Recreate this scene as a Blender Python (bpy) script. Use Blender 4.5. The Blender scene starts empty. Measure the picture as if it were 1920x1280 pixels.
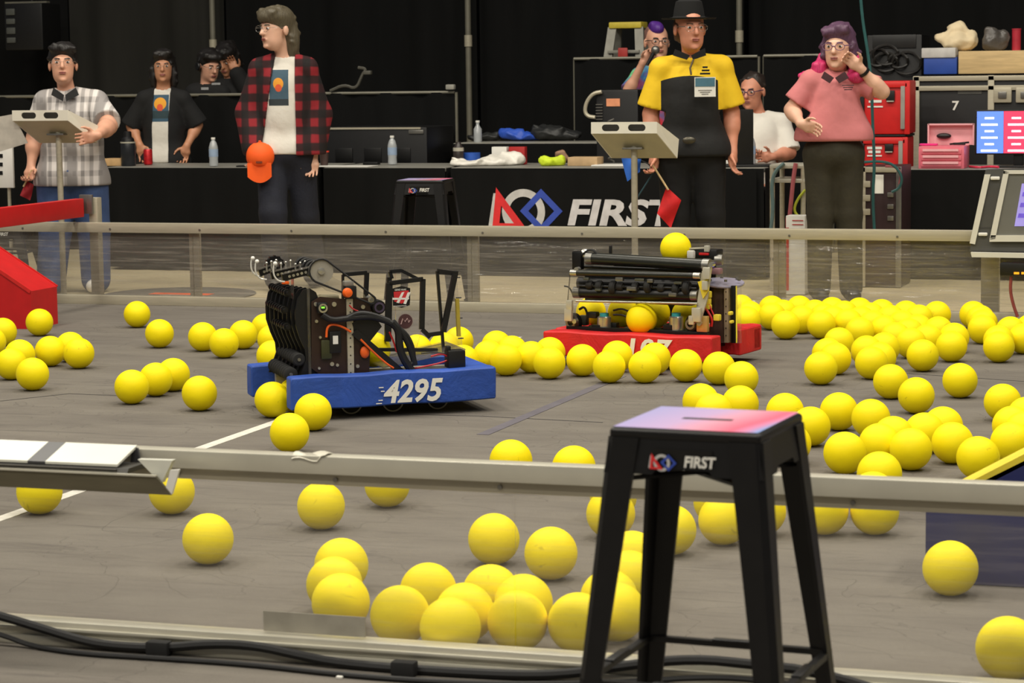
import bpy, bmesh, math, random
import numpy as np
from mathutils import Vector, Matrix, Euler
random.seed(7)
SC = bpy.context.scene
COL = SC.collection
R = math.radians
# ------------------------------------------------------------------ camera
F = 4540.3                                   # focal length in pixels of the 1920 px wide frame
PITCH, ROLL, YAW = 0.1128227, -0.0127634, 0.3200731
CAM = Vector((0, -5.37543, 1.43563))
FW = Vector((-math.sin(YAW)*math.cos(PITCH), math.cos(YAW)*math.cos(PITCH), -math.sin(PITCH)))
RT0 = Vector((math.cos(YAW), math.sin(YAW), 0)); UP0 = RT0.cross(FW)
RT = RT0*math.cos(ROLL)+UP0*math.sin(ROLL); UP = UP0*math.cos(ROLL)-RT0*math.sin(ROLL)
cd = bpy.data.cameras.new('camera'); cam = bpy.data.objects.new('camera', cd); COL.objects.link(cam)
cd.sensor_width = 36.0; cd.lens = F/1920*36; cd.clip_end = 200
cam.matrix_world = Matrix(((RT.x, UP.x, -FW.x, CAM.x), (RT.y, UP.y, -FW.y, CAM.y), (RT.z, UP.z, -FW.z, CAM.z), (0, 0, 0, 1)))
cd.dof.use_dof = True; cd.dof.focus_distance = 10.6; cd.dof.aperture_fstop = 9.0
SC.camera = cam
# ------------------------------------------------------------------ light and exposure
SC.view_settings.view_transform = 'Standard'; SC.view_settings.look = 'None'
SC.view_settings.gamma = 1.0; SC.view_settings.use_curve_mapping = False
SC.view_settings.exposure = -0.12
W = bpy.data.worlds.new('hall'); SC.world = W; W.use_nodes = True
W.node_tree.nodes['Background'].inputs[0].default_value = (0.9, 0.92, 1.0, 1)
W.node_tree.nodes['Background'].inputs[1].default_value = 0.10
def area_light(name, loc, size, power, col, rot=(0, 0, 0)):
    l = bpy.data.lights.new(name, 'AREA'); l.shape = 'RECTANGLE'; l.size, l.size_y = size; l.energy = power; l.color = col
    o = bpy.data.objects.new(name, l); COL.objects.link(o); o.location = loc; o.rotation_euler = rot
    return o
for i in range(4):
    for j in range(4):
        area_light('hall_lamp', (-9.5+i*4.2, -9.0+j*5.4, 8.2), (1.3, 1.3), (165, 215, 250, 250)[j], (1.0, 0.93, 0.80))
# ------------------------------------------------------------------ pixels to places
def ray(x, y): return FW+RT*((x-960)/F)-UP*((y-640)/F)
def G(x, y, z=0.0): q = ray(x, y); return CAM+q*((z-CAM.z)/q.z)          # on the level z
def YP(x, y, yy): q = ray(x, y); return CAM+q*((yy-CAM.y)/q.y)           # on the wall plane y = yy
def depth(P): return (P-CAM).dot(FW)
class Frame:
    """an upright local frame: origin on the ground, x turned by ang about z"""
    def __init__(s, O, ang):
        s.O = Vector((O[0], O[1], O[2] if len(O) > 2 else 0)); s.ang = ang
        s.a = Vector((math.cos(ang), math.sin(ang), 0)); s.b = Vector((-math.sin(ang), math.cos(ang), 0))
        s.M = Matrix.Translation(s.O) @ Matrix.Rotation(ang, 4, 'Z'); s.I = s.M.inverted()
    def p(s, x, y, yl=0.0):                  # pixel -> local point on the plane local y = yl
        q = ray(x, y); P0 = s.O+s.b*yl; t = (P0-CAM).dot(s.b)/q.dot(s.b); return s.I @ (CAM+q*t)
    def px(s, x, y, xl=0.0):                 # pixel -> local point on the plane local x = xl
        q = ray(x, y); P0 = s.O+s.a*xl; t = (P0-CAM).dot(s.a)/q.dot(s.a); return s.I @ (CAM+q*t)
    def pz(s, x, y, z=0.0): return s.I @ G(x, y, z)
    def w(s, v): return s.M @ Vector(v)
# ------------------------------------------------------------------ materials
def srgb(r, g, b):
    f = lambda c: (c/255/12.92 if c/255 <= .04045 else ((c/255+.055)/1.055)**2.4)
    return (f(r), f(g), f(b), 1)
MATS = {}
def nodes_of(name):
    m = bpy.data.materials.new(name); m.use_nodes = True
    nt = m.node_tree; return m, nt, nt.nodes['Principled BSDF']
def mat(name, col, rough=.5, metal=0.0, var=.12, scale=18, bump=0.0, bscale=120, emit=0.0, spec=None, stretch=None):
    if name in MATS: return MATS[name]
    m, nt, b = nodes_of(name); c = srgb(*col)
    tc = nt.nodes.new('ShaderNodeTexCoord'); vec = tc.outputs['Object']
    if stretch:
        mp = nt.nodes.new('ShaderNodeMapping'); mp.inputs['Scale'].default_value = stretch
        nt.links.new(vec, mp.inputs[0]); vec = mp.outputs[0]
    n = nt.nodes.new('ShaderNodeTexNoise'); n.inputs['Scale'].default_value = scale; n.inputs['Detail'].default_value = 4
    nt.links.new(vec, n.inputs['Vector'])
    r = nt.nodes.new('ShaderNodeValToRGB')
    r.color_ramp.elements[0].position = .3; r.color_ramp.elements[1].position = .7
    r.color_ramp.elements[0].color = [x*(1-var) for x in c[:3]]+[1]; r.color_ramp.elements[1].color = [min(1, x*(1+var)) for x in c[:3]]+[1]
    nt.links.new(n.outputs['Fac'], r.inputs[0]); nt.links.new(r.outputs[0], b.inputs['Base Color'])
    b.inputs['Roughness'].default_value = rough; b.inputs['Metallic'].default_value = metal
    if spec is not None: b.inputs['Specular IOR Level'].default_value = spec
    if emit:
        nt.links.new(r.outputs[0], b.inputs['Emission Color']); b.inputs['Emission Strength'].default_value = emit
    if bump:
        n2 = nt.nodes.new('ShaderNodeTexNoise'); n2.inputs['Scale'].default_value = bscale; nt.links.new(vec, n2.inputs['Vector'])
        bp = nt.nodes.new('ShaderNodeBump'); bp.inputs['Strength'].default_value = bump; bp.inputs['Distance'].default_value = .01
        nt.links.new(n2.outputs['Fac'], bp.inputs['Height']); nt.links.new(bp.outputs[0], b.inputs['Normal'])
    MATS[name] = m; return m
class NT:
    """small helper for node graphs built by hand"""
    def __init__(s, name):
        s.m, s.nt, s.b = nodes_of(name); MATS[name] = s.m
    def n(s, t, **k):
        x = s.nt.nodes.new('ShaderNode'+t)
        for a, v in k.items():
            if hasattr(x, a): setattr(x, a, v)
            else: x.inputs[a.replace('_', ' ')].default_value = v
        return x
    def l(s, a, b): s.nt.links.new(a, b)
    def math(s, op, a, b=None, c=None, clamp=False):
        x = s.nt.nodes.new('ShaderNodeMath'); x.operation = op; x.use_clamp = clamp
        for i, v in enumerate((a, b, c)):
            if v is None: continue
            if hasattr(v, 'links'): s.l(v, x.inputs[i])
            else: x.inputs[i].default_value = v
        return x.outputs[0]
    def mix(s, f, a, b):
        x = s.nt.nodes.new('ShaderNodeMix'); x.data_type = 'RGBA'
        for i, v in ((0, f), (6, a), (7, b)):
            if hasattr(v, 'links'): s.l(v, x.inputs[i])
            else: x.inputs[i].default_value = v
        return x.outputs[2]
    def coord(s, scale=None, kind='Object', rot=None):
        tc = s.n('TexCoord').outputs[kind]
        if scale is None and rot is None: return tc
        mp = s.n('Mapping')
        if scale: mp.inputs['Scale'].default_value = scale
        if rot: mp.inputs['Rotation'].default_value = rot
        s.l(tc, mp.inputs[0]); return mp.outputs[0]
    def noise(s, vec, scale, detail=3, rough=.5, distort=0):
        x = s.n('TexNoise'); x.inputs['Scale'].default_value = scale; x.inputs['Detail'].default_value = detail
        x.inputs['Roughness'].default_value = rough; x.inputs['Distortion'].default_value = distort
        s.l(vec, x.inputs['Vector']); return x.outputs['Fac']
    def step(s, v, lo, hi):
        x = s.n('MapRange'); x.inputs[1].default_value = lo; x.inputs[2].default_value = hi; s.l(v, x.inputs[0]); return x.outputs[0]
    def base(s, c, rough=.6, metal=0.):
        if hasattr(c, 'links'): s.l(c, s.b.inputs['Base Color'])
        else: s.b.inputs['Base Color'].default_value = c
        s.b.inputs['Roughness'].default_value = rough; s.b.inputs['Metallic'].default_value = metal
    def bump(s, h, strength=.3, dist=.01):
        bp = s.n('Bump'); bp.inputs['Strength'].default_value = strength; bp.inputs['Distance'].default_value = dist
        s.l(h, bp.inputs['Height']); s.l(bp.outputs[0], s.b.inputs['Normal'])
# ------------------------------------------------------------------ mesh building
class MB:
    def __init__(s): s.v = []; s.f = []; s.m = []; s.k = 0
    def mat(s, k): s.k = k; return s
    def add(s, vs, fs):
        o = len(s.v); s.v += [Vector(v) for v in vs]; s.f += [tuple(i+o for i in f) for f in fs]; s.m += [s.k]*len(fs); return s
    def box(s, c, sz, rot=None):
        c = Vector(c); h = Vector(sz)/2; M = rot if rot is not None else Matrix.Identity(3)
        vs = [c+M @ Vector((x*h.x, y*h.y, z*h.z)) for x in (-1, 1) for y in (-1, 1) for z in (-1, 1)]
        return s.add(vs, [(0, 1, 3, 2), (4, 6, 7, 5), (0, 4, 5, 1), (2, 3, 7, 6), (0, 2, 6, 4), (1, 5, 7, 3)])
    def rbox(s, c, sz, r=.01, rot=None, seg=2):
        bm = bmesh.new(); bmesh.ops.create_cube(bm, size=1)
        for v in bm.verts: v.co = Vector((v.co.x*sz[0], v.co.y*sz[1], v.co.z*sz[2]))
        bmesh.ops.bevel(bm, geom=bm.edges[:]+bm.verts[:], offset=min(r, min(sz)*.49), segments=seg, affect='EDGES', profile=.6)
        M = rot if rot is not None else Matrix.Identity(3); c = Vector(c)
        bm.verts.index_update()
        s.add([c+M @ v.co for v in bm.verts], [[v.index for v in f.verts] for f in bm.faces]); bm.free(); return s
    def bar(s, p0, p1, w, d, up=(0, 0, 1)):
        """rectangular bar from p0 to p1, w across, d along up"""
        p0, p1 = Vector(p0), Vector(p1); x = (p1-p0); L = x.length; x.normalize(); u = Vector(up)
        y = u.cross(x)
        if y.length < 1e-4: y = Vector((1, 0, 0)).cross(x)
        y.normalize(); z = x.cross(y)
        return s.box((p0+p1)/2, (L, w, d), Matrix((x, y, z)).transposed())
    def ring(s, c, n, r, seg=16, a0=0):
        n = Vector(n).normalized(); a = n.orthogonal().normalized(); b = n.cross(a)
        return [Vector(c)+a*(r*math.cos(a0+2*math.pi*i/seg))+b*(r*math.sin(a0+2*math.pi*i/seg)) for i in range(seg)]
    def cyl(s, p0, p1, r0, r1=None, seg=16, caps=True):
        p0, p1 = Vector(p0), Vector(p1); r1 = r0 if r1 is None else r1; n = p1-p0
        vs = s.ring(p0, n, r0, seg)+s.ring(p1, n, r1, seg)
        fs = [(i, (i+1) % seg, seg+(i+1) % seg, seg+i) for i in range(seg)]
        if caps: fs += [tuple(reversed(range(seg))), tuple(range(seg, 2*seg))]
        return s.add(vs, fs)
    def pipe(s, p0, p1, r, ri, seg=24):
        """hollow disc or tube"""
        p0, p1 = Vector(p0), Vector(p1); n = p1-p0
        vs = s.ring(p0, n, r, seg)+s.ring(p1, n, r, seg)+s.ring(p0, n, ri, seg)+s.ring(p1, n, ri, seg); fs = []
        for i in range(seg):
            j = (i+1) % seg
            fs += [(i, j, seg+j, seg+i), (2*seg+j, 2*seg+i, 3*seg+i, 3*seg+j), (j, i, 2*seg+i, 2*seg+j), (seg+i, seg+j, 3*seg+j, 3*seg+i)]
        return s.add(vs, fs)
    def tube(s, path, r, seg=8, closed=False, smooth=0):
        P = [Vector(p) for p in path]
        for _ in range(smooth):
            Q = [P[0]] if not closed else []
            n = len(P)
            for i in range(n if closed else n-1):
                a, b = P[i], P[(i+1) % n]; Q += [a*.75+b*.25, a*.25+b*.75]
            if not closed: Q.append(P[-1])
            P = Q
        n = len(P); rs = r if isinstance(r, (list, tuple)) else [r]*n
        if len(rs) != n: rs = [rs[min(len(rs)-1, int(i*len(rs)/n))] for i in range(n)]
        T = []
        for i in range(n):
            a = P[(i-1) % n] if closed or i else P[0]; b = P[(i+1) % n] if closed or i < n-1 else P[-1]
            t = (b-a); T.append(t.normalized() if t.length > 1e-9 else Vector((0, 0, 1)))
        x = T[0].orthogonal().normalized(); vs = []
        for i in range(n):
            x = x-T[i]*x.dot(T[i]); x = x.normalized() if x.length > 1e-6 else T[i].orthogonal().normalized(); y = T[i].cross(x)
            vs += [P[i]+x*(rs[i]*math.cos(2*math.pi*k/seg))+y*(rs[i]*math.sin(2*math.pi*k/seg)) for k in range(seg)]
        fs = [(i*seg+k, i*seg+(k+1) % seg, ((i+1) % n)*seg+(k+1) % seg, ((i+1) % n)*seg+k) for i in range(n if closed else n-1) for k in range(seg)]
        if not closed: fs += [tuple(reversed(range(seg))), tuple(range((n-1)*seg, n*seg))]
        return s.add(vs, fs)
    def lathe(s, prof, o=(0, 0, 0), axis=(0, 0, 1), seg=20):
        o = Vector(o); n = Vector(axis).normalized(); vs = []; N = len(prof)
        for r, z in prof: vs += s.ring(o+n*z, n, max(r, 1e-4), seg)
        fs = [(i*seg+k, i*seg+(k+1) % seg, (i+1)*seg+(k+1) % seg, (i+1)*seg+k) for i in range(N-1) for k in range(seg)]
        fs += [tuple(reversed(range(seg))), tuple(range((N-1)*seg, N*seg))]
        return s.add(vs, fs)
    def ell(s, c, r, rot=None, nu=16, nv=10):
        c = Vector(c); r = (r, r, r) if isinstance(r, (int, float)) else r; M = rot if rot is not None else Matrix.Identity(3); vs = []
        for j in range(1, nv):
            t = math.pi*j/nv
            vs += [c+M @ Vector((r[0]*math.sin(t)*math.cos(2*math.pi*i/nu), r[1]*math.sin(t)*math.sin(2*math.pi*i/nu), r[2]*math.cos(t))) for i in range(nu)]
        vs += [c+M @ Vector((0, 0, r[2])), c-M @ Vector((0, 0, r[2]))]; k = (nv-1)*nu
        fs = [(j*nu+i, (j+1)*nu+i, (j+1)*nu+(i+1) % nu, j*nu+(i+1) % nu) for j in range(nv-2) for i in range(nu)]
        fs += [(k, i, (i+1) % nu) for i in range(nu)]+[(k+1, (nv-2)*nu+(i+1) % nu, (nv-2)*nu+i) for i in range(nu)]
        return s.add(vs, fs)
    def prism(s, pts, th):
        """polygon of 3D points (planar) given thickness along vector th"""
        P = [Vector(p) for p in pts]; t = Vector(th); n = len(P)
        nrm = Vector((0, 0, 0))
        for i in range(n): nrm += P[i].cross(P[(i+1) % n])
        if nrm.dot(t) > 0: P.reverse()
        return s.add(P+[p+t for p in P], [tuple(range(n)), tuple(range(2*n-1, n-1, -1))]+[(i, n+i, n+(i+1) % n, (i+1) % n) for i in range(n)])
    def sheet(s, fn, nu, nv, th=None):
        """surface fn(u,v), u,v in 0..1, given thickness vector th"""
        vs = [Vector(fn(i/nu, j/nv)) for j in range(nv+1) for i in range(nu+1)]
        q = lambda i, j: j*(nu+1)+i
        fs = [(q(i, j), q(i+1, j), q(i+1, j+1), q(i, j+1)) for j in range(nv) for i in range(nu)]
        if th is None: return s.add(vs, fs)
        t = Vector(th); N = len(vs)
        fs2 = [tuple(x+N for x in reversed(f)) for f in fs]
        b = [q(i, 0) for i in range(nu+1)]+[q(nu, j) for j in range(1, nv+1)]+[q(i, nv) for i in range(nu-1, -1, -1)]+[q(0, j) for j in range(nv-1, 0, -1)]
        side = [(b[(i+1) % len(b)], b[i], b[i]+N, b[(i+1) % len(b)]+N) for i in range(len(b))]
        return s.add(vs+[v+t for v in vs], fs+fs2+side)
def link_mesh(name, vs, fs, mats, mi=None, smooth=None):
    me = bpy.data.meshes.new(name); me.from_pydata([tuple(v) for v in vs], [], fs)
    for m in (mats if isinstance(mats, (list, tuple)) else [mats]): me.materials.append(m)
    if mi is not None and any(mi): me.polygons.foreach_set('material_index', mi)
    if smooth is not None:
        me.polygons.foreach_set('use_smooth', [True]*len(me.polygons))
        if smooth < 179: me.set_sharp_from_angle(angle=R(smooth))
    me.update(); return me
ROOTM = {}
def tag(o, label=None, cat=None, group=None, kind=None):
    if label: o['label'] = label
    if cat: o['category'] = cat
    if group: o['group'] = group
    if kind: o['kind'] = kind
    return o
def thing(name, label, cat, loc=(0, 0, 0), rotz=0.0, group=None, kind=None):
    o = bpy.data.objects.new(name, None); COL.objects.link(o); o.empty_display_size = .1
    o.location = loc; o.rotation_euler = (0, 0, rotz)
    ROOTM[o.name] = Matrix.Translation(Vector(loc)) @ Matrix.Rotation(rotz, 4, 'Z')
    return tag(o, label, cat, group, kind)
def part(name, mb, mats, parent, world=False, smooth=35, label=None, kind=None):
    """a mesh under parent; vertices in the root's local frame, or world ones if world"""
    vs = mb.v
    if world:
        r = parent
        while r.parent: r = r.parent
        I = ROOTM[r.name].inverted(); vs = [I @ v for v in vs]
    o = bpy.data.objects.new(name, link_mesh(name, vs, mb.f, mats, mb.m, smooth)); COL.objects.link(o); o.parent = parent
    return tag(o, label, kind=kind)
def solo(name, mb, mats, label=None, cat=None, group=None, kind=None, smooth=35):
    """a top-level thing of one mesh, vertices in world coordinates, origin at its base"""
    xs = [v.x for v in mb.v]; ys = [v.y for v in mb.v]; zs = [v.z for v in mb.v]
    o0 = Vector(((min(xs)+max(xs))/2, (min(ys)+max(ys))/2, min(zs)))
    o = bpy.data.objects.new(name, link_mesh(name, [v-o0 for v in mb.v], mb.f, mats, mb.m, smooth)); COL.objects.link(o)
    o.location = o0; ROOTM[o.name] = Matrix.Translation(o0)
    return tag(o, label, cat, group, kind)
def copy_tree(o, parent=None):
    c = o.copy(); COL.objects.link(c); c.parent = parent
    for ch in list(o.children): copy_tree(ch, c)
    return c
def text_mesh(s, size, shear=0.0, offset=0.0, extrude=0.0, spacing=1.0):
    """verts, faces of a line of text in the xy plane"""
    cu = bpy.data.curves.new('t', 'FONT'); cu.body = s; cu.size = size; cu.shear = shear; cu.offset = offset; cu.extrude = extrude
    cu.space_character = spacing; cu.resolution_u = 3
    o = bpy.data.objects.new('t', cu); COL.objects.link(o)
    dg = bpy.context.evaluated_depsgraph_get(); me = bpy.data.meshes.new_from_object(o.evaluated_get(dg))
    vs = [v.co.copy() for v in me.vertices]; fs = [tuple(p.vertices) for p in me.polygons]
    bpy.data.objects.remove(o); bpy.data.curves.remove(cu); bpy.data.meshes.remove(me)
    return vs, fs
def text_on(mb, s, p00, ux, uy, width=None, height=None, **k):
    """lay text on a plane: p00 lower left, ux and uy unit vectors; stretched to width x height"""
    vs, fs = text_mesh(s, 1.0, **k)
    x0, x1 = min(v.x for v in vs), max(v.x for v in vs); y0, y1 = min(v.y for v in vs), max(v.y for v in vs)
    sy = height/(y1-y0); sx = width/(x1-x0) if width else sy
    n = Vector(ux).cross(Vector(uy))
    return mb.add([Vector(p00)+Vector(ux)*((v.x-x0)*sx)+Vector(uy)*((v.y-y0)*sy)+n*v.z for v in vs], fs)
# shared materials
ALU = mat('brushed_aluminium', (184, 177, 156), .36, .25, .08, 6, .05, 60, stretch=(1, 12, 12))
ALU2 = mat('bright_aluminium', (200, 196, 180), .32, .35, .06, 8)
STEEL = mat('grey_steel', (140, 138, 132), .35, .8, .1, 20)
BLACK = mat('black_plastic', (13, 13, 14), .45, 0, .2, 30)
BLACKM = mat('black_metal', (15, 14, 14), .4, .2, .2, 25)
RUBBER = mat('black_rubber', (22, 22, 22), .75, 0, .2, 40)
WHITE = mat('white_plastic', (228, 226, 218), .5, 0, .03, 20)
YEL = mat('yellow_paint', (226, 205, 60), .5, 0, .08, 10)
RED = mat('red_paint', (192, 22, 24), .5, 0, .08, 10)
NAVY = mat('navy_paint', (28, 36, 92), .5, 0, .1, 10)
BLUE = mat('blue_plastic', (38, 74, 160), .5, 0, .1, 10)
ORANGE = mat('orange_plastic', (240, 98, 22), .5, 0, .1, 20)
GREENP = mat('teal_plastic', (40, 150, 160), .5, 0, .1, 20)
WOOD = mat('pale_wood', (206, 178, 128), .6, 0, .15, 6, stretch=(1, 8, 8))
CABLE = mat('black_cable', (14, 14, 15), .55, 0, .2, 20)
def clear_plastic(name, haze, streak, gloss, tint=(1, 1, 1, 1), bumps=.02, scratch=(1.2, 30, 30)):
    q = NT(name); vec = q.coord(scratch)
    st = q.step(q.noise(vec, 2.2, 5, .65, .6), .5, .78)
    tr = q.n('BsdfTransparent'); tr.inputs[0].default_value = tint
    gl = q.n('BsdfGlossy'); gl.inputs['Roughness'].default_value = .08
    bp = q.n('Bump'); bp.inputs['Strength'].default_value = bumps; bp.inputs['Distance'].default_value = .05
    wv = q.noise(q.coord((.8, 5, 5)), 2.0, 3); q.l(wv, bp.inputs['Height']); q.l(bp.outputs[0], gl.inputs['Normal'])
    df = q.n('BsdfDiffuse'); df.inputs[0].default_value = (.60, .55, .47, 1)
    lw = q.n('LayerWeight'); lw.inputs[0].default_value = .25
    f1 = q.math('ADD', q.math('MULTIPLY', lw.outputs['Fresnel'], gloss), .0)
    m1 = q.n('MixShader'); q.l(f1, m1.inputs[0]); q.l(tr.outputs[0], m1.inputs[1]); q.l(gl.outputs[0], m1.inputs[2])
    f2 = q.math('ADD', q.math('MULTIPLY', st, streak), haze)
    m2 = q.n('MixShader'); q.l(f2, m2.inputs[0]); q.l(m1.outputs[0], m2.inputs[1]); q.l(df.outputs[0], m2.inputs[2])
    q.l(m2.outputs[0], q.nt.nodes['Material Output'].inputs[0]); return q.m
POLY_FAR = clear_plastic('scratched_clear_panel', .12, .36, 1.0, bumps=.8)
POLY_NEAR = clear_plastic('clear_panel', .06, .12, .35, bumps=.2)
CLEAR = clear_plastic('clear_acrylic', .05, .06, .8, (.96, .96, .96, 1), .02, (3, 3, 3))
# ================================================================== the setting
mb = MB(); mb.box((-4.5, 12, -.03), (30, 40, .05)); 
FLOOR = mat('concrete_floor', (186, 172, 138), .55, 0, .1, 1.2, .05, 30)
solo('floor', mb, FLOOR, kind='structure')
mb = MB(); mb.box((-4.5, 17.5, 4.5), (30, .1, 9)); solo('wall_back', mb, mat('dark_hall_wall', (30, 30, 32), .9), kind='structure')
q = NT('grey_carpet'); v = q.coord()
fine = q.noise(v, 260, 2); mid = q.noise(q.coord((1, 2.5, 1)), 1.6, 5, .6); streak = q.noise(q.coord((.7, 9, 1), rot=(0, 0, .35)), 2.2, 4, .6, 1.2)
c = q.mix(q.step(mid, .3, .7), srgb(104, 99, 93), srgb(120, 115, 107))
c = q.mix(q.math('MULTIPLY', q.step(streak, .57, .72), .55), c, srgb(78, 74, 72))
c = q.mix(q.math('MULTIPLY', q.step(fine, .35, .7), .25), c, srgb(86, 82, 78))
cr = q.noise(q.coord((1, 1, 1), rot=(0, 0, .2)), 1.1, 3, .5, 2.2)      # long creases in the carpet
crease = q.math('SUBTRACT', 1.0, q.step(q.math('ABSOLUTE', q.math('SUBTRACT', cr, .5)), .0, .006))
c = q.mix(q.math('MULTIPLY', crease, .2), c, srgb(62, 58, 58))
q.base(c, .95); q.b.inputs['Specular IOR Level'].default_value = .1
q.bump(q.math('ADD', fine, q.math('MULTIPLY', crease, -1.)), .5, .004)
CARPET = q.m
mb = MB(); mb.box((-4.5, 1.45, -.0025), (24, 13.4, .005)); solo('carpet', mb, CARPET, kind='structure')
# white and faint blue tape lines, dark seams
TAPE = mat('white_tape', (205, 202, 192), .6, 0, .12, 30)
mb = MB(); mb.box((-4.02, 3.45, .0012), (.05, 6.8, .002)); solo('tape_line', mb, TAPE, 'long white tape line running across the grey carpet to the guardrail', 'tape')
BT = mat('faded_blue_tape', (92, 88, 95), .9, 0, .1, 9)
a, b = G(905, 815), G(1165, 705)
mb = MB(); mb.bar(a+Vector((0, 0, .001)), b+Vector((0, 0, .001)), .05, .0015); solo('tape_line', mb, BT, 'faint faded blue tape line on the carpet between the two robots', 'tape')
SEAM = mat('carpet_seam', (58, 55, 54), .9, 0, .2, 30)
for pts, lab in (([(0, 752), (130, 738), (300, 745)], 'dark carpet seam crossing the floor near the single ball row'),
                 ([(640, 774), (900, 780), (1130, 792)], 'thin dark carpet seam starting under the blue bumper'),
                 ([(1700, 700), (1920, 715)], 'thin dark carpet crease beside the dense ball field')):
    mb = MB()
    P = [G(*p) for p in pts]
    for a, b in zip(P, P[1:]): mb.bar(a+Vector((0, 0, .0005)), b+Vector((0, 0, .0005)), .009, .0015)
    solo('carpet_seam', mb, SEAM, lab, 'seam')
# round floor emblem outside the far rail
e = G(335, 552); mb = MB(); mb.cyl(e+Vector((0, 0, .0)), e+Vector((0, 0, .003)), .5, seg=40)
root = solo('floor_sticker', mb, mat('dark_sticker', (96, 92, 84), .6, 0, .1, 8), 'round dark floor sticker with an orange bar behind the far guardrail', 'sticker', smooth=30)
mb = MB(); mb.box(Vector((.02, .0, .0045)), (.42, .10, .002)); part('orange_bar', mb, mat('orange_print', (226, 92, 40), .6), root)
# ------------------------------------------------------------------ guardrails
def bolt_row(root, pts, n, r=.008):
    mb = MB()
    for p in pts: mb.cyl(p, Vector(p)+Vector(n)*.006, r, seg=8)
    return mb
# far rail, inside face on y = 8.07
YF = 8.07
far = thing('guardrail', 'far aluminium guardrail with scratched clear panels in front of the tables', 'guardrail', (-4.5, YF, 0))
x0, x1 = -9.3, -.6
mb = MB(); mb.rbox(((x0+x1)/2, YF+.03, .478), (x1-x0, .06, .06), .004); part('top_rail', mb, ALU, far, True)
mb = MB(); mb.rbox(((x0+x1)/2, YF+.03, .028), (x1-x0, .06, .056), .004); part('base_rail', mb, ALU, far, True)
posts = [YP(x, 500, YF).x for x in (357, 880, 1457)]
step = posts[1]-posts[0]
posts = [posts[0]-step, *posts, posts[2]+step*.96]
for x in posts:
    mb = MB(); mb.rbox((x, YF+.075, .255), (.07, .03, .44), .004)
    for zz in (.12, .38): mb.cyl((x, YF+.055, zz), (x, YF+.1, zz), .009, seg=8)
    part('post', mb, ALU, far, True)
edges = [x0]+posts+[x1]
for a, b in zip(edges, edges[1:]):
    mb = MB(); mb.box(((a+b)/2, YF+.045, .253), (b-a-.004, .006, .40)); part('clear_panel', mb, POLY_FAR, far, True)
for a in [x0+.4+.61*i for i in range(14)]:
    mb = MB(); mb.cyl((a, YF+.002, .47), (a, YF-.004, .47), .007, seg=8); part('bolt', mb, STEEL, far, True)
# near rail: inside face on y = 0
near = thing('guardrail', 'near aluminium guardrail with clear panel and black cables along its foot', 'guardrail', (-2, 0, 0))
x0, x1 = -4.6, .9
mb = MB(); mb.rbox(((x0+x1)/2, -.015, .486), (x1-x0, .05, .045), .004)
part('top_rail', mb, ALU2, near, True)
mb = MB(); mb.rbox(((x0+x1)/2, -.006, .449), (x1-x0, .02, .030), .003); part('panel_clip', mb, ALU, near, True)
mb = MB(); mb.rbox(((x0+x1)/2, -.02, .03), (x1-x0, .06, .06), .004); mb.rbox(((x0+x1)/2, -.056, .0425), (x1-x0, .012, .008), .002)
mb.rbox(((x0+x1)/2, -.0545, .012), (x1-x0, .018, .024), .003)
part('base_rail', mb, ALU2, near, True)
for a, b in ((x0, -1.78), (-1.776, -.2), (-.196, x1)):
    mb = MB(); mb.box(((a+b)/2, -.012, .252), (b-a, .006, .39)); part('clear_panel', mb, POLY_NEAR, near, True)
for a in [x0+.27+.42*i for i in range(13)]:
    mb = MB(); mb.cyl((a, -.016, .449), (a, -.022, .449), .006, seg=8); part('bolt', mb, STEEL, near, True)
p = [YP(500, 1147, 0), YP(690, 1150, 0), YP(692, 1194, 0), YP(500, 1183, 0)]
mb = MB(); c0 = sum(p, Vector())/4; w = (p[1]-p[0]).length
mb.box((c0.x, -.019, c0.z+.003), (w, .003, .05)); part('sticker', mb, mat('pale_sticker', (150, 145, 132), .6), near, True, label='blank pale sticker low on the clear panel')
# tape flag on the near top rail
mb = MB(); t = G(583, 850, .512)
mb.sheet(lambda u, v: Vector((t.x-.045+.09*u, -.043+.05*v, .5095+.004*math.sin(7*u+3*v)+(-.03*max(0, .35-v) if u < .8 else 0))), 8, 6, (0, 0, .001))
solo('tape_scrap', mb, mat('clear_tape', (200, 196, 180), .4), 'crumpled scrap of pale tape stuck on the near top rail', 'tape')
# tray on the near rail at the left
fr = Frame((0, 0, 0), 0)
tray = thing('overhead_gantry', 'long silver metal arm with white top plates resting on the near guardrail', 'gantry', (-3.0, -.1, .42))
def yz(x, y, z, yy=None): return G(x, y, z)
zt = .535
def strip(n, pts, z, th, m, **k):
    mb = MB(); mb.prism([G(x, y, zz) for x, y, zz in pts], th); return part(n, mb, m, tray, True, **k)
xr = YP(262, 850, -.03).x; xl = -4.4
TRW = mat('white_laminate', (206, 206, 194), .35, 0, .03, 8)
def profile(n, prof, xa, xb, m, cut=0.0, **k):
    """extrude a (y,z) profile along x; right end slanted by cut per metre of -y"""
    mb = MB(); N = len(prof); vs = [Vector((xa, y, z)) for y, z in prof]+[Vector((xb+cut*(-y), y, z)) for y, z in prof]
    mb.add(vs, [tuple(range(N)), tuple(range(2*N-1, N-1, -1))]+[(i, N+i, N+(i+1) % N, (i+1) % N) for i in range(N)])
    return part(n, mb, m, tray, True, **k)
xs0, xs1 = YP(85, 845, -.06).x, YP(118, 845, -.06).x
PL = [(-.043, .518), (-.15, .487), (-.15, .481), (-.043, .512)]
profile('top_plate', PL, xl, xs0, TRW)
profile('dark_strip', [(y, z-.0005) for y, z in PL], xs0, xs1, mat('dark_joint', (62, 62, 64), .4))
profile('top_plate', PL, xs1, xr, TRW)
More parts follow.
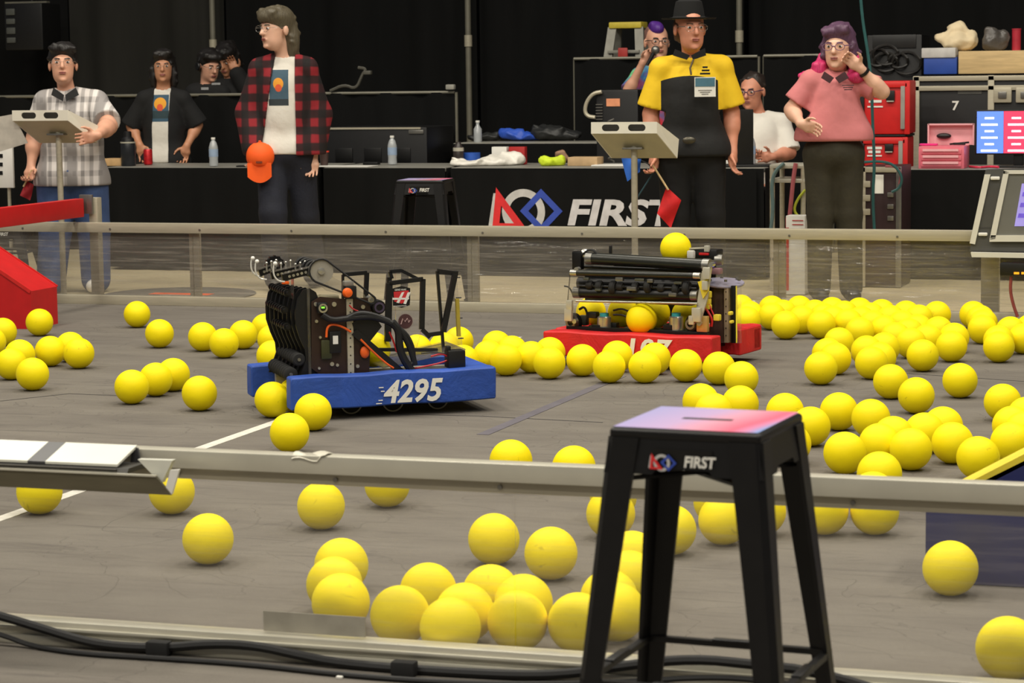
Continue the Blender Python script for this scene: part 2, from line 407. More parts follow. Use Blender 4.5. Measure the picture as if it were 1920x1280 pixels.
DST = mat('dark_brushed_steel', (104, 98, 80), .35, .5, .12, 6, stretch=(1, 10, 10))
profile('channel', [(-.06, .478), (-.149, .478), (-.158, .466), (-.06, .466)], xl, xr+.03, mat('dark_groove', (52, 50, 44), .5))
for zz in (.476, .470): profile('channel_lip', [(-.152, zz), (-.158, zz), (-.158, zz-.002), (-.152, zz-.002)], xl, xr, STEEL)
b0, b1 = YP(292, 893, -.165), YP(321, 928, -.165)
mb = MB(); mb.prism([(xl, -.165, .465), (b0.x, -.165, b0.z), (b1.x, -.165, b1.z), (xl, -.165, .424)], (0, .008, 0)); part('front_bar', mb, DST, tray, True)
mb = MB(); mb.prism([(xl, -.168, .468), (b0.x, -.168, b0.z+.003), (b0.x, -.168, b0.z-.001), (xl, -.168, .464)], (0, .012, 0)); part('bright_edge', mb, ALU2, tray, True)
mb = MB(); mb.prism([YP(x, y, -.15) for x, y in ((258, 861), (323, 863), (303, 905), (288, 892))], (0, .02, 0)); part('end_gusset', mb, TRW, tray, True)
mb = MB(); mb.prism([YP(x, y, -.16) for x, y in ((319, 881), (336, 880), (322, 926), (309, 920))], (0, .008, 0)); part('end_cap', mb, WHITE, tray, True)
mb = MB(); mb.prism([YP(x, y, -.052) for x, y in ((247, 838), (258, 840), (264, 872), (244, 870))], (0, .006, 0)); part('dark_end', mb, mat('dark_joint', (62, 62, 64), .4), tray, True)
for xx in (xr-.1, xr-.7): mb = MB(); mb.rbox((xx, -.102, .445), (.03, .12, .03), .003); part('hanger', mb, STEEL, tray, True)
# cables along the near rail
def cable(pts, r, name, label, m=CABLE, cat='cable', group=None, smooth=2):
    mb = MB(); mb.tube(pts, r, 8, smooth=smooth); return solo(name, mb, m, label, cat, group)
def onz(l, z): return [G(x, y, z) for x, y in l]
def along_rail(l, r):
    out = []
    for x, y in l:
        P = YP(x, y, -.066-r)
        out.append(P if P.z > r else G(x, y, r))
    return out
cable(along_rail([(-40, 1146), (0, 1154), (60, 1172), (140, 1197), (200, 1210), (300, 1215), (400, 1206), (480, 1210), (560, 1228), (640, 1244), (800, 1257), (980, 1266), (1080, 1262), (1180, 1246), (1300, 1234), (1420, 1246), (1530, 1258), (1700, 1310)], .012), .012, 'power_cable', 'thick black cable snaking along the foot of the near guardrail')
cable([p-Vector((0, .03, 0)) for p in along_rail([(-40, 1172), (20, 1186), (70, 1206), (160, 1220), (300, 1228), (480, 1240), (620, 1256), (760, 1268), (960, 1278), (1200, 1272), (1330, 1262), (1450, 1270), (1560, 1290)], .007)], .007, 'power_cable', 'thin black cable lying beside the thick one on the carpet')
for x, y in ((298, 1214), (758, 1252)):
    p = G(x, y, .02); mb = MB(); mb.rbox(p, (.06, .035, .035), .006); solo('cable_clip', mb, RUBBER, 'small black rubber clip holding the cables at the rail', 'clip', 'cable clips')
mb = MB(); p = G(637, 1269, .003); mb.rbox(p, (.016, .012, .006), .002); solo('paper_scrap', mb, WHITE, 'tiny white scrap on the carpet below the thick cable', 'scrap')
# ------------------------------------------------------------------ field pieces
# red wedge block at the left
O = G(60, 617); fr = Frame(O, 0)
w = thing('field_barrier', 'red field barrier block with a sloping top standing on the carpet', 'barrier', O)
mb = MB()
prof = [(0, 0), (0, .215), (-.45, .485), (-1.2, .485), (-1.2, 0)]
mb.prism([Vector((x, 0, z)) for x, z in prof], (0, .3, 0)); part('block', mb, RED, w)
for yy in (-.004, .304): mb = MB(); mb.bar((.0, yy, .212), (-.45, yy, .482), .006, .02); part('edge_strip', mb, mat('red_cap', (205, 40, 36), .4), w)
# red arm above the far rail
O = YP(150, 420, YF-.0); arm = thing('overhead_gantry', 'red padded arm on a silver post reaching over the far guardrail', 'gantry', (O.x, YF, 0))
fr = Frame((O.x, YF, 0), 0)
zc = YP(145, 390, YF+.02).z
mb = MB(); mb.rbox((-.03, -.52, zc), (.06, 1.16, .115), .006); part('red_beam', mb, RED, arm)
mb = MB(); mb.rbox((.035, .14, zc/2), (.06, .06, zc+.12), .004); part('post', mb, ALU, arm)
mb = MB(); mb.rbox((.0, .09, zc+.02), (.09, .02, .12), .004); part('bracket', mb, STEEL, arm)
# navy block and ramp at the lower right
A = G(1734, 1092); O = A
nb = thing('field_ramp', 'navy blue field ramp with a yellow edge behind the near clear panel', 'ramp', O)
mb = MB(); mb.rbox((.6, .16, .11), (1.2, .32, .22), .008); part('base_block', mb, NAVY, nb)
fr = Frame(O, 0)
r0, r1 = fr.p(1838, 893, .10), fr.p(1920, 851, .10)
sl = (r1.z-r0.z)/(r1.x-r0.x)
e0 = Vector((r0.x-.10, .10, r0.z-.10*sl)); e1 = Vector((r0.x+.75, .10, r0.z+.75*sl))
mb = MB(); mb.prism([(e0.x, .10, .21), (e1.x, .10, .21), (e1.x, .10, e1.z-.03), (e0.x, .10, max(.215, e0.z-.03))], (0, .18, 0)); part('ramp_side', mb, NAVY, nb)
mb = MB(); mb.prism([e0, e1, e1-Vector((0, 0, .032)), e0-Vector((0, 0, .032))], (0, .19, 0)); part('yellow_edge', mb, YEL, nb)
for k in range(3):
    mb = MB(); c = e0.lerp(e1, .42+.2*k)-Vector((0, .004, .09)); mb.rbox(c, (.03, .008, .012), .002); part('white_mark', mb, WHITE, nb)
# ------------------------------------------------------------------ black drapes and poles at the back
q = NT('black_drape'); n = q.noise(q.coord((1, 1, .15)), 6, 3)
q.base(q.mix(n, srgb(9, 10, 10), srgb(21, 21, 21)), .9); q.b.inputs['Specular IOR Level'].default_value = .15
DRAPE = q.m
q = NT('grey_drape'); n = q.noise(q.coord((1, 1, .15)), 6, 3); q.base(q.mix(n, srgb(34, 34, 31), srgb(48, 47, 44)), .9); q.b.inputs['Specular IOR Level'].default_value = .15
DRAPE2 = q.m
def drape(xa, xb, y, z0, z1, label, m=None, folds=9.0, amp=.035, name='drape_curtain', group=None, seed=0, n=None):
    rnd = random.Random(seed); L = xb-xa; ph = [rnd.uniform(0, 6.28) for _ in range(4)]
    fn = lambda x, zt: amp*(math.sin(x*folds+ph[0])+.6*math.sin(x*folds*1.73+ph[1])+.5*math.sin(x*folds*.41+ph[2]))*(1-.35*zt)
    mb = MB(); nu = n or max(12, int(L*36))
    mb.sheet(lambda u, v: (xa+L*u, y+fn(L*u, v), z0+(z1-z0)*v), nu, 6, (0, .012, 0))
    return solo(name, mb, m or DRAPE, label, 'curtain', group, smooth=60)
YB = 15.2
px = [YP(x, 60, YB).x for x in (418, 893, 1397)]
edges = [(-17.5, px[0]-1.6, 'tall black curtain hanging behind the hanging loudspeaker', DRAPE), (px[0]-1.58, px[0]+.02, 'charcoal grey curtain panel behind the person in the black jacket', DRAPE2),
         (px[0]+.04, px[1], 'wide black curtain behind the person in the red flannel', DRAPE), (px[1]+.02, px[2], 'black curtain between two poles behind the stepladder', DRAPE), (px[2]+.02, 1.6, 'black curtain behind the road case and tool boxes', DRAPE)]
for i, (a, b, l, m) in enumerate(edges): drape(a, b, YB, .02, 4.2, l, m, seed=i)
POLE = mat('dull_grey_pole', (120, 117, 104), .45, .3, .1, 10)
for x, l in ((px[0], 'grey upright curtain pole ending above the two dark-haired people'), (px[1], 'grey upright curtain pole behind the blue jacket'), (px[2], 'grey upright curtain pole behind the person at the laptop')):
    O = Vector((x, YB-.22, 0)); t = thing('curtain_pole', l, 'pole', O)
    mb = MB(); mb.cyl((0, 0, .012), (0, 0, 4.2), .026, seg=12); part('pole', mb, POLE, t)
    mb = MB(); mb.rbox((0, 0, .006), (.45, .45, .012), .003); part('base_plate', mb, BLACKM, t)
    mb = MB(); mb.cyl((0, 0, 1.62), (0, 0, 1.72), .035, seg=12); part('collar', mb, ALU, t)
# ================================================================== robots
def fabric(name, col):
    q = NT(name); v = q.coord((1, 1, 1)); w = q.noise(v, 7, 4, .6, .5)
    q.base(q.mix(q.step(w, .3, .75), srgb(*[c*.9 for c in col]), srgb(*[min(255, c*1.06) for c in col])), .62)
    q.bump(q.math('ADD', w, q.math('MULTIPLY', q.noise(v, 300, 2), .06)), .35, .03); return q.m
FBLUE = fabric('blue_bumper_fabric', (38, 78, 168)); FRED = fabric('red_bumper_fabric', (212, 26, 32))
BROWN = mat('dark_brown_plate', (50, 33, 27), .4, .1, .15, 12)
PRINT = mat('white_print', (232, 230, 222), .5, 0, .02, 20)
SILV = mat('machined_silver', (190, 188, 180), .28, .8, .1, 30)
LED = mat('green_led', (120, 230, 60), .4, emit=1.5)
GREYW = mat('grey_wire', (120, 112, 100), .5)
REDW = mat('red_wire', (190, 28, 30), .45)
# ------------------------------------------------------------------ blue robot
A, B = G(546, 770, .05), G(931, 749, .05)
angB = math.atan2(B.y-A.y, B.x-A.x); LB = (B.xy-A.xy).length
fb = Frame((A.x, A.y, 0), angB)
rb = thing('competition_robot', 'competition robot with blue numbered bumpers, black fins and clear hopper frames', 'robot', fb.O, angB)
def bumper(fr, root, c, s, m, label=None):
    bm = bmesh.new(); bmesh.ops.create_cube(bm, size=1)
    for v in bm.verts: v.co = Vector((v.co.x*s[0], v.co.y*s[1], v.co.z*s[2]))
    bmesh.ops.bevel(bm, geom=bm.edges[:], offset=.014, segments=3, affect='EDGES', profile=.7)
    bmesh.ops.subdivide_edges(bm, edges=[e for e in bm.edges if e.calc_length() > .1], cuts=7, use_grid_fill=True)
    bm.verts.index_update(); rnd = random.Random(int(1000*s[0]))
    mb = MB(); mb.add([Vector(c)+v.co+Vector((0, .003*math.sin(v.co.x*23+v.co.z*31), .003*math.sin(v.co.x*17+1)+.0015*math.sin(v.co.x*61))) for v in bm.verts], [[v.index for v in f.verts] for f in bm.faces]); bm.free()
    return part('bumper', mb, m, root, label=label)
zb0, zb1 = .05, .05+.135; zc = (zb0+zb1)/2; hb = zb1-zb0
DB = .58
nearb = bumper(fb, rb, (LB/2, .045, zc), (LB, .09, hb), FBLUE, 'blue bumper with the white number 4295')
bumper(fb, rb, (LB/2-.06, DB-.05, zc), (LB+.02, .10, hb), FBLUE)
bumper(fb, rb, (LB-.045, DB/2, zc-.001), (.088, DB-.17, hb-.004), FBLUE)
t0, t1 = fb.p(719, 757, 0), fb.p(824, 751, 0)
mb = MB(); text_on(mb, '4295', Vector((t0.x, -.0065, t0.z)), (1, 0, 0), (0, 0, 1), (t1.x-t0.x)*1.06, .098, shear=.22, offset=.028, extrude=.001)
part('number_4295', mb, PRINT, nearb, label='white slanted number 4295')
for k, (y, l) in enumerate(((726, 9), (733, 7), (756, 11), (750, 8))):
    p = fb.p(722-(8-k % 2*3)-(0 if y < 740 else 4), y, 0); mb = MB(); mb.box((p.x, -.0065, p.z), (l/450, .002, .004)); part('speed_line', mb, PRINT, nearb)
# drive base
mb = MB(); mb.rbox((.49, .30, .085), (.60, .40, .02), .004); part('belly_pan', mb, BLACKM, rb)
for y in (.115, .46):
    mb = MB(); mb.rbox((.42, y, .12), (.78, .03, .06), .003); part('frame_rail', mb, ALU, rb)
for y in (.14, .43):
    for px_ in (660, 738, 822):
        x = fb.p(px_, 780, .12).x; mb = MB(); mb.lathe([(.012, -.014), (.045, -.014), (.05, -.009), (.05, .009), (.045, .014), (.012, .014)], (x, y, .0515), (0, 1, 0), 24)
        w = part('wheel', mb, RUBBER, rb)
        mb = MB(); mb.pipe((x, y-.017, .0515), (x, y-.0145, .0515), .047, .041, 24); part('wheel_rim', mb, mat('pale_rim', (150, 146, 136), .4), w)
        mb = MB(); mb.cyl((x, y-.022, .0515), (x, y+.022, .0515), .011, seg=10); part('hub', mb, SILV, w)
# curved black fins on the intake side
def P2(l, yl): return [fb.p(x, y, yl) for x, y in l]
sil = P2([(512, 533), (502, 548), (497, 574), (498, 598), (506, 622), (515, 642), (517, 660), (510, 680), (503, 698), (505, 714), (530, 715), (540, 690), (536, 650), (545, 610), (544, 560), (535, 537), (524, 530)], .45)
for p in sil: p.z = max(p.z, .157)
for i in range(8):
    y = .135+.044*i; mb = MB(); mb.prism([(p.x+(.45-y)*.2, y, p.z) for p in sil], (0, .012, 0)); part('fin', mb, BLACK, rb)
mb = MB(); fill_outline = [(p.x+.012 if k < 10 else p.x+.05, p.z) for k, p in enumerate(sil) if k not in (0, 16, 15)]
lo_, hi_ = [(x, .45, z) for x, z in fill_outline], [(x+.06, .14, z) for x, z in fill_outline]; N = len(fill_outline)
mb.add(lo_+hi_, [tuple(range(N)), tuple(range(2*N-1, N-1, -1))]+[(i, N+i, N+(i+1) % N, (i+1) % N) for i in range(N)]); part('fin_dark_fill', mb, BLACK, rb)  # dark fill added so the gaps between the fins read black
for zz, xx in ((.52, .0), (.45, -.015), (.38, -.005)):
    mb = MB(); x = sil[2].x+.035+xx; mb.cyl((x, .125, zz), (x, .46, zz), .008, seg=10)
    for i in range(8): mb.cyl((x, .148+.044*i, zz), (x, .163+.044*i, zz), .016, seg=12)
    part('roller', mb, BLACKM, rb)
cx = fb.p(520, 690, .42)
for zz, xx, rr in ((.185, -.005, .03), (.245, .03, .028)):
    x = cx.x+xx; mb = MB(); mb.cyl((x, .11, zz), (x, .47, zz), .007, seg=10); ro = part('roller', mb, STEEL, rb)
    for i in range(9):
        y = .125+.04*i; mb = MB(); mb.lathe([(.01, -.008), (rr*.8, -.008), (rr, -.004), (rr, .004), (rr*.8, .008), (.01, .008)], (x, y, zz), (0, 1, 0), 14); part('soft_wheel', mb, RUBBER, ro)
# side plates
def plate(name, l, yl, th, m, root=None, label=None, fr=None):
    fr = fr or fb; mb = MB(); mb.prism([fr.p(x, y, yl) for x, y in l], (0, th, 0)); return part(name, mb, m, root or rb, label=label)
sp = plate('side_plate', [(584, 566), (600, 556), (640, 560), (690, 558), (697, 590), (692, 706), (608, 708), (584, 690)], .12, .006, BROWN)
plate('side_plate', [(584, 560), (600, 552), (640, 560), (690, 560), (697, 590), (692, 690), (608, 690), (584, 680)], .46, .006, BROWN)
for x, y, r in ((592, 570, 4), (626, 570, 4.5), (593, 602, 3), (600, 632, 2.5), (622, 682, 4), (670, 686, 3.5), (680, 575, 4), (598, 690, 2.5), (632, 684, 3)):
    p = fb.p(x, y, .12); mb = MB(); mb.cyl(p, p-Vector((0, .008, 0)), r/455, seg=12); part('bolt', mb, SILV, sp)
p0, p1 = fb.p(656, 560, .112), fb.p(657, 706, .112); mb = MB(); mb.box((p0+p1)/2, (.026, .012, (p0-p1).length))
bar = part('upright_bar', mb, ALU, rb)
for k in range(9):
    p = p0.lerp(p1, (k+.5)/9); mb = MB(); mb.cyl(p-Vector((0, .006, 0)), p-Vector((0, .0075, 0)), .003, seg=8); part('hole', mb, BLACK, bar)
mb = MB(); p = fb.p(582, 620, .128); mb.box((p.x-.006, .128, .36), (.01, .012, .36)); part('clear_edge', mb, CLEAR, rb)
# added dark block so the inside reads dark, and the hopper floor
mb = MB(); mb.box((.265, .30, .30), (.13, .30, .30)); part('dark_filler_block', mb, mat('dark_filler', (30, 25, 22), .5, .2, .3, 40), rb)
mb = MB(); mb.prism([(.42, .12, .19), (.78, .12, .25), (.78, .12, .256), (.42, .12, .196)], (0, .32, 0)); part('hopper_floor', mb, CLEAR, rb)
# camera with green light
c = fb.p(604, 577, .10); mb = MB(); mb.rbox(c, (.044, .03, .046), .008); cm_ = part('vision_camera', mb, BLACK, rb)
mb = MB(); mb.pipe(c-Vector((0, .016, 0)), c-Vector((0, .02, 0)), .019, .012, 20); part('lens_ring', mb, SILV, cm_)
mb = MB(); mb.box(c-Vector((0, .0175, -.003)), (.014, .002, .007)); part('light', mb, LED, cm_)
# shooter wheels, gear disc and belt on top
g = fb.p(602, 508, .11); mb = MB(); mb.pipe(g, g+Vector((0, .006, 0)), .052, .014, 32); gd = part('gear_disc', mb, mat('smoked_acrylic', (150, 146, 136), .25, 0, .05, 9), rb)
mb = MB(); mb.lathe([(.004, -.014), (.014, -.012), (.016, 0), (.016, .02)], g, (0, 1, 0), 16); part('hub', mb, SILV, gd)
mb = MB(); mb.cyl(g, (g.x, .46, g.z), .007, seg=10); part('axle', mb, STEEL, rb)
for k in range(5):
    y = .16+.065*k; mb = MB(); mb.lathe([(.012, -.015), (.034, -.015), (.038, -.01), (.038, .01), (.034, .015), (.012, .015)], (g.x-.005, y, g.z), (0, 1, 0), 20)
    sw = part('shooter_wheel', mb, RUBBER, rb); mb = MB(); mb.pipe((g.x-.005, y-.018, g.z), (g.x-.005, y-.0155, g.z), .036, .026, 18); part('tread_ring', mb, BLACKM, sw)
w = fb.p(516, 497, .45); mb = MB(); mb.pipe(w, w+Vector((0, .025, 0)), .038, .02, 24)
for k in range(12):
    a = k*math.pi/6; mb.box(w+Vector((.038*math.cos(a), .012, .038*math.sin(a))), (.007, .025, .007))
part('toothed_wheel', mb, BLACKM, rb)
pl = fb.p(697, 562, .11); d = (pl-g); d.y = 0; L = d.length; d.normalize(); nn = Vector((-d.z, 0, d.x))
path = [g+nn*.05*math.cos(t)-d*.05*math.sin(t) for t in np.linspace(0, math.pi, 10)]+[pl-nn*.016*math.cos(t)+d*.016*math.sin(t) for t in np.linspace(0, math.pi, 8)]
mb = MB(); mb.tube([p-Vector((0, .004, 0)) for p in path], .0042, 6, closed=True); part('drive_belt', mb, RUBBER, rb)
mb = MB(); mb.cyl(pl, pl+Vector((0, .05, 0)), .015, seg=16); pu = part('pulley', mb, SILV, rb)
mb = MB(); mb.cyl(pl-Vector((0, .008, 0)), pl, .009, seg=6); part('shaft_bolt', mb, STEEL, pu)
for l in ([(575, 515), (612, 545), (660, 556), (690, 560), (680, 548), (625, 520), (600, 488)],):
    plate('clear_side', l, .125, .005, CLEAR)
plate('clear_side', [(575, 515), (612, 545), (660, 556), (690, 560), (680, 548), (625, 520), (600, 488)], .45, .005, CLEAR)
# the two hood arms with holes and the clear hooks
for (x0, y0, x1, y1, yl) in ((486, 512, 520, 500, .44), (529, 521, 580, 508, .15), (508, 517, 556, 506, .30)):
    p0, p1 = fb.p(x0, y0, yl), fb.p(x1, y1, yl); mb = MB(); mb.bar(p0, p1, .02, .028); ar = part('hood_arm', mb, BLACKM, rb)
    for k in range(5):
        p = p0.lerp(p1, .25+.15*k); mb = MB(); mb.cyl(p-Vector((0, .0105, 0)), p-Vector((0, .0115, 0)), .006, seg=8); part('hole', mb, SILV, ar)
    mb = MB(); mb.bar(p0+Vector((0, 0, .018)), p1+Vector((.02, 0, .022)), .03, .004); part('clear_strip', mb, CLEAR, ar)
CLB = mat('milky_acrylic', (205, 203, 195), .15, 0, .04, 9, spec=.8)
for dx, dy, yl in ((0, 0, .46), (8, 6, .40), (42, 10, .14)):
    l = [(473, 480), (470, 495), (472, 508), (480, 517), (492, 518)]
    mb = MB(); mb.tube([fb.p(x+dx, y+dy, yl) for x, y in l], .0035, 6, smooth=2); ho = part('clear_hook', mb, CLB, rb)
    mb = MB(); p = fb.p(474+dx, 484+dy, yl); mb.ell(p, .009); part('hook_tip', mb, WHITE, ho)
for k in range(9):
    p = fb.p(500+k*9, 499+k*.4-(k % 3)*3, .2+.03*(k % 5)); mb = MB(); mb.cyl(p-Vector((0, 0, .014)), p+Vector((0, 0, .012)), .0035, seg=6); mb.ell(p+Vector((0, 0, .013)), .006, None, 8, 6); part('standoff', mb, SILV, rb)
mb = MB(); p0, p1 = fb.p(548, 520, .2), fb.p(548, 560, .2); mb.bar(p0, p1, .05, .004, (1, 0, 0)); part('hood_sheet', mb, CLEAR, rb)
mb = MB(); p = fb.p(535, 530, .3); mb.rbox(p, (.03, .02, .012), .003); part('orange_clip', mb, ORANGE, rb)
# motor with orange cap
c = fb.p(655, 548, .10); mb = MB(); mb.rbox(c+Vector((.006, .02, 0)), (.05, .05, .052), .006); mo = part('motor', mb, BLACK, rb)
mb = MB(); mb.lathe([(.006, -.026), (.017, -.022), (.02, -.012), (.02, .0)], c-Vector((.012, .006, 0)), (-.15, 1, 0), 16); part('motor_cap', mb, ORANGE, mo, label='orange motor cap')
mb = MB(); mb.rbox(c+Vector((.0, .02, .036)), (.04, .04, .02), .004); part('connector', mb, mat('grey_plastic', (120, 118, 110), .5), mo)
c = fb.p(708, 575, .13); mb = MB(); mb.lathe([(.01, -.03), (.028, -.028), (.03, -.02), (.03, .03), (.02, .034)], c, (0, 1, 0), 20); mo = part('motor', mb, BLACKM, rb)
mb = MB(); mb.pipe(c-Vector((0, .034, 0)), c-Vector((0, .029, 0)), .022, .014, 20); part('ring', mb, mat('violet_ring', (84, 74, 100), .3, .5), mo)
c = fb.p(612, 560, .16); mb = MB(); mb.cyl(c-Vector((.04, 0, 0)), c+Vector((.05, 0, 0)), .018, seg=16); part('intake_roller', mb, mat('olive_roller', (138, 130, 100), .6), rb)
# black arm, gusset and loom
mb = MB(); mb.bar(fb.p(664, 622, .10), fb.p(760, 704, .10), .012, .03); part('lift_arm', mb, BLACK, rb)
plate('gusset', [(660, 606), (672, 598), (708, 600), (716, 612), (690, 645), (668, 632)], .105, .012, BLACK)
for pts, r in (([(604, 590), (622, 601), (650, 597), (676, 594), (700, 594), (722, 600), (745, 612), (760, 632), (772, 660), (778, 684)], .013),
               ([(735, 604), (748, 618), (748, 645), (754, 668), (768, 690), (776, 700)], .017), ([(700, 596), (735, 606), (762, 625), (774, 650), (776, 676), (770, 684)], .010),
               ([(650, 597), (672, 586), (700, 590), (730, 602)], .012)):
    mb = MB(); mb.tube([fb.p(x, y, .085) for x, y in pts], r, 10, smooth=2); part('cable_loom', mb, CABLE, rb)
for pts, r, m in (([(612, 632), (613, 614), (622, 607), (640, 611), (658, 622)], .005, ORANGE), ([(676, 636), (700, 660), (725, 682), (738, 690)], .0045, ORANGE), ([(730, 622), (738, 640), (744, 660)], .004, REDW),
                  ([(808, 668), (828, 662), (846, 672), (840, 680)], .004, REDW), ([(770, 692), (800, 686), (828, 680), (846, 672)], .004, REDW), ([(790, 662), (815, 660), (840, 664)], .003, CABLE), ([(690, 590), (662, 580), (655, 572)], .003, REDW)):
    mb = MB(); mb.tube([fb.p(x, y, .095) for x, y in pts], r, 6, smooth=2); part('wire', mb, m, rb)
c = fb.p(684, 660, .11); mb = MB(); mb.ell(c, (.02, .012, .026)); part('orange_cap', mb, ORANGE, rb)
c = fb.p(628, 641, .11); mb = MB(); mb.rbox(c, (.05, .02, .09), .004); bx_ = part('controller', mb, BLACK, rb)
mb = MB(); mb.box(c+Vector((.0, -.011, .01)), (.022, .002, .035)); part('label', mb, PRINT, bx_)
c = fb.p(612, 655, .11); mb = MB(); mb.rbox(c, (.045, .014, .08), .006); part('circuit_board', mb, mat('olive_board', (52, 54, 24), .5), rb)
# clear hopper frames edged in black tape
def frame_panel(corners, yl, wd, edges, name='hopper_panel', th=.004):
    P = [fb.p(x, y, yl) for x, y in corners]
    mb = MB(); mb.prism(P, (0, th, 0)); pn = part(name, mb, CLEAR, rb)
    for i, j, k in edges:
        mb = MB(); mb.bar(P[i]+Vector((0, th/2, 0)), P[j]+Vector((0, th/2, 0)), .016, wd*k, (0, 0, 1) if abs(P[i].x-P[j].x) > abs(P[i].z-P[j].z) else (1, 0, 0)); part('tape_edge', mb, BLACK, pn)
    return pn
frame_panel([(643, 515), (688, 511), (684, 600), (643, 600)], .50, .016, [(0, 1, 1), (1, 2, 1.2), (0, 3, .6)])
pm = frame_panel([(730, 531), (793, 523), (791, 617), (770, 694), (727, 640)], .30, .018, [(0, 1, 1), (1, 2, 1.2), (0, 4, 1.5)])
frame_panel([(731, 509), (752, 507), (782, 522), (735, 522)], .46, .014, [(0, 1, 1), (1, 2, 1), (0, 3, 1)])
frame_panel([(730, 520), (742, 510), (742, 600), (730, 615)], .46, .02, [(0, 3, 1)])
frame_panel([(820, 508), (856, 513), (870, 690), (832, 660)], .30, .014, [(0, 1, 1.3), (0, 3, .8)])
for a, b, yl, wd in (((853, 514), (831, 622), .28, .022), ((822, 510), (858, 512), .33, .018), ((830, 624), (800, 628), .29, .016), ((792, 618), (806, 632), .29, .018), ((700, 655), (820, 656), .25, .014)):
    mb = MB(); mb.bar(fb.p(*a, yl), fb.p(*b, yl), .02, wd, (1, 0, 0) if abs(a[1]-b[1]) > abs(a[0]-b[0]) else (0, 0, 1)); part('tape_edge', mb, BLACK, rb)
p0, p1 = fb.p(857, 560, .27), fb.p(860, 630, .27); mb = MB(); mb.bar(p0, p1, .02, .014, (1, 0, 0)); part('yellow_strip', mb, mat('dull_yellow', (170, 150, 50), .5), rb)
for k in range(4):
    p = fb.p(858+k*2, 520+k*38, .295); mb = MB(); mb.cyl(p-Vector((.012, 0, 0)), p+Vector((.012, 0, 0)), .003, seg=6); part('zip_tie', mb, BLACK, rb)
c = fb.p(853, 672, .10); mb = MB(); mb.rbox(c, (.075, .07, .075), .006); mb.rbox(c+Vector((-.03, 0, .045)), (.02, .03, .02), .004); part('radio_box', mb, BLACK, rb)
# decals on the middle panel
def on_pm(x, y): p = fb.p(x, y, .297); return p
D = lambda l: [on_pm(x, y) for x, y in l]
mb = MB(); mb.prism(D([(735, 541), (753, 536), (769, 540), (769, 562), (768, 572), (753, 577), (737, 573)]), (0, -.0008, 0)); dc = part('shield_decal', mb, BLACK, pm, label='red and white shield sticker with a big H')
mb = MB(); mb.prism([p-Vector((0, .001, 0)) for p in D([(738, 547), (766, 544), (766, 561), (753, 569), (739, 565)])], (0, -.0008, 0)); part('red_field', mb, mat('sticker_red', (205, 44, 50), .5), dc)
mb = MB()
for l in ([(753, 548), (758, 547), (748, 568), (743, 567)], [(764, 548), (770, 547), (761, 570), (756, 569)], [(733, 562), (735, 558), (767, 558), (766, 561)]):
    mb.prism([p-Vector((0, .002, 0)) for p in D(l)], (0, -.0006, 0))
part('letter_h', mb, PRINT, dc)
p = on_pm(740, 545); mb = MB(); text_on(mb, 'GENE HAAS', Vector((p.x, p.y-.0015, p.z)), (1, 0, 0), (0, 0, 1), .05, .008, offset=.01); part('lettering', mb, PRINT, dc)
p = on_pm(738, 575); mb = MB(); text_on(mb, 'FOUNDATION', Vector((p.x, p.y-.0015, p.z)), (1, 0, 0), (0, 0, 1), .056, .005, offset=.01); part('lettering', mb, PRINT, dc)
c = on_pm(760, 602); mb = MB(); mb.cyl(c, c-Vector((0, .001, 0)), .035, seg=28); dc = part('round_decal', mb, mat('grey_ring', (150, 140, 132), .5), pm)
mb = MB(); mb.cyl(c-Vector((0, .001, 0)), c-Vector((0, .002, 0)), .031, seg=28); part('maroon_disc', mb, mat('maroon_print', (74, 44, 46), .5), dc)
mb = MB(); mb.tube([c+Vector((x, -.003, z)) for x, z in ((-.02, -.012), (-.012, .012), (-.002, -.002), (.008, .012), (.014, -.006), (.02, .004))], .0022, 5); part('white_squiggle', mb, mat('pink_print', (190, 160, 156), .5), dc)
# ------------------------------------------------------------------ red robot
FR = G(1335, 682, .045); angR = R(-10); ax_ = Vector((math.cos(angR), math.sin(angR), 0))
LR = .89
FL = FR-ax_*LR
fr_ = Frame((FL.x, FL.y, 0), angR)
rr = thing('competition_robot', 'competition robot with red bumpers, wide black intake rollers and a ball on top', 'robot', fr_.O, angR)
zb0, zb1 = .045, .165; zc = (zb0+zb1)/2; hb = zb1-zb0; DR = .60
frontb = bumper(fr_, rr, (LR/2, .055, zc), (LR, .11, hb), FRED, 'red front bumper with white digits')
s0, s1 = fr_.pz(1380, 667, .045), fr_.pz(1427, 656, .045)
bumper(fr_, rr, (max(s0.x, LR)-.07, (s0.y+s1.y)/2+.01, zc+.002), (.14, s1.y-s0.y, hb+.006), FRED)
bumper(fr_, rr, (.05, .30, zc+.001), (.105, .34, hb), FRED)
bumper(fr_, rr, (LR/2, DR-.05, zc), (LR, .10, hb), FRED)
t0, t1 = fr_.p(1180, 668, 0), fr_.p(1262, 660, 0)
mb = MB(); text_on(mb, '107', Vector((t0.x, -.006, .06)), (1, 0, 0), (0, 0, 1), t1.x-t0.x, .09, shear=.12, offset=.03, extrude=.001, spacing=1.1); part('number', mb, PRINT, frontb, label='white digits mostly hidden by balls')
def rp(x, y, yl): return fr_.p(x, y, yl)
mb = MB(); mb.rbox((LR/2, .31, .10), (LR-.16, .42, .02), .004); part('belly_pan', mb, BLACKM, rr)
mb = MB(); mb.rbox((LR/2, .125, .165), (LR-.14, .03, .03), .003); part('frame_rail', mb, BLACKM, rr)
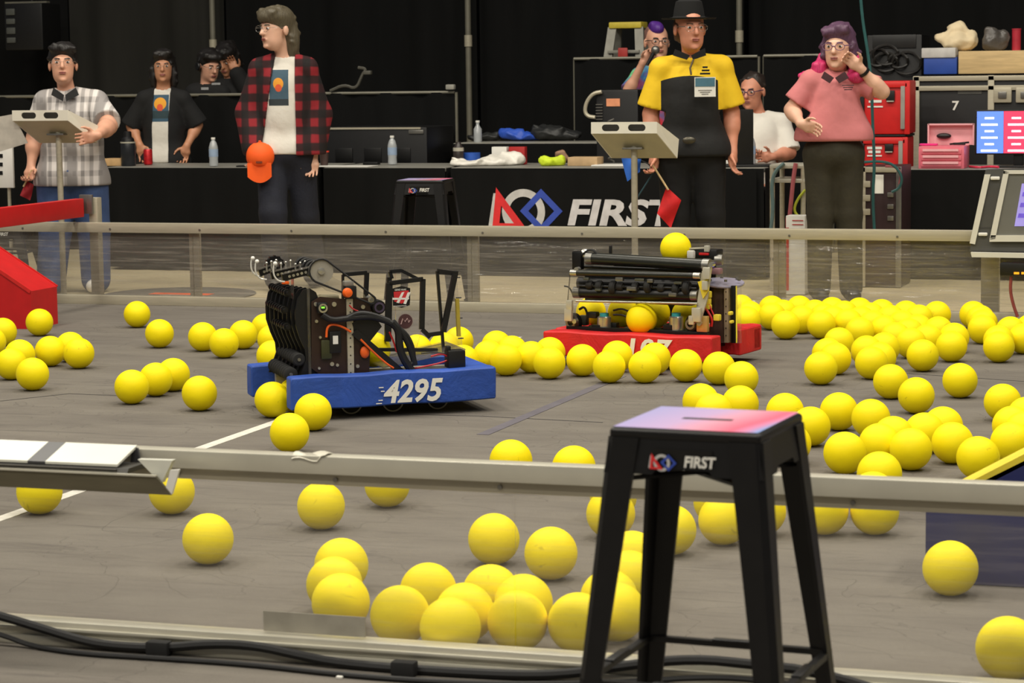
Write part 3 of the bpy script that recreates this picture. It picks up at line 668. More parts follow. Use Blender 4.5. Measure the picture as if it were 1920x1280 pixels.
def rod(name, a, b, r, yl, m, caps=None, seg=16):
    mb = MB(); p0, p1 = rp(*a, yl), rp(*b, yl); mb.cyl(p0, p1, r, seg=seg); o = part(name, mb, m, rr)
    if caps:
        d = (p1-p0).normalized()
        for p, sgn in ((p0, 1), (p1, -1)):
            mb = MB(); mb.cyl(p-d*.004*sgn, p+d*.03*sgn, r*1.06, seg=seg); part('end_cap', mb, caps, o)
    return o
ROLLER = mat('satin_black_roller', (40, 41, 36), .28, .2, .15, 14)
rod('top_roller', (1102, 484), (1330, 497), .029, .16, ROLLER, STEEL)
rod('upper_tube', (1072, 511), (1312, 517), .015, .10, ROLLER, SILV)
rod('middle_roller', (1078, 548), (1308, 554), .026, .13, BLACKM, STEEL)
rod('lower_rod', (1080, 564), (1308, 569), .006, .09, SILV)
rod('roller_shaft', (1090, 500), (1320, 508), .008, .20, BLACK)
rod('back_roller', (1085, 530), (1312, 536), .028, .20, BLACKM)
ol = rod('wheel_shaft', (1082, 536), (1306, 541), .007, .12, BLACKM)
for k, x in enumerate((1106, 1124, 1150, 1163, 1192, 1216, 1240, 1268, 1288)):
    c = rp(x, 534+k*.6+(k*7 % 5), .12); rr_ = .022+.006*(k % 3); d = Vector((1, 0, 0))
    mb = MB(); mb.lathe([(.006, -.016), (rr_*.8, -.016), (rr_, -.009), (rr_, .009), (rr_*.8, .016), (.006, .016)], c, d, 16); w = part('intake_wheel', mb, RUBBER, ol)
    mb = MB(); mb.cyl(c-d*.018, c+d*.018, .009, seg=8); part('hub', mb, STEEL, w)
for k, (x, y) in enumerate(((1100, 522), (1162, 523), (1200, 524), (1220, 526), (1272, 530), (1185, 541), (1122, 543), (1262, 552))):
    mb = MB(); c = rp(x, y, .10); mb.rbox(c, (.03+.01*(k % 3), .02, .012+.006*(k % 2)), .003); part('bracket', mb, STEEL if k % 2 else mat('dull_bracket', (92, 94, 84), .4, .5), rr)
mb = MB(); c = rp(1200, 538, .26); mb.rbox(c, (.58, .05, .16), .01); part('back_plate', mb, mat('dark_back_plate', (24, 25, 24), .35, .2, .3, 20), rr)
# intake side plates
for l, yl in (([(1068, 512), (1082, 505), (1086, 560), (1078, 602), (1066, 606), (1062, 580)], .10), ([(1316, 508), (1334, 496), (1326, 560), (1312, 606), (1302, 606), (1308, 560)], .10)):
    mb = MB(); mb.prism([rp(x, y, yl) for x, y in l], (0, .012, 0)); s_ = part('intake_side', mb, CLEAR if l[0][0] < 1100 else ALU2, rr)
    for x, y in (l[1], l[3]): 
        p = rp(x, y, yl); mb = MB(); mb.cyl(p-Vector((0, .01, 0)), p+Vector((0, .02, 0)), .012, seg=10); part('bolt', mb, SILV, s_)
for x, y, s_ in ((1068, 572, 16), (1066, 590, 20), (1325, 512, 18), (1322, 535, 14), (1306, 590, 22), (1297, 600, 14)):
    mb = MB(); c = rp(x, y, .085); mb.rbox(c, (s_/500, .02, s_/330), .004); part('white_bracket', mb, ALU2, rr)
for x, y, r in ((1076, 604, .045), (1300, 607, .042)):
    c = rp(x, y, .14); mb = MB(); mb.lathe([(.012, -.02), (r*.8, -.02), (r, -.012), (r, .012), (r*.8, .02), (.012, .02)], c, (.3, 1, 0), 22); w = part('drive_wheel', mb, BLACKM, rr)
    mb = MB(); mb.pipe(c-Vector((.006, .026, 0)), c-Vector((.006, .02, 0)), r*.6, r*.35, 20); part('hub', mb, STEEL, w)
for x, y in ((1133, 606), (1268, 606)):
    c = rp(x, y, .16); mb = MB(); mb.lathe([(.03, -.05), (.034, -.045), (.034, .03), (.028, .035)], c, (0, 0, 1), 20); mo = part('steering_motor', mb, SILV, rr)
    mb = MB(); mb.cyl(c+Vector((0, 0, .035)), c+Vector((0, 0, .05)), .022, seg=16); part('teal_cap', mb, GREENP, mo)
    mb = MB(); mb.rbox(c-Vector((.03, .02, .02)), (.05, .03, .03), .004); part('gear_case', mb, BLACKM, mo)
mb = MB(); c = rp(1318, 607, .12); mb.rbox(c, (.055, .03, .075), .004); part('brass_block', mb, mat('brass', (190, 160, 96), .35, .4), rr)
mb = MB(); c = rp(1164, 629, .10); mb.rbox(c, (.06, .03, .012), .002); part('circuit_board', mb, mat('green_board', (44, 120, 60), .5), rr)
for k, (x, y) in enumerate(((1098, 622), (1115, 617), (1180, 622), (1215, 628), (1235, 622), (1290, 626), (1255, 612), (1150, 612), (1095, 600), (1112, 590))):
    mb = MB(); c = rp(x, y, .17+.02*(k % 3)); mb.rbox(c, (.04+.012*(k % 2), .04, .03+.01*(k % 3)), .006); part('module', mb, (BLACK, BLACKM, mat('dull_bracket', (92, 94, 84), .4, .5))[k % 3], rr)
# hopper behind, turret and side column
mb = MB(); mb.box((LR*.47, .50, .33), (LR*.62, .01, .30)); part('hopper_back', mb, BLACKM, rr)
top = rp(1357, 530, .34); mb = MB(); mb.lathe([(.02, -.006), (.098, -.006), (.1, 0), (.098, .006), (.02, .006)], top, (.08, -.1, 1), 36); tp = part('turret_plate', mb, mat('lavender_plate', (160, 156, 176), .35, .3), rr)
for k in range(6):
    a = k*math.pi/3; p = top+Vector((.08*math.cos(a), .08*math.sin(a), .012)); mb = MB(); mb.cyl(p, p+Vector((0, 0, .01)), .008, seg=8); part('bolt', mb, STEEL, tp)
mb = MB(); mb.cyl((top.x-.01, top.y, .11), (top.x-.01, top.y, top.z-.006), .058, seg=24); part('column', mb, mat('brown_column', (66, 44, 38), .4), rr)
for x, m in ((1363, mat('tan_post', (150, 132, 108), .5)), (1376, BLACKM), (1385, CLEAR)):
    p = rp(x, 600, .27); mb = MB(); mb.rbox((p.x, .27, (top.z+.11)/2), (.022, .02, top.z-.12), .002); o = part('upright_bar', mb, m, rr)
    if x == 1363:
        for k in range(7): mb = MB(); mb.cyl((p.x, .259, .15+.035*k), (p.x, .257, .15+.035*k), .003, seg=6); part('hole', mb, BLACK, o)
for x, y, s_ in ((1327, 552, 13), (1326, 565, 13), (1345, 595, 12), (1329, 575, 9), (1370, 587, 7), (1372, 603, 6)):
    mb = MB(); mb.rbox(rp(x, y, .16), (s_/380, .03, s_/400), .006); part('yellow_spacer', mb, YEL, rr)
mb = MB(); mb.prism([rp(x, y, .09) for x, y in ((1308, 528), (1326, 524), (1328, 545), (1318, 560))], (0, .01, 0)); part('yellow_guard', mb, YEL, rr)
for pts, r, m in (([(1318, 560), (1322, 575), (1330, 588), (1336, 600), (1334, 612)], .006, REDW), ([(1322, 555), (1330, 572), (1338, 590)], .004, REDW), ([(1058, 536), (1068, 538), (1074, 552)], .004, CABLE),
                  ([(1076, 500), (1088, 480), (1104, 467), (1116, 470), (1122, 482), (1140, 479)], .005, CABLE), ([(1086, 580), (1096, 574), (1102, 590), (1098, 604)], .006, CABLE), ([(1150, 582), (1165, 578), (1180, 584)], .005, CABLE), ([(1150, 590), (1170, 590), (1182, 600)], .005, CABLE)):
    mb = MB(); mb.tube([rp(x, y, .15) for x, y in pts], r, 6, smooth=2); part('wire', mb, m, rr)
# pivots and shooter on top
c = rp(1098, 476, .18); mb = MB(); mb.lathe([(.01, -.014), (.026, -.012), (.028, 0), (.026, .012), (.01, .014)], c, (1, 0, 0), 18); part('pulley', mb, SILV, rr)
c = rp(1084, 488, .16); mb = MB(); mb.rbox(c, (.05, .04, .09), .008); part('pivot_block', mb, BLACKM, rr)
c = rp(1145, 472, .3); mb = MB(); mb.rbox(c, (.014, .014, .06), .003); part('antenna', mb, BLACK, rr)
sh = rp(1325, 476, .30); mb = MB(); mb.rbox(sh, (.14, .08, .05), .008); sho = part('shooter_hood', mb, BLACK, rr)
mb = MB(); mb.bar(rp(1290, 466, .26), rp(1328, 464, .26), .012, .008); mb.rbox(rp(1326, 466, .26), (.025, .02, .03), .003); part('silver_arm', mb, ALU2, sho)
mb = MB(); mb.lathe([(.01, -.02), (.026, -.018), (.028, 0), (.026, .018), (.01, .02)], rp(1348, 487, .28), (1, .2, 0), 18); part('flywheel', mb, STEEL, sho)
mb = MB(); mb.rbox(rp(1296, 477, .22), (.035, .03, .04), .008); part('clear_guide', mb, CLB, sho)
mb = MB(); mb.rbox(rp(1320, 476, .255), (.05, .01, .012), .002); part('red_strip', mb, RED, sho)
mb = MB(); mb.rbox(rp(1328, 493, .2), (.022, .02, .02), .004); part('sensor', mb, ALU2, sho)
mb = MB(); mb.rbox(rp(1344, 508, .26), (.05, .04, .03), .008); part('pink_motor', mb, mat('dull_pink', (140, 104, 110), .5), sho)
mb = MB(); mb.rbox(rp(1336, 499, .24), (.012, .01, .008), .002); part('violet_light', mb, mat('violet_led', (120, 90, 230), .4, emit=1.2), sho)
mb = MB(); mb.rbox((sh.x-.02, sh.y, sh.z-.16), (.05, .05, .27), .006); part('hood_support', mb, BLACKM, rr)
c0 = rp(1267, 465, .26)
for dx in (-.06, .06): mb = MB(); mb.bar((c0.x+dx, c0.y-.10, c0.z-.072), (c0.x+dx, c0.y+.14, c0.z-.072), .01, .008); part('ball_rail', mb, BLACKM, rr)
# ================================================================== people
def eul(yaw=0, pitch=0, roll=0): return np.array(Euler((R(pitch), R(roll), R(yaw)), 'XYZ').to_matrix())
def cap(a, b, ra, rb, k=.02, sub=False): return ('c', np.array(a, float), np.array(b, float), ra, rb, k, sub)
def ellp(c, r, M=None, k=.02, sub=False): return ('e', np.array(c, float), np.array(r, float), np.eye(3) if M is None else np.array(M), k, sub)
def sdf_mesh(prims, vox, clip=None):
    """smooth union of capsules and ellipsoids -> one continuous surface (surface nets)"""
    lo = np.full(3, 1e9); hi = -lo
    for p in prims:
        if p[6 if p[0] == 'c' else 5]: continue
        if p[0] == 'c':
            for q_, r in ((p[1], p[3]), (p[2], p[4])): lo = np.minimum(lo, q_-r); hi = np.maximum(hi, q_+r)
        else: r = p[2].max(); lo = np.minimum(lo, p[1]-r); hi = np.maximum(hi, p[1]+r)
    lo -= 3*vox; hi += 3*vox; n = np.ceil((hi-lo)/vox).astype(int)+1
    ax = [lo[i]+vox*np.arange(n[i]) for i in range(3)]
    V = np.full(n, .5, np.float32)
    for p in prims:
        cp = p[0] == 'c'; k = p[5] if cp else p[4]; sub = p[6] if cp else p[5]
        if cp: l = np.minimum(p[1]-p[3], p[2]-p[4]); h = np.maximum(p[1]+p[3], p[2]+p[4])
        else: r = p[2].max(); l = p[1]-r; h = p[1]+r
        m = k+4*vox
        i0 = np.maximum(((l-m-lo)/vox).astype(int), 0); i1 = np.minimum(((h+m-lo)/vox).astype(int)+2, n)
        if (i1 <= i0).any(): continue
        X, Y, Z_ = np.meshgrid(*[ax[i][i0[i]:i1[i]] for i in range(3)], indexing='ij')
        Pn = np.stack([X, Y, Z_], -1).astype(np.float32)
        if cp:
            a, b = p[1], p[2]; ab = b-a; L2 = max(ab@ab, 1e-9); t = np.clip(((Pn-a)@ab)/L2, 0, 1)
            d = np.linalg.norm(Pn-a-t[..., None]*ab, axis=-1)-(p[3]+(p[4]-p[3])*t)
        else:
            q_ = (Pn-p[1])@p[3]; r = p[2]; k0 = np.linalg.norm(q_/r, axis=-1); k1 = np.linalg.norm(q_/(r*r), axis=-1)+1e-9; d = k0*(k0-1)/k1
        s = np.s_[i0[0]:i1[0], i0[1]:i1[1], i0[2]:i1[2]]; o = V[s]
        if sub:
            V[s] = np.maximum(o, -d)
        else:
            hh = np.clip(.5+.5*(o-d)/k, 0, 1); V[s] = o+(d-o)*hh-k*hh*(1-hh)
    if clip is not None:
        X, Y, Z_ = np.meshgrid(*ax, indexing='ij', sparse=True)
        for fn in clip: V = np.maximum(V, fn(X, Y, Z_))
    I = V < 0
    c8 = [I[dx:n[0]-1+dx, dy:n[1]-1+dy, dz:n[2]-1+dz] for dx in (0, 1) for dy in (0, 1) for dz in (0, 1)]
    sm = sum(c.astype(np.int8) for c in c8); act = (sm > 0) & (sm < 8); idx = np.argwhere(act)
    ids = np.full(act.shape, -1, np.int64); ids[act] = np.arange(len(idx))
    acc = np.zeros((len(idx), 3)); cnt = np.zeros(len(idx))
    cor = [np.array(c) for c in ((0, 0, 0), (1, 0, 0), (0, 1, 0), (1, 1, 0), (0, 0, 1), (1, 0, 1), (0, 1, 1), (1, 1, 1))]
    vals = [V[tuple((idx+c).T)] for c in cor]
    for a in range(8):
        for b in range(a+1, 8):
            if np.abs(cor[a]-cor[b]).sum() != 1: continue
            va, vb = vals[a], vals[b]; mk = (va < 0) != (vb < 0)
            t = np.where(mk, va/np.where(mk, va-vb, 1), 0)
            acc += np.where(mk[:, None], cor[a]+t[:, None]*(cor[b]-cor[a]), 0); cnt += mk
    vs = lo+(idx+acc/cnt[:, None])*vox
    F_ = []
    for axn in range(3):
        o1, o2 = [(1, 2), (2, 0), (0, 1)][axn]
        s0 = [slice(1, n[i]-1) for i in range(3)]; s1 = list(s0); s0[axn] = slice(0, n[axn]-1); s1[axn] = slice(1, n[axn])
        A_, B_ = I[tuple(s0)], I[tuple(s1)]
        for flip, mk in ((False, A_ & ~B_), (True, ~A_ & B_)):
            e = np.argwhere(mk)
            if not len(e): continue
            e = e+np.array([0 if i == axn else 1 for i in range(3)])
            d1 = np.zeros(3, int); d1[o1] = 1; d2 = np.zeros(3, int); d2[o2] = 1
            qd = [ids[tuple((e-d1-d2).T)], ids[tuple((e-d2).T)], ids[tuple(e.T)], ids[tuple((e-d1).T)]]
            if flip: qd.reverse()
            F_.append(np.stack(qd, 1))
    return vs, np.concatenate(F_)
def np_mesh(name, vs, fs, m, parent=None, smooth_it=2):
    vs = np.array(vs)
    if smooth_it:                               # light Laplacian pass to take the grid out
        e = np.concatenate([fs[:, [0, 1]], fs[:, [1, 2]], fs[:, [2, 3]], fs[:, [3, 0]]])
        for _ in range(smooth_it):
            s = np.zeros_like(vs); c = np.zeros(len(vs))
            np.add.at(s, e[:, 0], vs[e[:, 1]]); np.add.at(s, e[:, 1], vs[e[:, 0]]); np.add.at(c, e[:, 0], 1); np.add.at(c, e[:, 1], 1)
            vs = .5*vs+.5*s/np.maximum(c, 1)[:, None]
    me = bpy.data.meshes.new(name); me.from_pydata(vs.tolist(), [], fs.tolist())
    for x in (m if isinstance(m, (list, tuple)) else [m]): me.materials.append(x)
    me.polygons.foreach_set('use_smooth', [True]*len(me.polygons)); me.update()
    o = bpy.data.objects.new(name, me); COL.objects.link(o); o.parent = parent
    return o
def skin(name, col):
    if name in MATS: return MATS[name]
    q = NT(name); n = q.noise(q.coord(), 14, 3); q.base(q.mix(n, srgb(*[c*.9 for c in col]), srgb(*[min(255, c*1.05) for c in col])), .5)
    q.b.inputs['Subsurface Weight'].default_value = .08; q.b.inputs['Subsurface Radius'].default_value = (.01, .004, .002); return q.m
def V3(x): return np.array(x, float)
def unit(v): v = V3(v); return v/max(np.linalg.norm(v), 1e-9)
def hand_prims(wr, d, across, side, curl=.5, s=1.0):
    """palm, four unequal bent fingers and a thumb from the side of the palm; across points to the thumb side"""
    d = unit(d); a = V3(across)-d*np.dot(across, d); a = unit(a); nrm = np.cross(d, a)*side; P = []
    wr = V3(wr); pal = wr+d*.045*s
    P += [cap(wr-d*.01, pal+a*.012*s, .024*s, .027*s, .012), cap(wr, pal-a*.018*s, .022*s, .025*s, .012), cap(pal-a*.024*s+d*.025*s, pal+a*.026*s+d*.028*s, .014*s, .015*s, .01)]
    for i, (off, L) in enumerate(((.031, .072), (.0105, .08), (-.0105, .075), (-.031, .058))):
        p = pal+a*off*s+d*.035*s; ang = .15+curl*.25; dirv = unit(d+a*off*1.5); seg = (.45, .32, .26)
        for j in range(3):
            ang += curl*(.35+.25*j); v = dirv*math.cos(ang)+nrm*math.sin(ang); q_ = p+v*L*seg[j]*s*1.1
            P.append(cap(p, q_, (.0092-.0008*j)*s, (.0086-.0009*j)*s, .003)); p = q_
    p = wr+d*.02*s+a*.024*s
    for j, L in enumerate((.038, .032, .026)):
        v = unit(d*(.55+.2*j)+a*(.85-.35*j)+nrm*(.25+curl*.5)); q_ = p+v*L*s; P.append(cap(p, q_, (.013-.002*j)*s, (.011-.0018*j)*s, .006)); p = q_
    return P
def person(label, px_, Z0, J, skin_mat, look=(0, 0, 0), head_h=.245, build=1.0, hair=None, clothes=(), hands=None, extra_skin=(), vox=.0075, name='person', feet=True, beard=None, glasses=None, headsc=1.0):
    """J: joint -> (pixel x, pixel y, metres further away).  L and R are the picture's left and right."""
    q = ray(px_, 300); P0 = CAM+q*Z0; fr = Frame((P0.x, P0.y, 0), YAW)
    X = {k: V3(fr.p(v[0], v[1], v[2] if len(v) > 2 else 0)) for k, v in J.items()}
    for k_ in ('anL', 'anR'):
        if k_ in X: X[k_][2] = .085                 # ankles stand at their height above the floor
    M = eul(look[0], look[1], look[2]); hc = X['head']; s = head_h*1.06/.232
    H = lambda x, y, z: hc+M@(V3((x, y, z))*s)
    pr_ = []
    shL, shR = X['shL'], X['shR']; neck = X.get('neck', (shL+shR)/2+V3((0, 0, .05))); cen = (shL+shR)/2
    hipL, hipR = X['hipL'], X['hipR']; hipc = (hipL+hipR)/2
    sw = np.linalg.norm(shR-shL); b = build
    tdir = unit(cen-hipc)
    # torso
    sl = shL+(cen-shL)*.10-V3((0, 0, .018)); sr_ = shR+(cen-shR)*.10-V3((0, 0, .018)); nb = cen*.35+neck*.65-V3((0, 0, .035))
    torso = [ellp(cen-tdir*.15, (sw*.42, .112*b, .18), k=.03), ellp(cen*.45+hipc*.55, (sw*.37*b, .112*b, .17), k=.04), ellp(hipc+V3((0, 0, .02)), (.155*max(1, b*.95), .115*b, .13), k=.04), cap(nb, sl, .05, .046*b, .02), cap(nb, sr_, .05, .046*b, .02)]
    pr_ += torso
    pr_ += [cap(neck-V3((0, -.005, .03)), hc+M@V3((0, .025, -.045)), .056, .05, .02)]
    # head
    head = [ellp(H(0, .018, .035), V3((.074, .094, .084))*s, M, .02), ellp(H(0, -.028, -.055), V3((.060, .060, .066))*s, M, .03), ellp(H(0, -.03, -.005), V3((.062, .062, .075))*s, M, .02),
            cap(H(0, -.092, .012), H(0, -.108, -.022), .008*s, .0125*s, .008), ellp(H(0, -.092, -.024), V3((.018, .012, .010))*s, M, .006),
            ellp(H(0, -.077, -.094), V3((.022, .014, .014))*s, M, .012), cap(H(-.03, -.083, .028), H(.03, -.083, .028), .009*s, .009*s, .012),
            ellp(H(-.078, .012, -.005), V3((.010, .02, .031))*s, M, .006), ellp(H(.078, .012, -.005), V3((.010, .02, .031))*s, M, .006),
            ellp(H(0, -.088, -.055), V3((.024, .010, .010))*s, M, .008)]
    pr_ += head
    arms = {}
    for sd in 'LR':
        sh, el, wr = (sl if sd == 'L' else sr_), X['el'+sd], X['wr'+sd]; arms[sd] = (sh, el, wr)
        pr_ += [cap(sh, el, .05*b, .042*b, .03), cap(el, wr, .042*b, .026, .02), cap(el+(wr-el)*.25, el+(wr-el)*.35, .043*b, .041*b, .03)]
        hd = (hands or {}).get(sd, {})
        d = hd.get('d', unit(wr-el)); a = hd.get('a', (1, 0, 0) if sd == 'L' else (-1, 0, 0))
        pr_ += hand_prims(wr, d, a, 1 if sd == 'L' else -1, hd.get('curl', .5), hd.get('s', 1.0))
    legs = {}
    if 'knL' in X:
        for sd in 'LR':
            hp, kn, an = X['hip'+sd], X['kn'+sd], X['an'+sd]; legs[sd] = (hp, kn, an)
            pr_ += [cap(hp, kn, .085*b, .056, .04), cap(kn, an, .056, .032, .03), cap(kn+(an-kn)*.2, kn+(an-kn)*.35, .056, .054, .03)]
            if feet: pr_ += [cap(an, an+V3((0, -.13, -.045)), .026, .02, .01)]
    pr_ += list(extra_skin)
    vs, fs = sdf_mesh(pr_, vox)
    body = np_mesh(name, vs, fs, skin_mat); body.location = fr.O; body.rotation_euler = (0, 0, YAW)
    ROOTM[body.name] = fr.M.copy(); tag(body, label, 'person')
    ctx = dict(X=X, H=H, M=M, s=s, torso=torso, arms=arms, legs=legs, cen=cen, hipc=hipc, neck=neck, sw=sw, b=b, fr=fr, body=body, tdir=tdir)
    # face
    fm = MB(); EYE = mat('eye_white', (215, 210, 205), .3); PUP = mat('dark_iris', (38, 26, 20), .3)
    Mm = Matrix(M.tolist())
    for sx in (-1, 1):
        e = MB(); e.ell(Vector(H(sx*.031, -.083, .008)), (.012*s, .008*s, .007*s), Mm, 10, 8); ob = part('eye', e, EYE, body)
        e = MB(); e.ell(Vector(H(sx*.031, -.089, .008)), (.006*s, .004*s, .006*s), Mm, 8, 6); part('iris', e, PUP, ob)
        if hair:
            e = MB(); e.tube([Vector(H(sx*(.015+.01*i), -.094+.003*i*i*.5, .026+.004*math.sin(i*.9))) for i in range(4)], .0035*s, 5); part('eyebrow', e, hair, body)
    e = MB(); e.ell(Vector(H(0, -.094, -.052)), (.022*s, .006*s, .004*s), Mm, 12, 6); e.ell(Vector(H(0, -.093, -.060)), (.019*s, .006*s, .0045*s), Mm, 12, 6); part('lips', e, mat('lips', (150, 84, 78), .4), body)
    if glasses:
        g = MB()
        for sx in (-1, 1):
            g.tube([Vector(H(sx*.034+.026*math.cos(t), -.103, .006+.019*math.sin(t))) for t in np.linspace(0, 2*math.pi, 14)[:-1]], .002*s, 5, closed=True)
            g.tube([Vector(H(sx*.060, -.100, .012)), Vector(H(sx*.076, -.06, .014)), Vector(H(sx*.08, .01, .012))], .003*s, 5)
        g.tube([Vector(H(-.009, -.104, .01)), Vector(H(.009, -.104, .01))], .0028*s, 5)
        part('glasses', g, glasses, body)
    for c in clothes: c(ctx)
    return ctx
# clothing makers: each returns a function that dresses a body
def garment(nm, m, prims_fn, clip_fn=None, vox=.009):
    def f(c):
        vs, fs = sdf_mesh(prims_fn(c), vox, clip_fn(c) if clip_fn else None); return np_mesh(nm, vs, fs, m, c['body'])
    return f
def grow(pr_, g):
    out = []
    for p in pr_:
        if p[0] == 'c': out.append(('c', p[1], p[2], p[3]+g, p[4]+g, p[5], p[6]))
        else: out.append(('e', p[1], p[2]+g, p[3], p[4], p[5]))
    return out
def shirt(m, sleeve=.75, g=.016, hem=.0, nm='shirt', loose=.02, opening=None, box=0.0):
    """sleeve: fraction of the upper arm (up to 1) then of the forearm (1..2); hem: metres below the hips"""
    def pf(c):
        P = grow(c['torso'], g); b = c['b']
        for sd in 'LR':
            sh, el, wr = c['arms'][sd]; t = min(1, sleeve); e = sh+(el-sh)*t
            P.append(cap(sh, e, .046*b+g*.8, .05*b+g*.8+loose*.5, .025))
            if sleeve > 1: P.append(cap(el, el+(wr-el)*(sleeve-1), .05*b+g+loose*.5, .036+g+loose*.4, .02))
        h = c['hipc']-V3((0, 0, hem)); w = c['sw']*.27*b+box
        P += [cap(h+V3((-w*.75, 0, .02)), h+V3((w*.75, 0, .02)), .085*b+g+loose, .085*b+g+loose, .05), cap(c['cen']-V3((w*.5, 0, .25)), h+V3((-w*.6, 0, .0)), .09*b+g, .095*b+g, .05), cap(c['cen']+V3((w*.5, 0, -.25)), h+V3((w*.6, 0, .0)), .09*b+g, .095*b+g, .05)]
        return P
    def cf(c):
        z0 = c['hipc'][2]-hem; nk = c['neck']; out = [lambda X, Y, Z_: z0-Z_+0*X]
        out.append(lambda X, Y, Z_: .066-np.sqrt((X-nk[0])**2+(Y-nk[1]+.012)**2+((Z_-nk[2]-.015)*.8)**2))
        if opening:
            (xa1, xb1, y1), (xa2, xb2, y2) = opening; f_ = c['fr']; a1, b1, a2, b2 = [f_.p(x, y, -.12) for x, y in ((xa1, y1), (xb1, y1), (xa2, y2), (xb2, y2))]
            yc = c['cen'][1]
            def cut(X, Y, Z_):
                t = np.clip((Z_-a1.z)/(a2.z-a1.z), -.3, 1.2); return np.minimum(np.minimum(X-(a1.x+(a2.x-a1.x)*t), (b1.x+(b2.x-b1.x)*t)-X), (yc-.02)-Y)
            out.append(cut)
        if sleeve <= 1:
            for sd in 'LR':
                sh, el, wr = c['arms'][sd]; d = unit(el-sh); e = sh+(el-sh)*sleeve
                out.append(lambda X, Y, Z_, d=d, e=e: np.minimum((X-e[0])*d[0]+(Y-e[1])*d[1]+(Z_-e[2])*d[2], .13-np.sqrt((X-e[0])**2+(Y-e[1])**2+(Z_-e[2])**2)))
        return out
    return garment(nm, m, pf, cf)
def trousers(m, g=.016, waist=.06, wide=0.0):
    def pf(c):
        b = c['b']; P = [ellp(c['hipc']+V3((0, 0, .02)), (.165*max(1, b*.95)+g, .12*b+g, .13), k=.05)]
        for hp, kn, an in c['legs'].values(): P += [cap(hp, kn, .088*b+g, .06+g+wide, .04), cap(kn, an-V3((0, 0, .005)), .06+g+wide, .05+g+wide, .02)]
        return P
    return garment('trousers', m, pf, lambda c: [lambda X, Y, Z_: Z_-(c['hipc'][2]+waist)+0*X])
def shoes(m, sole=None):
    def f(c):
        for hp, kn, an in c['legs'].values():
            z = .0; t = V3((an[0], an[1]-.15, .045))
            vs, fs = sdf_mesh([cap((an[0], an[1]+.02, .05), t, .046, .042, .02), cap((an[0], an[1]+.01, .06), (an[0], an[1]-.01, .13), .047, .047, .03)], .01, [lambda X, Y, Z_: .004-Z_+0*X]); np_mesh('shoe', vs, fs, m, c['body'])
    return f
def hair_cut(m, prims, nm='hair', cut=True, vox=.0075):
    """prims in head coordinates: (center, radii, smooth)"""
    def f(c):
        H, M, s = c['H'], c['M'], c['s']; P = [ellp(H(*p[0]), V3(p[1])*s, M, p[2] if len(p) > 2 else .02) for p in prims]
        if cut: P.append(ellp(H(0, -.075, -.035), V3((.064, .06, .085))*s, M, .01, True))
        rnd = random.Random(len(prims)*7+int(c['neck'][2]*1000))
        tuft = []
        for p in prims:
            for _ in range(9):
                th, ph = rnd.uniform(0, 6.28), rnd.uniform(-.5, 1.2); q_ = V3(p[0])+V3(p[1])*V3((math.cos(th)*math.cos(ph), math.sin(th)*math.cos(ph), math.sin(ph)))*.93
                tuft.append(ellp(H(*q_), V3((.016, .022, .013))*s, M@eul(rnd.uniform(0, 180), rnd.uniform(-40, 40), 0), .012))
        P = tuft+P if not cut else P[:-1]+tuft+P[-1:]
        vs, fs = sdf_mesh(P, vox); return np_mesh(nm, vs, fs, m, c['body'])
    return f
def HM(name, col, rough=.5):
    if name in MATS: return MATS[name]
    q = NT(name); n = q.noise(q.coord((60, 60, 6)), 2, 3); q.base(q.mix(n, srgb(*[x*.65 for x in col]), srgb(*[min(255, x*1.15) for x in col])), rough); q.bump(n, .4, .01); return q.m
SHORT = [((0, .022, .052), (.086, .100, .092)), ((0, .06, .0), (.072, .06, .08)), ((-.02, -.055, .088), (.055, .04, .03)), ((.03, -.05, .092), (.045, .045, .028))]
LONGH = SHORT+[((-.075, .03, -.06), (.03, .055, .12)), ((.075, .03, -.06), (.03, .055, .12)), ((0, .075, -.07), (.08, .04, .13))]
SK1 = skin('light_skin', (222, 166, 138)); SK2 = skin('tan_skin', (196, 138, 104)); SK3 = skin('pale_skin', (232, 184, 158)); SK4 = skin('ruddy_skin', (214, 146, 118))
BLKC = mat('black_cloth', (12, 12, 13), .85, 0, .25, 9, .15, 30)
JEANS = mat('blue_jeans', (62, 84, 128), .85, 0, .18, 9, .2, 60); DKJEANS = mat('dark_jeans', (22, 25, 38), .85, 0, .25, 9, .2, 60)
OLIVE = mat('olive_trousers', (48, 44, 30), .85, 0, .2, 9, .2, 40); WHITEC = mat('white_cloth', (222, 218, 208), .8, 0, .05, 8, .2, 20)
BHAIR = HM('black_hair', (26, 22, 20)); DHAIR = HM('dark_brown_hair', (44, 34, 28))
WIRE = CLEAR; DKG = mat('dark_glasses', (24, 22, 26), .3)
SHOE = mat('white_trainers', (214, 210, 202), .6, 0, .06, 10); DSHOE = mat('black_shoes', (24, 23, 23), .5)
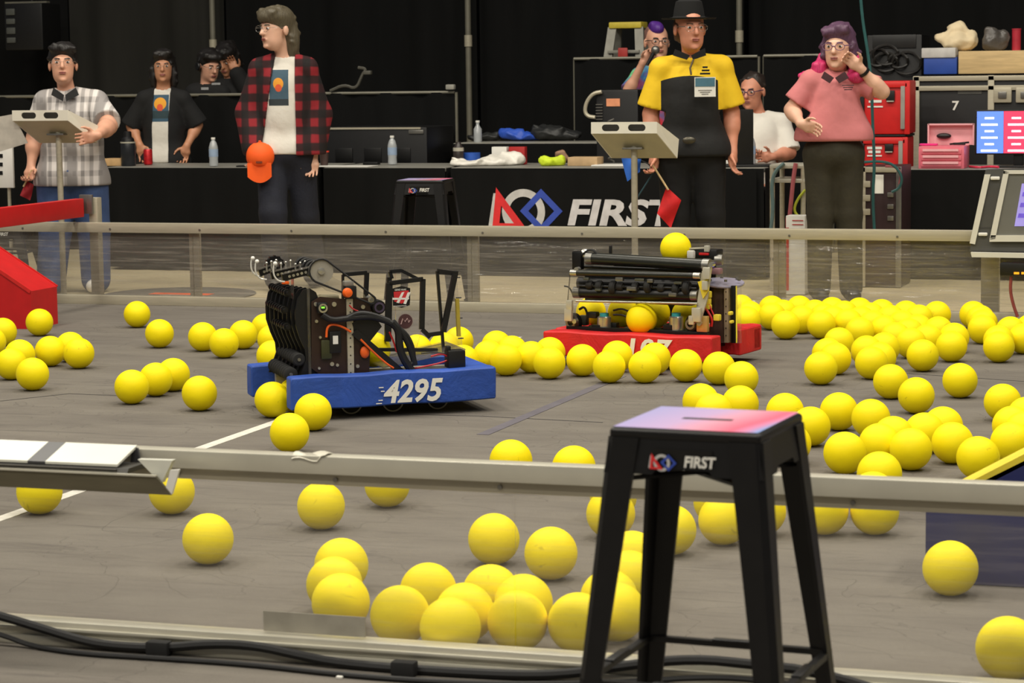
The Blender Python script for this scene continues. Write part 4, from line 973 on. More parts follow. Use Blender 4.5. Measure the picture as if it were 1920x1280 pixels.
# --- striped shirt
q = NT('striped_shirt'); sx = q.n('SeparateXYZ'); q.l(q.coord(), sx.inputs[0])
sa = q.step(q.math('SINE', q.math('MULTIPLY', sx.outputs[0], 118.)), .05, .35); sb = q.step(q.math('SINE', q.math('MULTIPLY', sx.outputs[2], 66.)), .2, .5); sc = q.step(q.math('SINE', q.math('MULTIPLY', sx.outputs[0], 31.)), .3, .6)
f1 = q.math('MULTIPLY', q.math('ADD', q.math('MULTIPLY', sa, .5), q.math('MULTIPLY', sb, .35)), .8, clamp=True)
q.base(q.mix(q.math('MAXIMUM', f1, q.math('MULTIPLY', sc, .6)), srgb(218, 212, 208), srgb(52, 48, 52)), .8); STRIPE = q.m
goatee = None
p1 = person('stocky person in black and white striped shirt and jeans at the field panel', 128, 15.85,
    dict(head=(118, 122, -.02), neck=(124, 160, .02), shL=(80, 186, 0), shR=(186, 186, 0), elL=(66, 256, .02), elR=(204, 236, -.28), wrL=(58, 312, -.06), wrR=(182, 254, -.60),
         hipL=(104, 330, 0), hipR=(166, 330, 0), knL=(104, 432, -.03), knR=(176, 430, .02), anL=(96, 528, 0), anR=(180, 526, .05)),
    SK1, look=(8, -6, 0), hair=BHAIR, build=1.28, head_h=.24, hands={'L': {'curl': 1.1, 'a': (1, -.3, 0)}, 'R': {'curl': .7, 'a': (-.2, 0, 1), 'd': (-1, -.05, -.2)}}, glasses=WIRE,
    clothes=[shirt(STRIPE, .85, .018, .06, loose=.03), trousers(JEANS, wide=.03), shoes(SHOE), hair_cut(BHAIR, SHORT)])
for a, b in (((100, 178), (118, 190)), ((142, 178), (124, 190))):      # dark collar
    fr = p1['fr']; mb = MB(); mb.prism([fr.p(a[0], a[1]-14, -.10), fr.p(a[0]-(4 if a[0] < 120 else -6), a[1], -.12), fr.p(b[0], b[1], -.155), fr.p(b[0]+(2 if a[0] < 120 else -2), b[1]-12, -.14)], (0, .006, 0)); part('collar', mb, BLKC, p1['body'])
def print_tee(name, fr, blocks):
    """white cloth with flat printed blocks given as pixel boxes on the chest"""
    q = NT(name); sx = q.n('SeparateXYZ'); q.l(q.coord(), sx.inputs[0]); c = q.mix(q.noise(q.coord(), 9, 3), srgb(206, 201, 190), srgb(226, 222, 212))
    for x0, y0, x1, y1, col, rnd_ in blocks:
        a, b = fr.p(x0, y0, -.13), fr.p(x1, y1, -.13)
        ins = q.math('MULTIPLY', q.math('MULTIPLY', q.math('GREATER_THAN', sx.outputs[0], a.x), q.math('LESS_THAN', sx.outputs[0], b.x)), q.math('MULTIPLY', q.math('LESS_THAN', sx.outputs[2], a.z), q.math('GREATER_THAN', sx.outputs[2], b.z)))
        if rnd_:
            u = q.math('DIVIDE', q.math('SUBTRACT', sx.outputs[0], (a.x+b.x)/2), (b.x-a.x)/2); v_ = q.math('DIVIDE', q.math('SUBTRACT', sx.outputs[2], (a.z+b.z)/2), (a.z-b.z)/2)
            ins = q.math('LESS_THAN', q.math('ADD', q.math('MULTIPLY', u, u), q.math('MULTIPLY', v_, v_)), 1.0)
        c = q.mix(ins, c, srgb(*col))
    q.base(c, .8); q.bump(q.noise(q.coord(), 12, 3), .3, .02); return q.m
def frame_at(px_, Z0): P = CAM+ray(px_, 300)*Z0; return Frame((P.x, P.y, 0), YAW)
# --- girl in the black jacket behind the table
def tee_front(pts, yl, m, label=None, nm='tee_front'):
    def f(c):
        fr = c['fr']; P = [fr.p(x, y, yl) for x, y in pts]; mb = MB(); cx = sum(p.x for p in P)/len(P)
        mb.prism(P, (0, .03, 0)); return part(nm, mb, m, c['body'], label=label)
    return f
PR1 = mat('blue_print', (52, 84, 104), .7, 0, .2, 30); PR2 = mat('amber_print', (226, 150, 40), .7, 0, .2, 30); PR3 = mat('orange_dot_print', (214, 90, 48), .7)
p2 = person('long-haired person in open black jacket standing behind the table', 305, 18.75,
    dict(head=(306, 126, -.01), neck=(306, 158, .01), shL=(268, 182, 0), shR=(346, 182, 0), elL=(247, 236, .03), elR=(370, 234, .03), wrL=(262, 272, -.09), wrR=(350, 274, -.09), hipL=(286, 300, 0), hipR=(328, 300, 0), knL=(284, 412, 0), knR=(332, 412, 0), anL=(284, 494, 0), anR=(332, 494, 0)),
    SK2, hair=BHAIR, look=(4, 0, 0), head_h=.225, build=.95, glasses=WIRE, hands={'L': {'curl': .6, 'd': (.3, 0, -1)}, 'R': {'curl': .6, 'd': (-.3, 0, -1)}},
    clothes=[shirt(print_tee('girl_tee', frame_at(305, 18.75), [(283, 178, 316, 228, (54, 84, 104), 0), (287, 183, 311, 206, (224, 156, 44), 1), (293, 195, 305, 209, (208, 84, 48), 1), (283, 208, 316, 222, (40, 60, 66), 0)]), .5, .014, .02, nm='tee_shirt'), shirt(BLKC, 1.0, .024, .04, nm='jacket', loose=.045, opening=((287, 317, 160), (285, 315, 238))), trousers(BLKC), shoes(DSHOE), hair_cut(BHAIR, LONGH)])
# --- two people at the back
p3 = person('person in dark hoodie with headset behind the black half-height screen', 386, 19.9,
    dict(head=(392, 124, 0), neck=(388, 154, .02), shL=(362, 170, 0), shR=(418, 172, 0), elL=(352, 220, 0), elR=(426, 220, 0), wrL=(366, 250, -.15), wrR=(412, 250, -.15), hipL=(374, 270, 0), hipR=(408, 270, 0), knL=(374, 360, 0), knR=(408, 360, 0), anL=(374, 450, 0), anR=(408, 450, 0)),
    SK1, look=(35, 15, 0), hair=BHAIR, head_h=.23, clothes=[shirt(BLKC, 1.95, .03, .05, nm='hoodie'), trousers(BLKC), hair_cut(BHAIR, SHORT+[((0, -.02, .085), (.075, .09, .04))])], feet=True, glasses=WIRE)
mb = MB()
for sx in (-1, 1): mb.lathe([(.01, 0), (.034, .002), (.036, .012), (.03, .02)], Vector(p3['H'](sx*.082, .012, -.005)), Vector(p3['M']@V3((sx, 0, 0))), 14)
mb.tube([Vector(p3['H'](.088*math.sin(t), .012, .105*math.cos(t)+.02)) for t in np.linspace(-1.4, 1.4, 10)], .008, 6); part('headset', mb, BLACK, p3['body'])
mb = MB(); f3 = p3['fr']; mb.box(f3.p(384, 166, -.17), (.06, .004, .02)); mb.box(f3.p(405, 157, -.17), (.07, .004, .016)); part('white_logo', mb, mat('grey_print', (150, 150, 150), .6), p3['body'])
p4 = person('dark-haired person holding a hand to the ear behind the black screen', 436, 21.0,
    dict(head=(426, 112, 0), neck=(432, 142, .03), shL=(412, 160, .0), shR=(462, 160, 0), elL=(402, 215, 0), elR=(472, 185, -.08), wrL=(414, 245, -.15), wrR=(442, 134, -.10), hipL=(420, 265, 0), hipR=(452, 265, 0), knL=(420, 360, 0), knR=(452, 360, 0), anL=(420, 450, 0), anR=(452, 450, 0)),
    SK2, look=(-20, 25, 0), hair=BHAIR, hands={'R': {'d': (-.4, 0, 1), 'curl': .6, 'a': (0, 0, 1)}}, clothes=[shirt(BLKC, 1.9, .025, .05, nm='jacket'), trousers(BLKC), hair_cut(BHAIR, SHORT+[((0, -.01, .07), (.085, .10, .06)), ((.06, .03, -.03), (.04, .06, .09))])])
# --- flannel
q = NT('red_flannel'); sx = q.n('SeparateXYZ'); q.l(q.coord(), sx.inputs[0])
wob = q.math('MULTIPLY', q.noise(q.coord(), 5, 2), 1.6)
ga = q.step(q.math('SINE', q.math('ADD', q.math('MULTIPLY', sx.outputs[0], 62.), wob)), -.3, .3); gb = q.step(q.math('SINE', q.math('ADD', q.math('MULTIPLY', sx.outputs[2], 58.), wob)), -.3, .3)
q.base(q.mix(q.math('MULTIPLY', ga, gb), q.mix(q.math('ADD', q.math('MULTIPLY', ga, .5), q.math('MULTIPLY', gb, .5)), srgb(20, 13, 14), srgb(60, 16, 20)), srgb(138, 24, 34)), .85); FLAN = q.m
p5 = person('tall long-haired person in red flannel shirt holding an orange cap', 532, 15.9,
    dict(head=(518, 56, -.03), neck=(532, 96, .02), shL=(482, 124, .02), shR=(580, 122, .0), elL=(468, 212, .05), elR=(596, 214, .05), wrL=(476, 282, -.05), wrR=(588, 296, -.02),
         hipL=(510, 290, 0), hipR=(562, 290, 0), knL=(512, 400, -.12), knR=(572, 404, .05), anL=(518, 500, -.1), anR=(590, 498, .2)),
    SK3, look=(-48, 0, 0), hair=HM('olive_brown_hair', (92, 84, 66)), head_h=.245, build=1.0, hands={'L': {'curl': 1.0, 'd': (.1, -.3, -1), 'a': (.6, -1, 0)}, 'R': {'curl': .6}}, glasses=WIRE,
    clothes=[shirt(FLAN, 1.95, .026, .0, nm='flannel_shirt', loose=.04, opening=((514, 550, 104), (488, 556, 290))), shirt(print_tee('boy_tee', frame_at(532, 15.9), [(503, 131, 541, 198, (62, 88, 104), 0), (511, 146, 531, 168, (224, 150, 44), 1), (515, 158, 528, 172, (214, 88, 48), 1), (503, 186, 541, 198, (44, 52, 56), 0)]), .4, .012, -.005, nm='tee_shirt', loose=.03), trousers(DKJEANS, wide=.015), shoes(DSHOE),
             hair_cut(HM('olive_brown_hair', (92, 84, 66)), SHORT+[((0, -.01, .075), (.088, .108, .058)), ((.035, .085, -.06), (.05, .045, .11)), ((.02, .09, -.13), (.04, .035, .08))])])
f5 = p5['fr']
mb = MB()                                    # orange cap held by its brim
c = f5.p(488, 293, -.14); cap_ = thing('baseball_cap', 'bright orange baseball cap held upside down by the person in flannel', 'cap', f5.w((c.x, c.y, c.z)), YAW)
OC = mat('orange_cap_cloth', (255, 96, 22), .7, 0, .06, 12)
vs, fs = sdf_mesh([ellp((0, 0, 0), (.092, .085, .098), k=.01), ellp((0, .02, -.02), (.08, .075, .13), k=.01, sub=True)], .008, [lambda X, Y, Z_: -.06-Z_+0*X]); np_mesh('crown', vs, fs, OC, cap_)
mb = MB(); mb.sheet(lambda u, v: (-.078+.156*u, -.075+.02*math.cos((u-.5)*3), -.04-v*(.13-.16*(u-.5)**2)), 14, 6, (0, .006, 0)); part('visor', mb, OC, cap_)
mb = MB(); mb.ell((0, -.01, .098), (.01, .01, .005)); part('button', mb, OC, cap_)
mb = MB(); mb.box((0, -.083, -.035), (.04, .002, .012)); part('logo_mark', mb, mat('brown_print', (120, 50, 20), .6), cap_)
# --- announcer with purple hair
q = NT('tie_dye'); n = q.n('TexNoise'); n.inputs['Scale'].default_value = 5; n.inputs['Detail'].default_value = 2; q.l(q.coord(), n.inputs['Vector'])
rp_ = q.n('ValToRGB'); els = rp_.color_ramp.elements; els[0].position = .3; els[0].color = srgb(40, 150, 90); els[1].position = .7; els[1].color = srgb(210, 40, 50)
for ps, cc in ((.4, (130, 210, 150)), (.5, (60, 110, 170)), (.6, (200, 60, 80))): e = els.new(ps); e.color = srgb(*cc)
q.l(n.outputs['Fac'], rp_.inputs[0]); q.base(rp_.outputs[0], .8); DYE = q.m
PURP = HM('purple_hair', (86, 40, 140))
p6 = person('announcer with purple hair and tie-dye shirt speaking into a microphone', 1222, 18.25,
    dict(head=(1232, 80, 0), neck=(1226, 118, .02), shL=(1196, 138, 0), shR=(1262, 138, 0), elL=(1172, 184, -.10), elR=(1272, 200, 0), wrL=(1206, 116, -.19), wrR=(1262, 250, -.05), hipL=(1206, 262, 0), hipR=(1250, 262, 0), knL=(1206, 370, 0), knR=(1250, 370, 0), anL=(1206, 468, 0), anR=(1250, 468, 0)),
    SK1, look=(10, 0, 0), head_h=.25, hair=DHAIR, glasses=DKG, hands={'L': {'curl': 1.2, 'd': (.6, 0, .8), 'a': (-.3, -.3, 1)}}, clothes=[shirt(DYE, .7, .02, .05), trousers(BLKC), hair_cut(PURP, [((-.005, -.005, .088), (.048, .085, .052))], cut=False), hair_cut(HM('shaved_sides', (140, 100, 90)), [((0, .03, .04), (.0765, .094, .078))], nm='shaved_hair')])
mic = thing('microphone', 'black hand microphone with silver mesh held by the announcer', 'microphone', p6['fr'].w(V3(p6['fr'].p(1222, 107, -.26))), YAW)
mb = MB(); mb.cyl((-.035, 0, -.06), (.015, 0, .03), .012, .017, seg=12); part('handle', mb, BLACK, mic)
mb = MB(); mb.ell((.028, 0, .052), .032); part('mesh_head', mb, STEEL, mic)
# --- referee with black hat, yellow and black polo
q = NT('yellow_black_polo'); sx = q.n('SeparateXYZ'); q.l(q.coord(), sx.inputs[0]); MATP = q
REFY = None
fr = Frame((lambda P: (P.x, P.y, 0))(CAM+ray(1297, 300)*14.55), YAW); zl = fr.p(1290, 142, -.12).z; zm = fr.p(1240, 152, -.12).z
xl_, xr_ = fr.p(1240, 200, -.1).x, fr.p(1347, 200, -.1).x
arch = q.math('SUBTRACT', zl, q.math('MULTIPLY', q.math('MULTIPLY', q.math('SUBTRACT', sx.outputs[0], (xl_+xr_)/2), q.math('SUBTRACT', sx.outputs[0], (xl_+xr_)/2)), 1.0))
low = q.math('LESS_THAN', sx.outputs[2], arch); ins = q.math('MULTIPLY', q.math('GREATER_THAN', sx.outputs[0], xl_), q.math('LESS_THAN', sx.outputs[0], xr_))
ins = q.math('MAXIMUM', ins, q.math('LESS_THAN', sx.outputs[2], fr.p(1290, 206, -.1).z))
q.base(q.mix(q.math('MULTIPLY', low, ins), srgb(232, 192, 24), srgb(12, 12, 12)), .8); q.bump(q.noise(q.coord(), 9, 3), .3, .02); POLO = q.m
p7 = person('referee in yellow and black polo shirt and black hat behind the rail', 1297, 14.55,
    dict(head=(1294, 55, -.03), neck=(1297, 100, .02), shL=(1234, 124, 0), shR=(1358, 120, 0), elL=(1220, 214, .02), elR=(1372, 212, .02), wrL=(1226, 290, -.05), wrR=(1374, 286, -.05),
         hipL=(1268, 286, 0), hipR=(1326, 286, 0), knL=(1266, 402, 0), knR=(1332, 402, 0), anL=(1262, 522, 0), anR=(1338, 522, 0)),
    SK4, look=(14, 0, 0), hair=HM('brown_hair', (86, 58, 40)), head_h=.25, build=1.12, glasses=WIRE, hands={'L': {'curl': 1.1, 'd': (0, -.1, -1), 'a': (.5, -1, 0)}, 'R': {'curl': .7, 'd': (-.05, -.1, -1), 'a': (-.5, -1, 0)}},
    clothes=[shirt(POLO, .86, .02, .02, loose=.045), trousers(BLKC, wide=.012), shoes(DSHOE), hair_cut(HM('brown_hair', (86, 58, 40)), [((0, .03, .02), (.080, .092, .05)), ((0, .06, -.02), (.07, .05, .06))])])
f7 = p7['fr']; body = p7['body']; H7 = p7['H']
mb = MB(); prof = [(.0, .175), (.05, .178), (.078, .165), (.088, .12), (.094, .078), (.10, .072), (.155, .066), (.165, .068), (.16, .060), (.09, .062)]
o7 = Vector(H7(0, .02, 0)); mb.lathe(prof, o7, Vector(p7['M']@V3((0, 0, 1))), 32); part('hat', mb, mat('black_felt', (9, 9, 9), .9), body)
mb = MB(); mb.pipe(Vector(H7(0, .015, .052)), Vector(H7(0, .015, .06)), .102, .09, 30); part('hat_band', mb, mat('olive_band', (120, 116, 60), .5), body)
for l in ([(1266, 92), (1262, 104), (1288, 112), (1294, 104)], [(1322, 90), (1324, 104), (1300, 112), (1296, 104)]):
    mb = MB(); mb.prism([f7.p(x, y, -.135) for x, y in l], (0, .02, 0)); part('collar', mb, BLKC, body)
BADGE = -.215
mb = MB(); mb.box(f7.p(1322, 163, BADGE), (.125, .004, .115)); bd = part('name_badge', mb, WHITE, body)
mb = MB(); c = f7.p(1322, 154, BADGE-.003); mb.box(c, (.115, .003, .05)); part('blue_field', mb, mat('badge_blue', (70, 112, 130), .6), bd)
for k in range(3): mb = MB(); mb.box(f7.p(1322, 169+k*3.6, BADGE-.003), (.08-.02*k, .002, .004)); part('text_line', mb, mat('grey_ink', (120, 118, 116), .6), bd)
mb = MB(); mb.tube([f7.p(1300, 112, -.16), f7.p(1294, 128, -.2), f7.p(1296, 140, -.215)], .006, 6); part('lanyard', mb, mat('brown_strap', (72, 58, 30), .7), body)
mb = MB()
for x, y, w_ in ((1322, 126, .03), (1323, 132, .045), (1322, 138, .06)): mb.box(f7.p(x, y, -.205), (w_, .01, .011))
part('chest_emblem', mb, BLKC, body)
mb = MB(); mb.ell(f7.p(1292, 263, -.185), (.04, .012, .022)); part('belt_buckle', mb, mat('dull_bronze', (84, 80, 70), .35, .7), body)
# flags in the referee's hand
c = f7.p(1228, 318, -.09)
fl = thing('signal_flag', 'red signal flag on a short wooden stick held low by the referee', 'flag', f7.w(c), YAW)
def rel(x, y, yl): return f7.p(x, y, yl)-c
mb = MB(); mb.cyl(rel(1222, 306, -.09), rel(1253, 356, -.12), .006, seg=8); part('stick', mb, WOOD, fl)
mb = MB(); A_, B_, C_, D_ = rel(1250, 350, -.12), rel(1277, 375, -.12), rel(1258, 428, -.12), rel(1232, 400, -.12)
mb.sheet(lambda u, v: A_.lerp(B_, u).lerp(D_.lerp(C_, u), v)+Vector((0, .012*math.sin(5*u+4*v), 0)), 10, 10, (0, .002, 0)); part('cloth', mb, mat('red_flag_cloth', (212, 20, 24), .7), fl)
fl = thing('signal_flag', 'blue signal flag hanging behind the silver panel post', 'flag', f7.w(c), YAW)
mb = MB(); mb.cyl(rel(1226, 322, -.06), rel(1194, 372, -.03), .005, seg=8); part('stick', mb, mat('teal_stick', (40, 70, 78), .5), fl)
mb = MB(); A_, B_, C_, D_ = rel(1165, 296, -.02), rel(1202, 298, -.02), rel(1200, 322, -.02), rel(1176, 340, -.02)
mb.sheet(lambda u, v: A_.lerp(B_, u).lerp(D_.lerp(C_, u), v)+Vector((0, .012*math.sin(5*u+4*v), 0)), 10, 10, (0, .002, 0)); part('cloth', mb, mat('blue_flag_cloth', (34, 96, 190), .7), fl)
mb = MB(); mb.tube([rel(1200, 300, -.02), rel(1214, 306, -.05), rel(1226, 318, -.06)], .004, 6); part('cord', mb, BLKC, fl)
# --- seated man at the laptop
p8 = person('person in white shirt with dark glasses sitting behind a laptop', 1428, 17.35,
    dict(head=(1410, 172, 0), neck=(1420, 206, .03), shL=(1392, 226, -.02), shR=(1468, 226, .02), elL=(1388, 282, -.10), elR=(1480, 286, -.06), wrL=(1404, 293, -.26), wrR=(1448, 294, -.26), hipL=(1404, 362, .04), hipR=(1444, 362, .04), knL=(1398, 372, -.36), knR=(1422, 372, -.36), anL=(1398, 460, -.36), anR=(1422, 460, -.36)),
    SK4, look=(-28, 6, 0), hair=DHAIR, head_h=.24, build=1.12, glasses=mat('purple_glasses', (44, 36, 80), .3), hands={'R': {'d': (-.9, -.3, 0), 'curl': .5, 'a': (0, 0, 1)}, 'L': {'d': (.2, -1, 0), 'curl': .5, 'a': (1, 0, 0)}},
    clothes=[shirt(WHITEC, .95, .02, .04, loose=.03), trousers(DKJEANS), shoes(DSHOE), hair_cut(DHAIR, [((0, .03, .046), (.08, .094, .082))])])
# --- person with pink hair
PINKC = mat('pink_cloth', (204, 122, 124), .85, 0, .08, 8, .2, 24); PHAIR = HM('hot_pink_hair', (236, 60, 120)); VHAIR = HM('muted_violet_hair', (96, 66, 92))
p9 = person('person with violet and pink hair in pink polo shirt touching one ear', 1562, 14.6,
    dict(head=(1572, 90, -.02), neck=(1570, 128, .02), shL=(1516, 146, 0), shR=(1614, 146, 0), elL=(1484, 206, .02), elR=(1654, 172, -.06), wrL=(1502, 232, -.16), wrR=(1613, 128, -.12),
         hipL=(1538, 292, 0), hipR=(1588, 292, 0), knL=(1538, 402, 0), knR=(1592, 402, 0), anL=(1536, 512, 0), anR=(1596, 512, 0)),
    SK3, look=(-22, 0, 0), hair=VHAIR, head_h=.245, build=1.02, glasses=mat('violet_glasses', (120, 90, 120), .3), hands={'L': {'d': (.8, -.2, -.25), 'curl': .6, 'a': (0, -.3, 1)}, 'R': {'d': (-.75, .0, .65), 'curl': .7, 'a': (0, -.2, 1)}},
    clothes=[shirt(PINKC, .75, .02, -.09, loose=.03, box=.05), trousers(OLIVE, waist=.13, g=.012, wide=.008), shoes(DSHOE), hair_cut(VHAIR, SHORT+[((.07, .03, -.03), (.032, .055, .08)), ((-.075, .02, -.02), (.026, .05, .07))]),
             hair_cut(PHAIR, [((-.085, .03, -.10), (.032, .055, .08)), ((.085, .035, -.10), (.035, .05, .075)), ((-.13, .0, -.15), (.085, .06, .03)), ((-.10, -.02, -.12), (.04, .05, .05)), ((.10, .0, -.155), (.045, .05, .035)), ((0, .085, -.1), (.09, .03, .08))], nm='pink_hair_ends', cut=False)])
f9 = p9['fr']; body = p9['body']
for l in ([(1546, 134), (1540, 146), (1556, 156), (1564, 146)], [(1584, 134), (1592, 146), (1574, 156), (1566, 146)]):
    mb = MB(); mb.prism([f9.p(x, y, -.15) for x, y in l], (0, .015, 0)); part('collar', mb, mat('collar_grey', (70, 40, 46), .8), body)
mb = MB()
for k in range(3): mb.box(f9.p(1590, 160+k*4, -.185), (.07-.012*k, .004, .006))
part('chest_lettering', mb, mat('dark_ink', (70, 44, 48), .7), body)
mb = MB(); w_ = p9['arms']['R']; p = Vector(w_[2]).lerp(Vector(w_[1]), .12); d = (Vector(w_[1])-Vector(w_[2])).normalized(); mb.pipe(p, p+d*.018, .036, .026, 16); part('wristband', mb, BLACK, body)
# flag of the striped person
f1 = p1['fr']; c = f1.p(54, 330, -.1); fl = thing('signal_flag', 'dark red signal flag held down beside the striped shirt', 'flag', f1.w(c), YAW)
rel = lambda x, y, yl: f1.p(x, y, yl)-c
mb = MB(); mb.cyl(rel(60, 318, -.1), rel(44, 350, -.1), .006, seg=8); part('stick', mb, WOOD, fl)
mb = MB(); A_, B_, C_, D_ = rel(48, 338, -.1), rel(64, 346, -.1), rel(56, 376, -.1), rel(38, 366, -.1)
mb.sheet(lambda u, v: A_.lerp(B_, u).lerp(D_.lerp(C_, u), v)+Vector((0, .012*math.sin(5*u+4*v), 0)), 8, 8, (0, .002, 0)); part('cloth', mb, mat('dark_red_cloth', (150, 20, 30), .7), fl)
# ================================================================== stools
q = NT('stool_top_print'); sx = q.n('SeparateXYZ'); q.l(q.coord(), sx.inputs[0])
t = q.math('ADD', q.math('MULTIPLY', sx.outputs[0], 3.2), q.math('ADD', .5, q.math('MULTIPLY', sx.outputs[1], -.4)))
t = q.math('ADD', t, q.math('MULTIPLY', q.math('SUBTRACT', q.noise(q.coord(), 3, 2), .5), .3))
rmp = q.n('ValToRGB'); e = rmp.color_ramp.elements; e[0].position = .0; e[0].color = srgb(178, 176, 226); e[1].position = 1.; e[1].color = srgb(150, 176, 232)
for ps, cc in ((.42, (206, 180, 222)), (.62, (236, 170, 192)), (.84, (240, 120, 146)), (.92, (226, 150, 190))): x = e.new(ps); x.color = srgb(*cc)
q.l(t, rmp.inputs[0]); q.base(rmp.outputs[0], .22); STTOP = q.m
def logo(mb_parts, P, ux, uy, s, parent, third=True):
    """red outlined triangle, grey ring, blue outlined square: P lower left, s height"""
    ux, uy = Vector(ux), Vector(uy); n = ux.cross(uy); T = lambda x, y, z=0: P+ux*x*s+uy*y*s+n*z
    LR_, LG_, LB_ = mat('logo_red', (214, 40, 44), .6), mat('logo_grey', (190, 188, 186), .6), mat('logo_blue', (46, 72, 168), .6)
    def tri(pts, inner, m, nm, z):
        mb = MB(); N = len(pts); vs = [T(*p, z) for p in pts]+[T(*p, z) for p in inner]; mb.add(vs, [(i, (i+1) % N, N+(i+1) % N, N+i) for i in range(N)]); mb.f = [f for f in mb.f]; part(nm, mb, m, parent)
    mb = MB(); vs = [T(-.16, 0, .0004), T(.02, 0, .0004), T(.10, .92, .0004), T(.0, .92, .0004)]; mb.add(vs, [(0, 1, 2, 3)]); part('logo_grey_bar', mb, LG_, parent)  # light grey printed bar along the triangle
    tri([(-.05, -.06), (.95, -.06), (.08, 1.08)], [(.16, .10), (.58, .10), (.22, .58)], LR_, 'logo_triangle', .0012)
    tri([(.76, .44), (1.37, 1.05), (1.98, .44), (1.37, -.17)], [(1.00, .44), (1.37, .81), (1.74, .44), (1.37, .07)], LB_, 'logo_square', .0012)
    mb = MB(); c = T(.86, .42, .0008); N = 36
    mb.add([c+(ux*math.cos(2*math.pi*i/N)+uy*math.sin(2*math.pi*i/N))*.62*s for i in range(N)]+[c+(ux*math.cos(2*math.pi*i/N)+uy*math.sin(2*math.pi*i/N))*.41*s for i in range(N)], [(i, (i+1) % N, N+(i+1) % N, N+i) for i in range(N)]); part('logo_ring', mb, LG_, parent)
def make_stool(O, ang, label, H=.762, group=None):
    t = thing('metal_stool', label, 'stool', O, ang, group); w = .148; b_ = w+.072
    bm = bmesh.new()
    mb = MB(); mb.rbox((0, 0, H-.012), (2*w, 2*w, .024), .012, seg=3); st = part('seat', mb, BLACKM, t)
    mb = MB(); s = w-.007
    ring_o = [(-s, -s), (s, -s), (s, s), (-s, s)]; hw, hh = .05, .011; ring_i = [(-hw, -hh), (hw, -hh), (hw, hh), (-hw, hh)]
    vs = [(x, y, H+.0008) for x, y in ring_o]+[(x, y, H+.0008) for x, y in ring_i]; mb.add(vs, [(i, (i+1) % 4, 4+(i+1) % 4, 4+i) for i in range(4)]); part('seat_print', mb, STTOP, st, label='glossy lavender and pink printed seat top')
    mb = MB(); mb.rbox((0, 0, H+.0006), (.098, .02, .0008), .0003); part('hand_slot', mb, mat('slot_black', (8, 8, 8), .8), st)
    mb = MB()
    z1, z0 = H-.018, H-.085
    for a in range(4):
        M = Matrix.Rotation(a*math.pi/2, 3, 'Z'); g = .0075
        mb.add([M @ Vector(p) for p in ((-w+.005, -w+.002, z1), (w-.005, -w+.002, z1), (w+g, -w-g, z0), (.06, -w-g*.9, z0), (.05, -w-g*.8, z0+.012), (-.05, -w-g*.8, z0+.012), (-.06, -w-g*.9, z0), (-w-g, -w-g, z0))], [(0, 7, 6, 5, 4, 3, 2, 1)])
    part('apron', mb, BLACKM, t)
    for cx, cy in ((-1, -1), (1, -1), (1, 1), (-1, 1)):
        mb = MB(); L = []
        for f in (0, .12, .5, 1.0):
            z = z1*(1-f)+.008*f; o = w+(b_-w)*f+.003; wd = .064-.03*f
            L.append([Vector((cx*o, cy*(o-wd), z)), Vector((cx*o, cy*(o-.012), z)), Vector((cx*(o-.012), cy*o, z)), Vector((cx*(o-wd), cy*o, z)), Vector((cx*(o-wd), cy*(o-.008), z)), Vector((cx*(o-.014), cy*(o-.014), z)), Vector((cx*(o-.008), cy*(o-wd), z))])
        vs = [v for r_ in L for v in r_]; n = 7; fs = [(i*n+k, i*n+(k+1) % n, (i+1)*n+(k+1) % n, (i+1)*n+k) for i in range(3) for k in range(n)]+[tuple(range(n)), tuple(range(3*n, 4*n))]
        if cx*cy < 0: fs = [tuple(reversed(f)) for f in fs]
        mb.add(vs, fs); lg = part('leg', mb, BLACKM, t, smooth=25)
        mb = MB(); mb.rbox((cx*(b_-.012), cy*(b_-.012), .006), (.045, .045, .012), .004); part('rubber_foot', mb, RUBBER, lg)
    zr = .28; o = w+(b_-w)*(1-zr/H)-.006
    for a in range(4):
        M = Matrix.Rotation(a*math.pi/2, 3, 'Z'); mb = MB(); mb.bar(M @ Vector((-o, -o, zr)), M @ Vector((o, -o, zr)), .016, .012); mb.rbox(M @ Vector((0, -o, zr+.006)), (.1, .02, .008) if a % 2 == 0 else (.02, .1, .008), .003); part('foot_bar', mb, BLACKM, t)
    mb = MB(); mb.bar((-w*.9, -w*.9, H-.1), (w*.9, w*.9, H-.1), .02, .006); mb.bar((-w*.9, w*.9, H-.107), (w*.9, -w*.9, H-.107), .02, .006); part('cross_brace', mb, BLACKM, t)
    ap = MB(); P = Vector((-.062, -w-.0085, H-.072)); s = .034; ld = MB(); ld.box((0, 0, H-.05), (.001, .001, .001)); pl = part('logo_plate', MB().box((0, -w-.004, H-.055), (.115, .002, .038)), BLACKM, t)
    logo(None, P+Vector((0, .0, 0)), (1, 0, 0), (0, 0, 1), .026, pl)
    mb = MB(); text_on(mb, 'FIRST', P+Vector((.066, -.001, .004)), (1, 0, 0), (0, 0, 1), .062, .022, shear=.15, offset=.03); part('lettering', mb, PRINT, pl)
    return t
make_stool((-1.088, -.911, 0), R(-4), 'tall black metal stool with a printed seat in front of the near guardrail')
c = YP(792, 341, 8.45); make_stool((c.x, 8.5, 0), R(6), 'black metal stool with printed seat in front of the black table skirt')
c = YP(12, 500, 8.6); make_stool((c.x, 8.6, 0), R(14), 'low black metal stool beyond the red arm', H=.46)
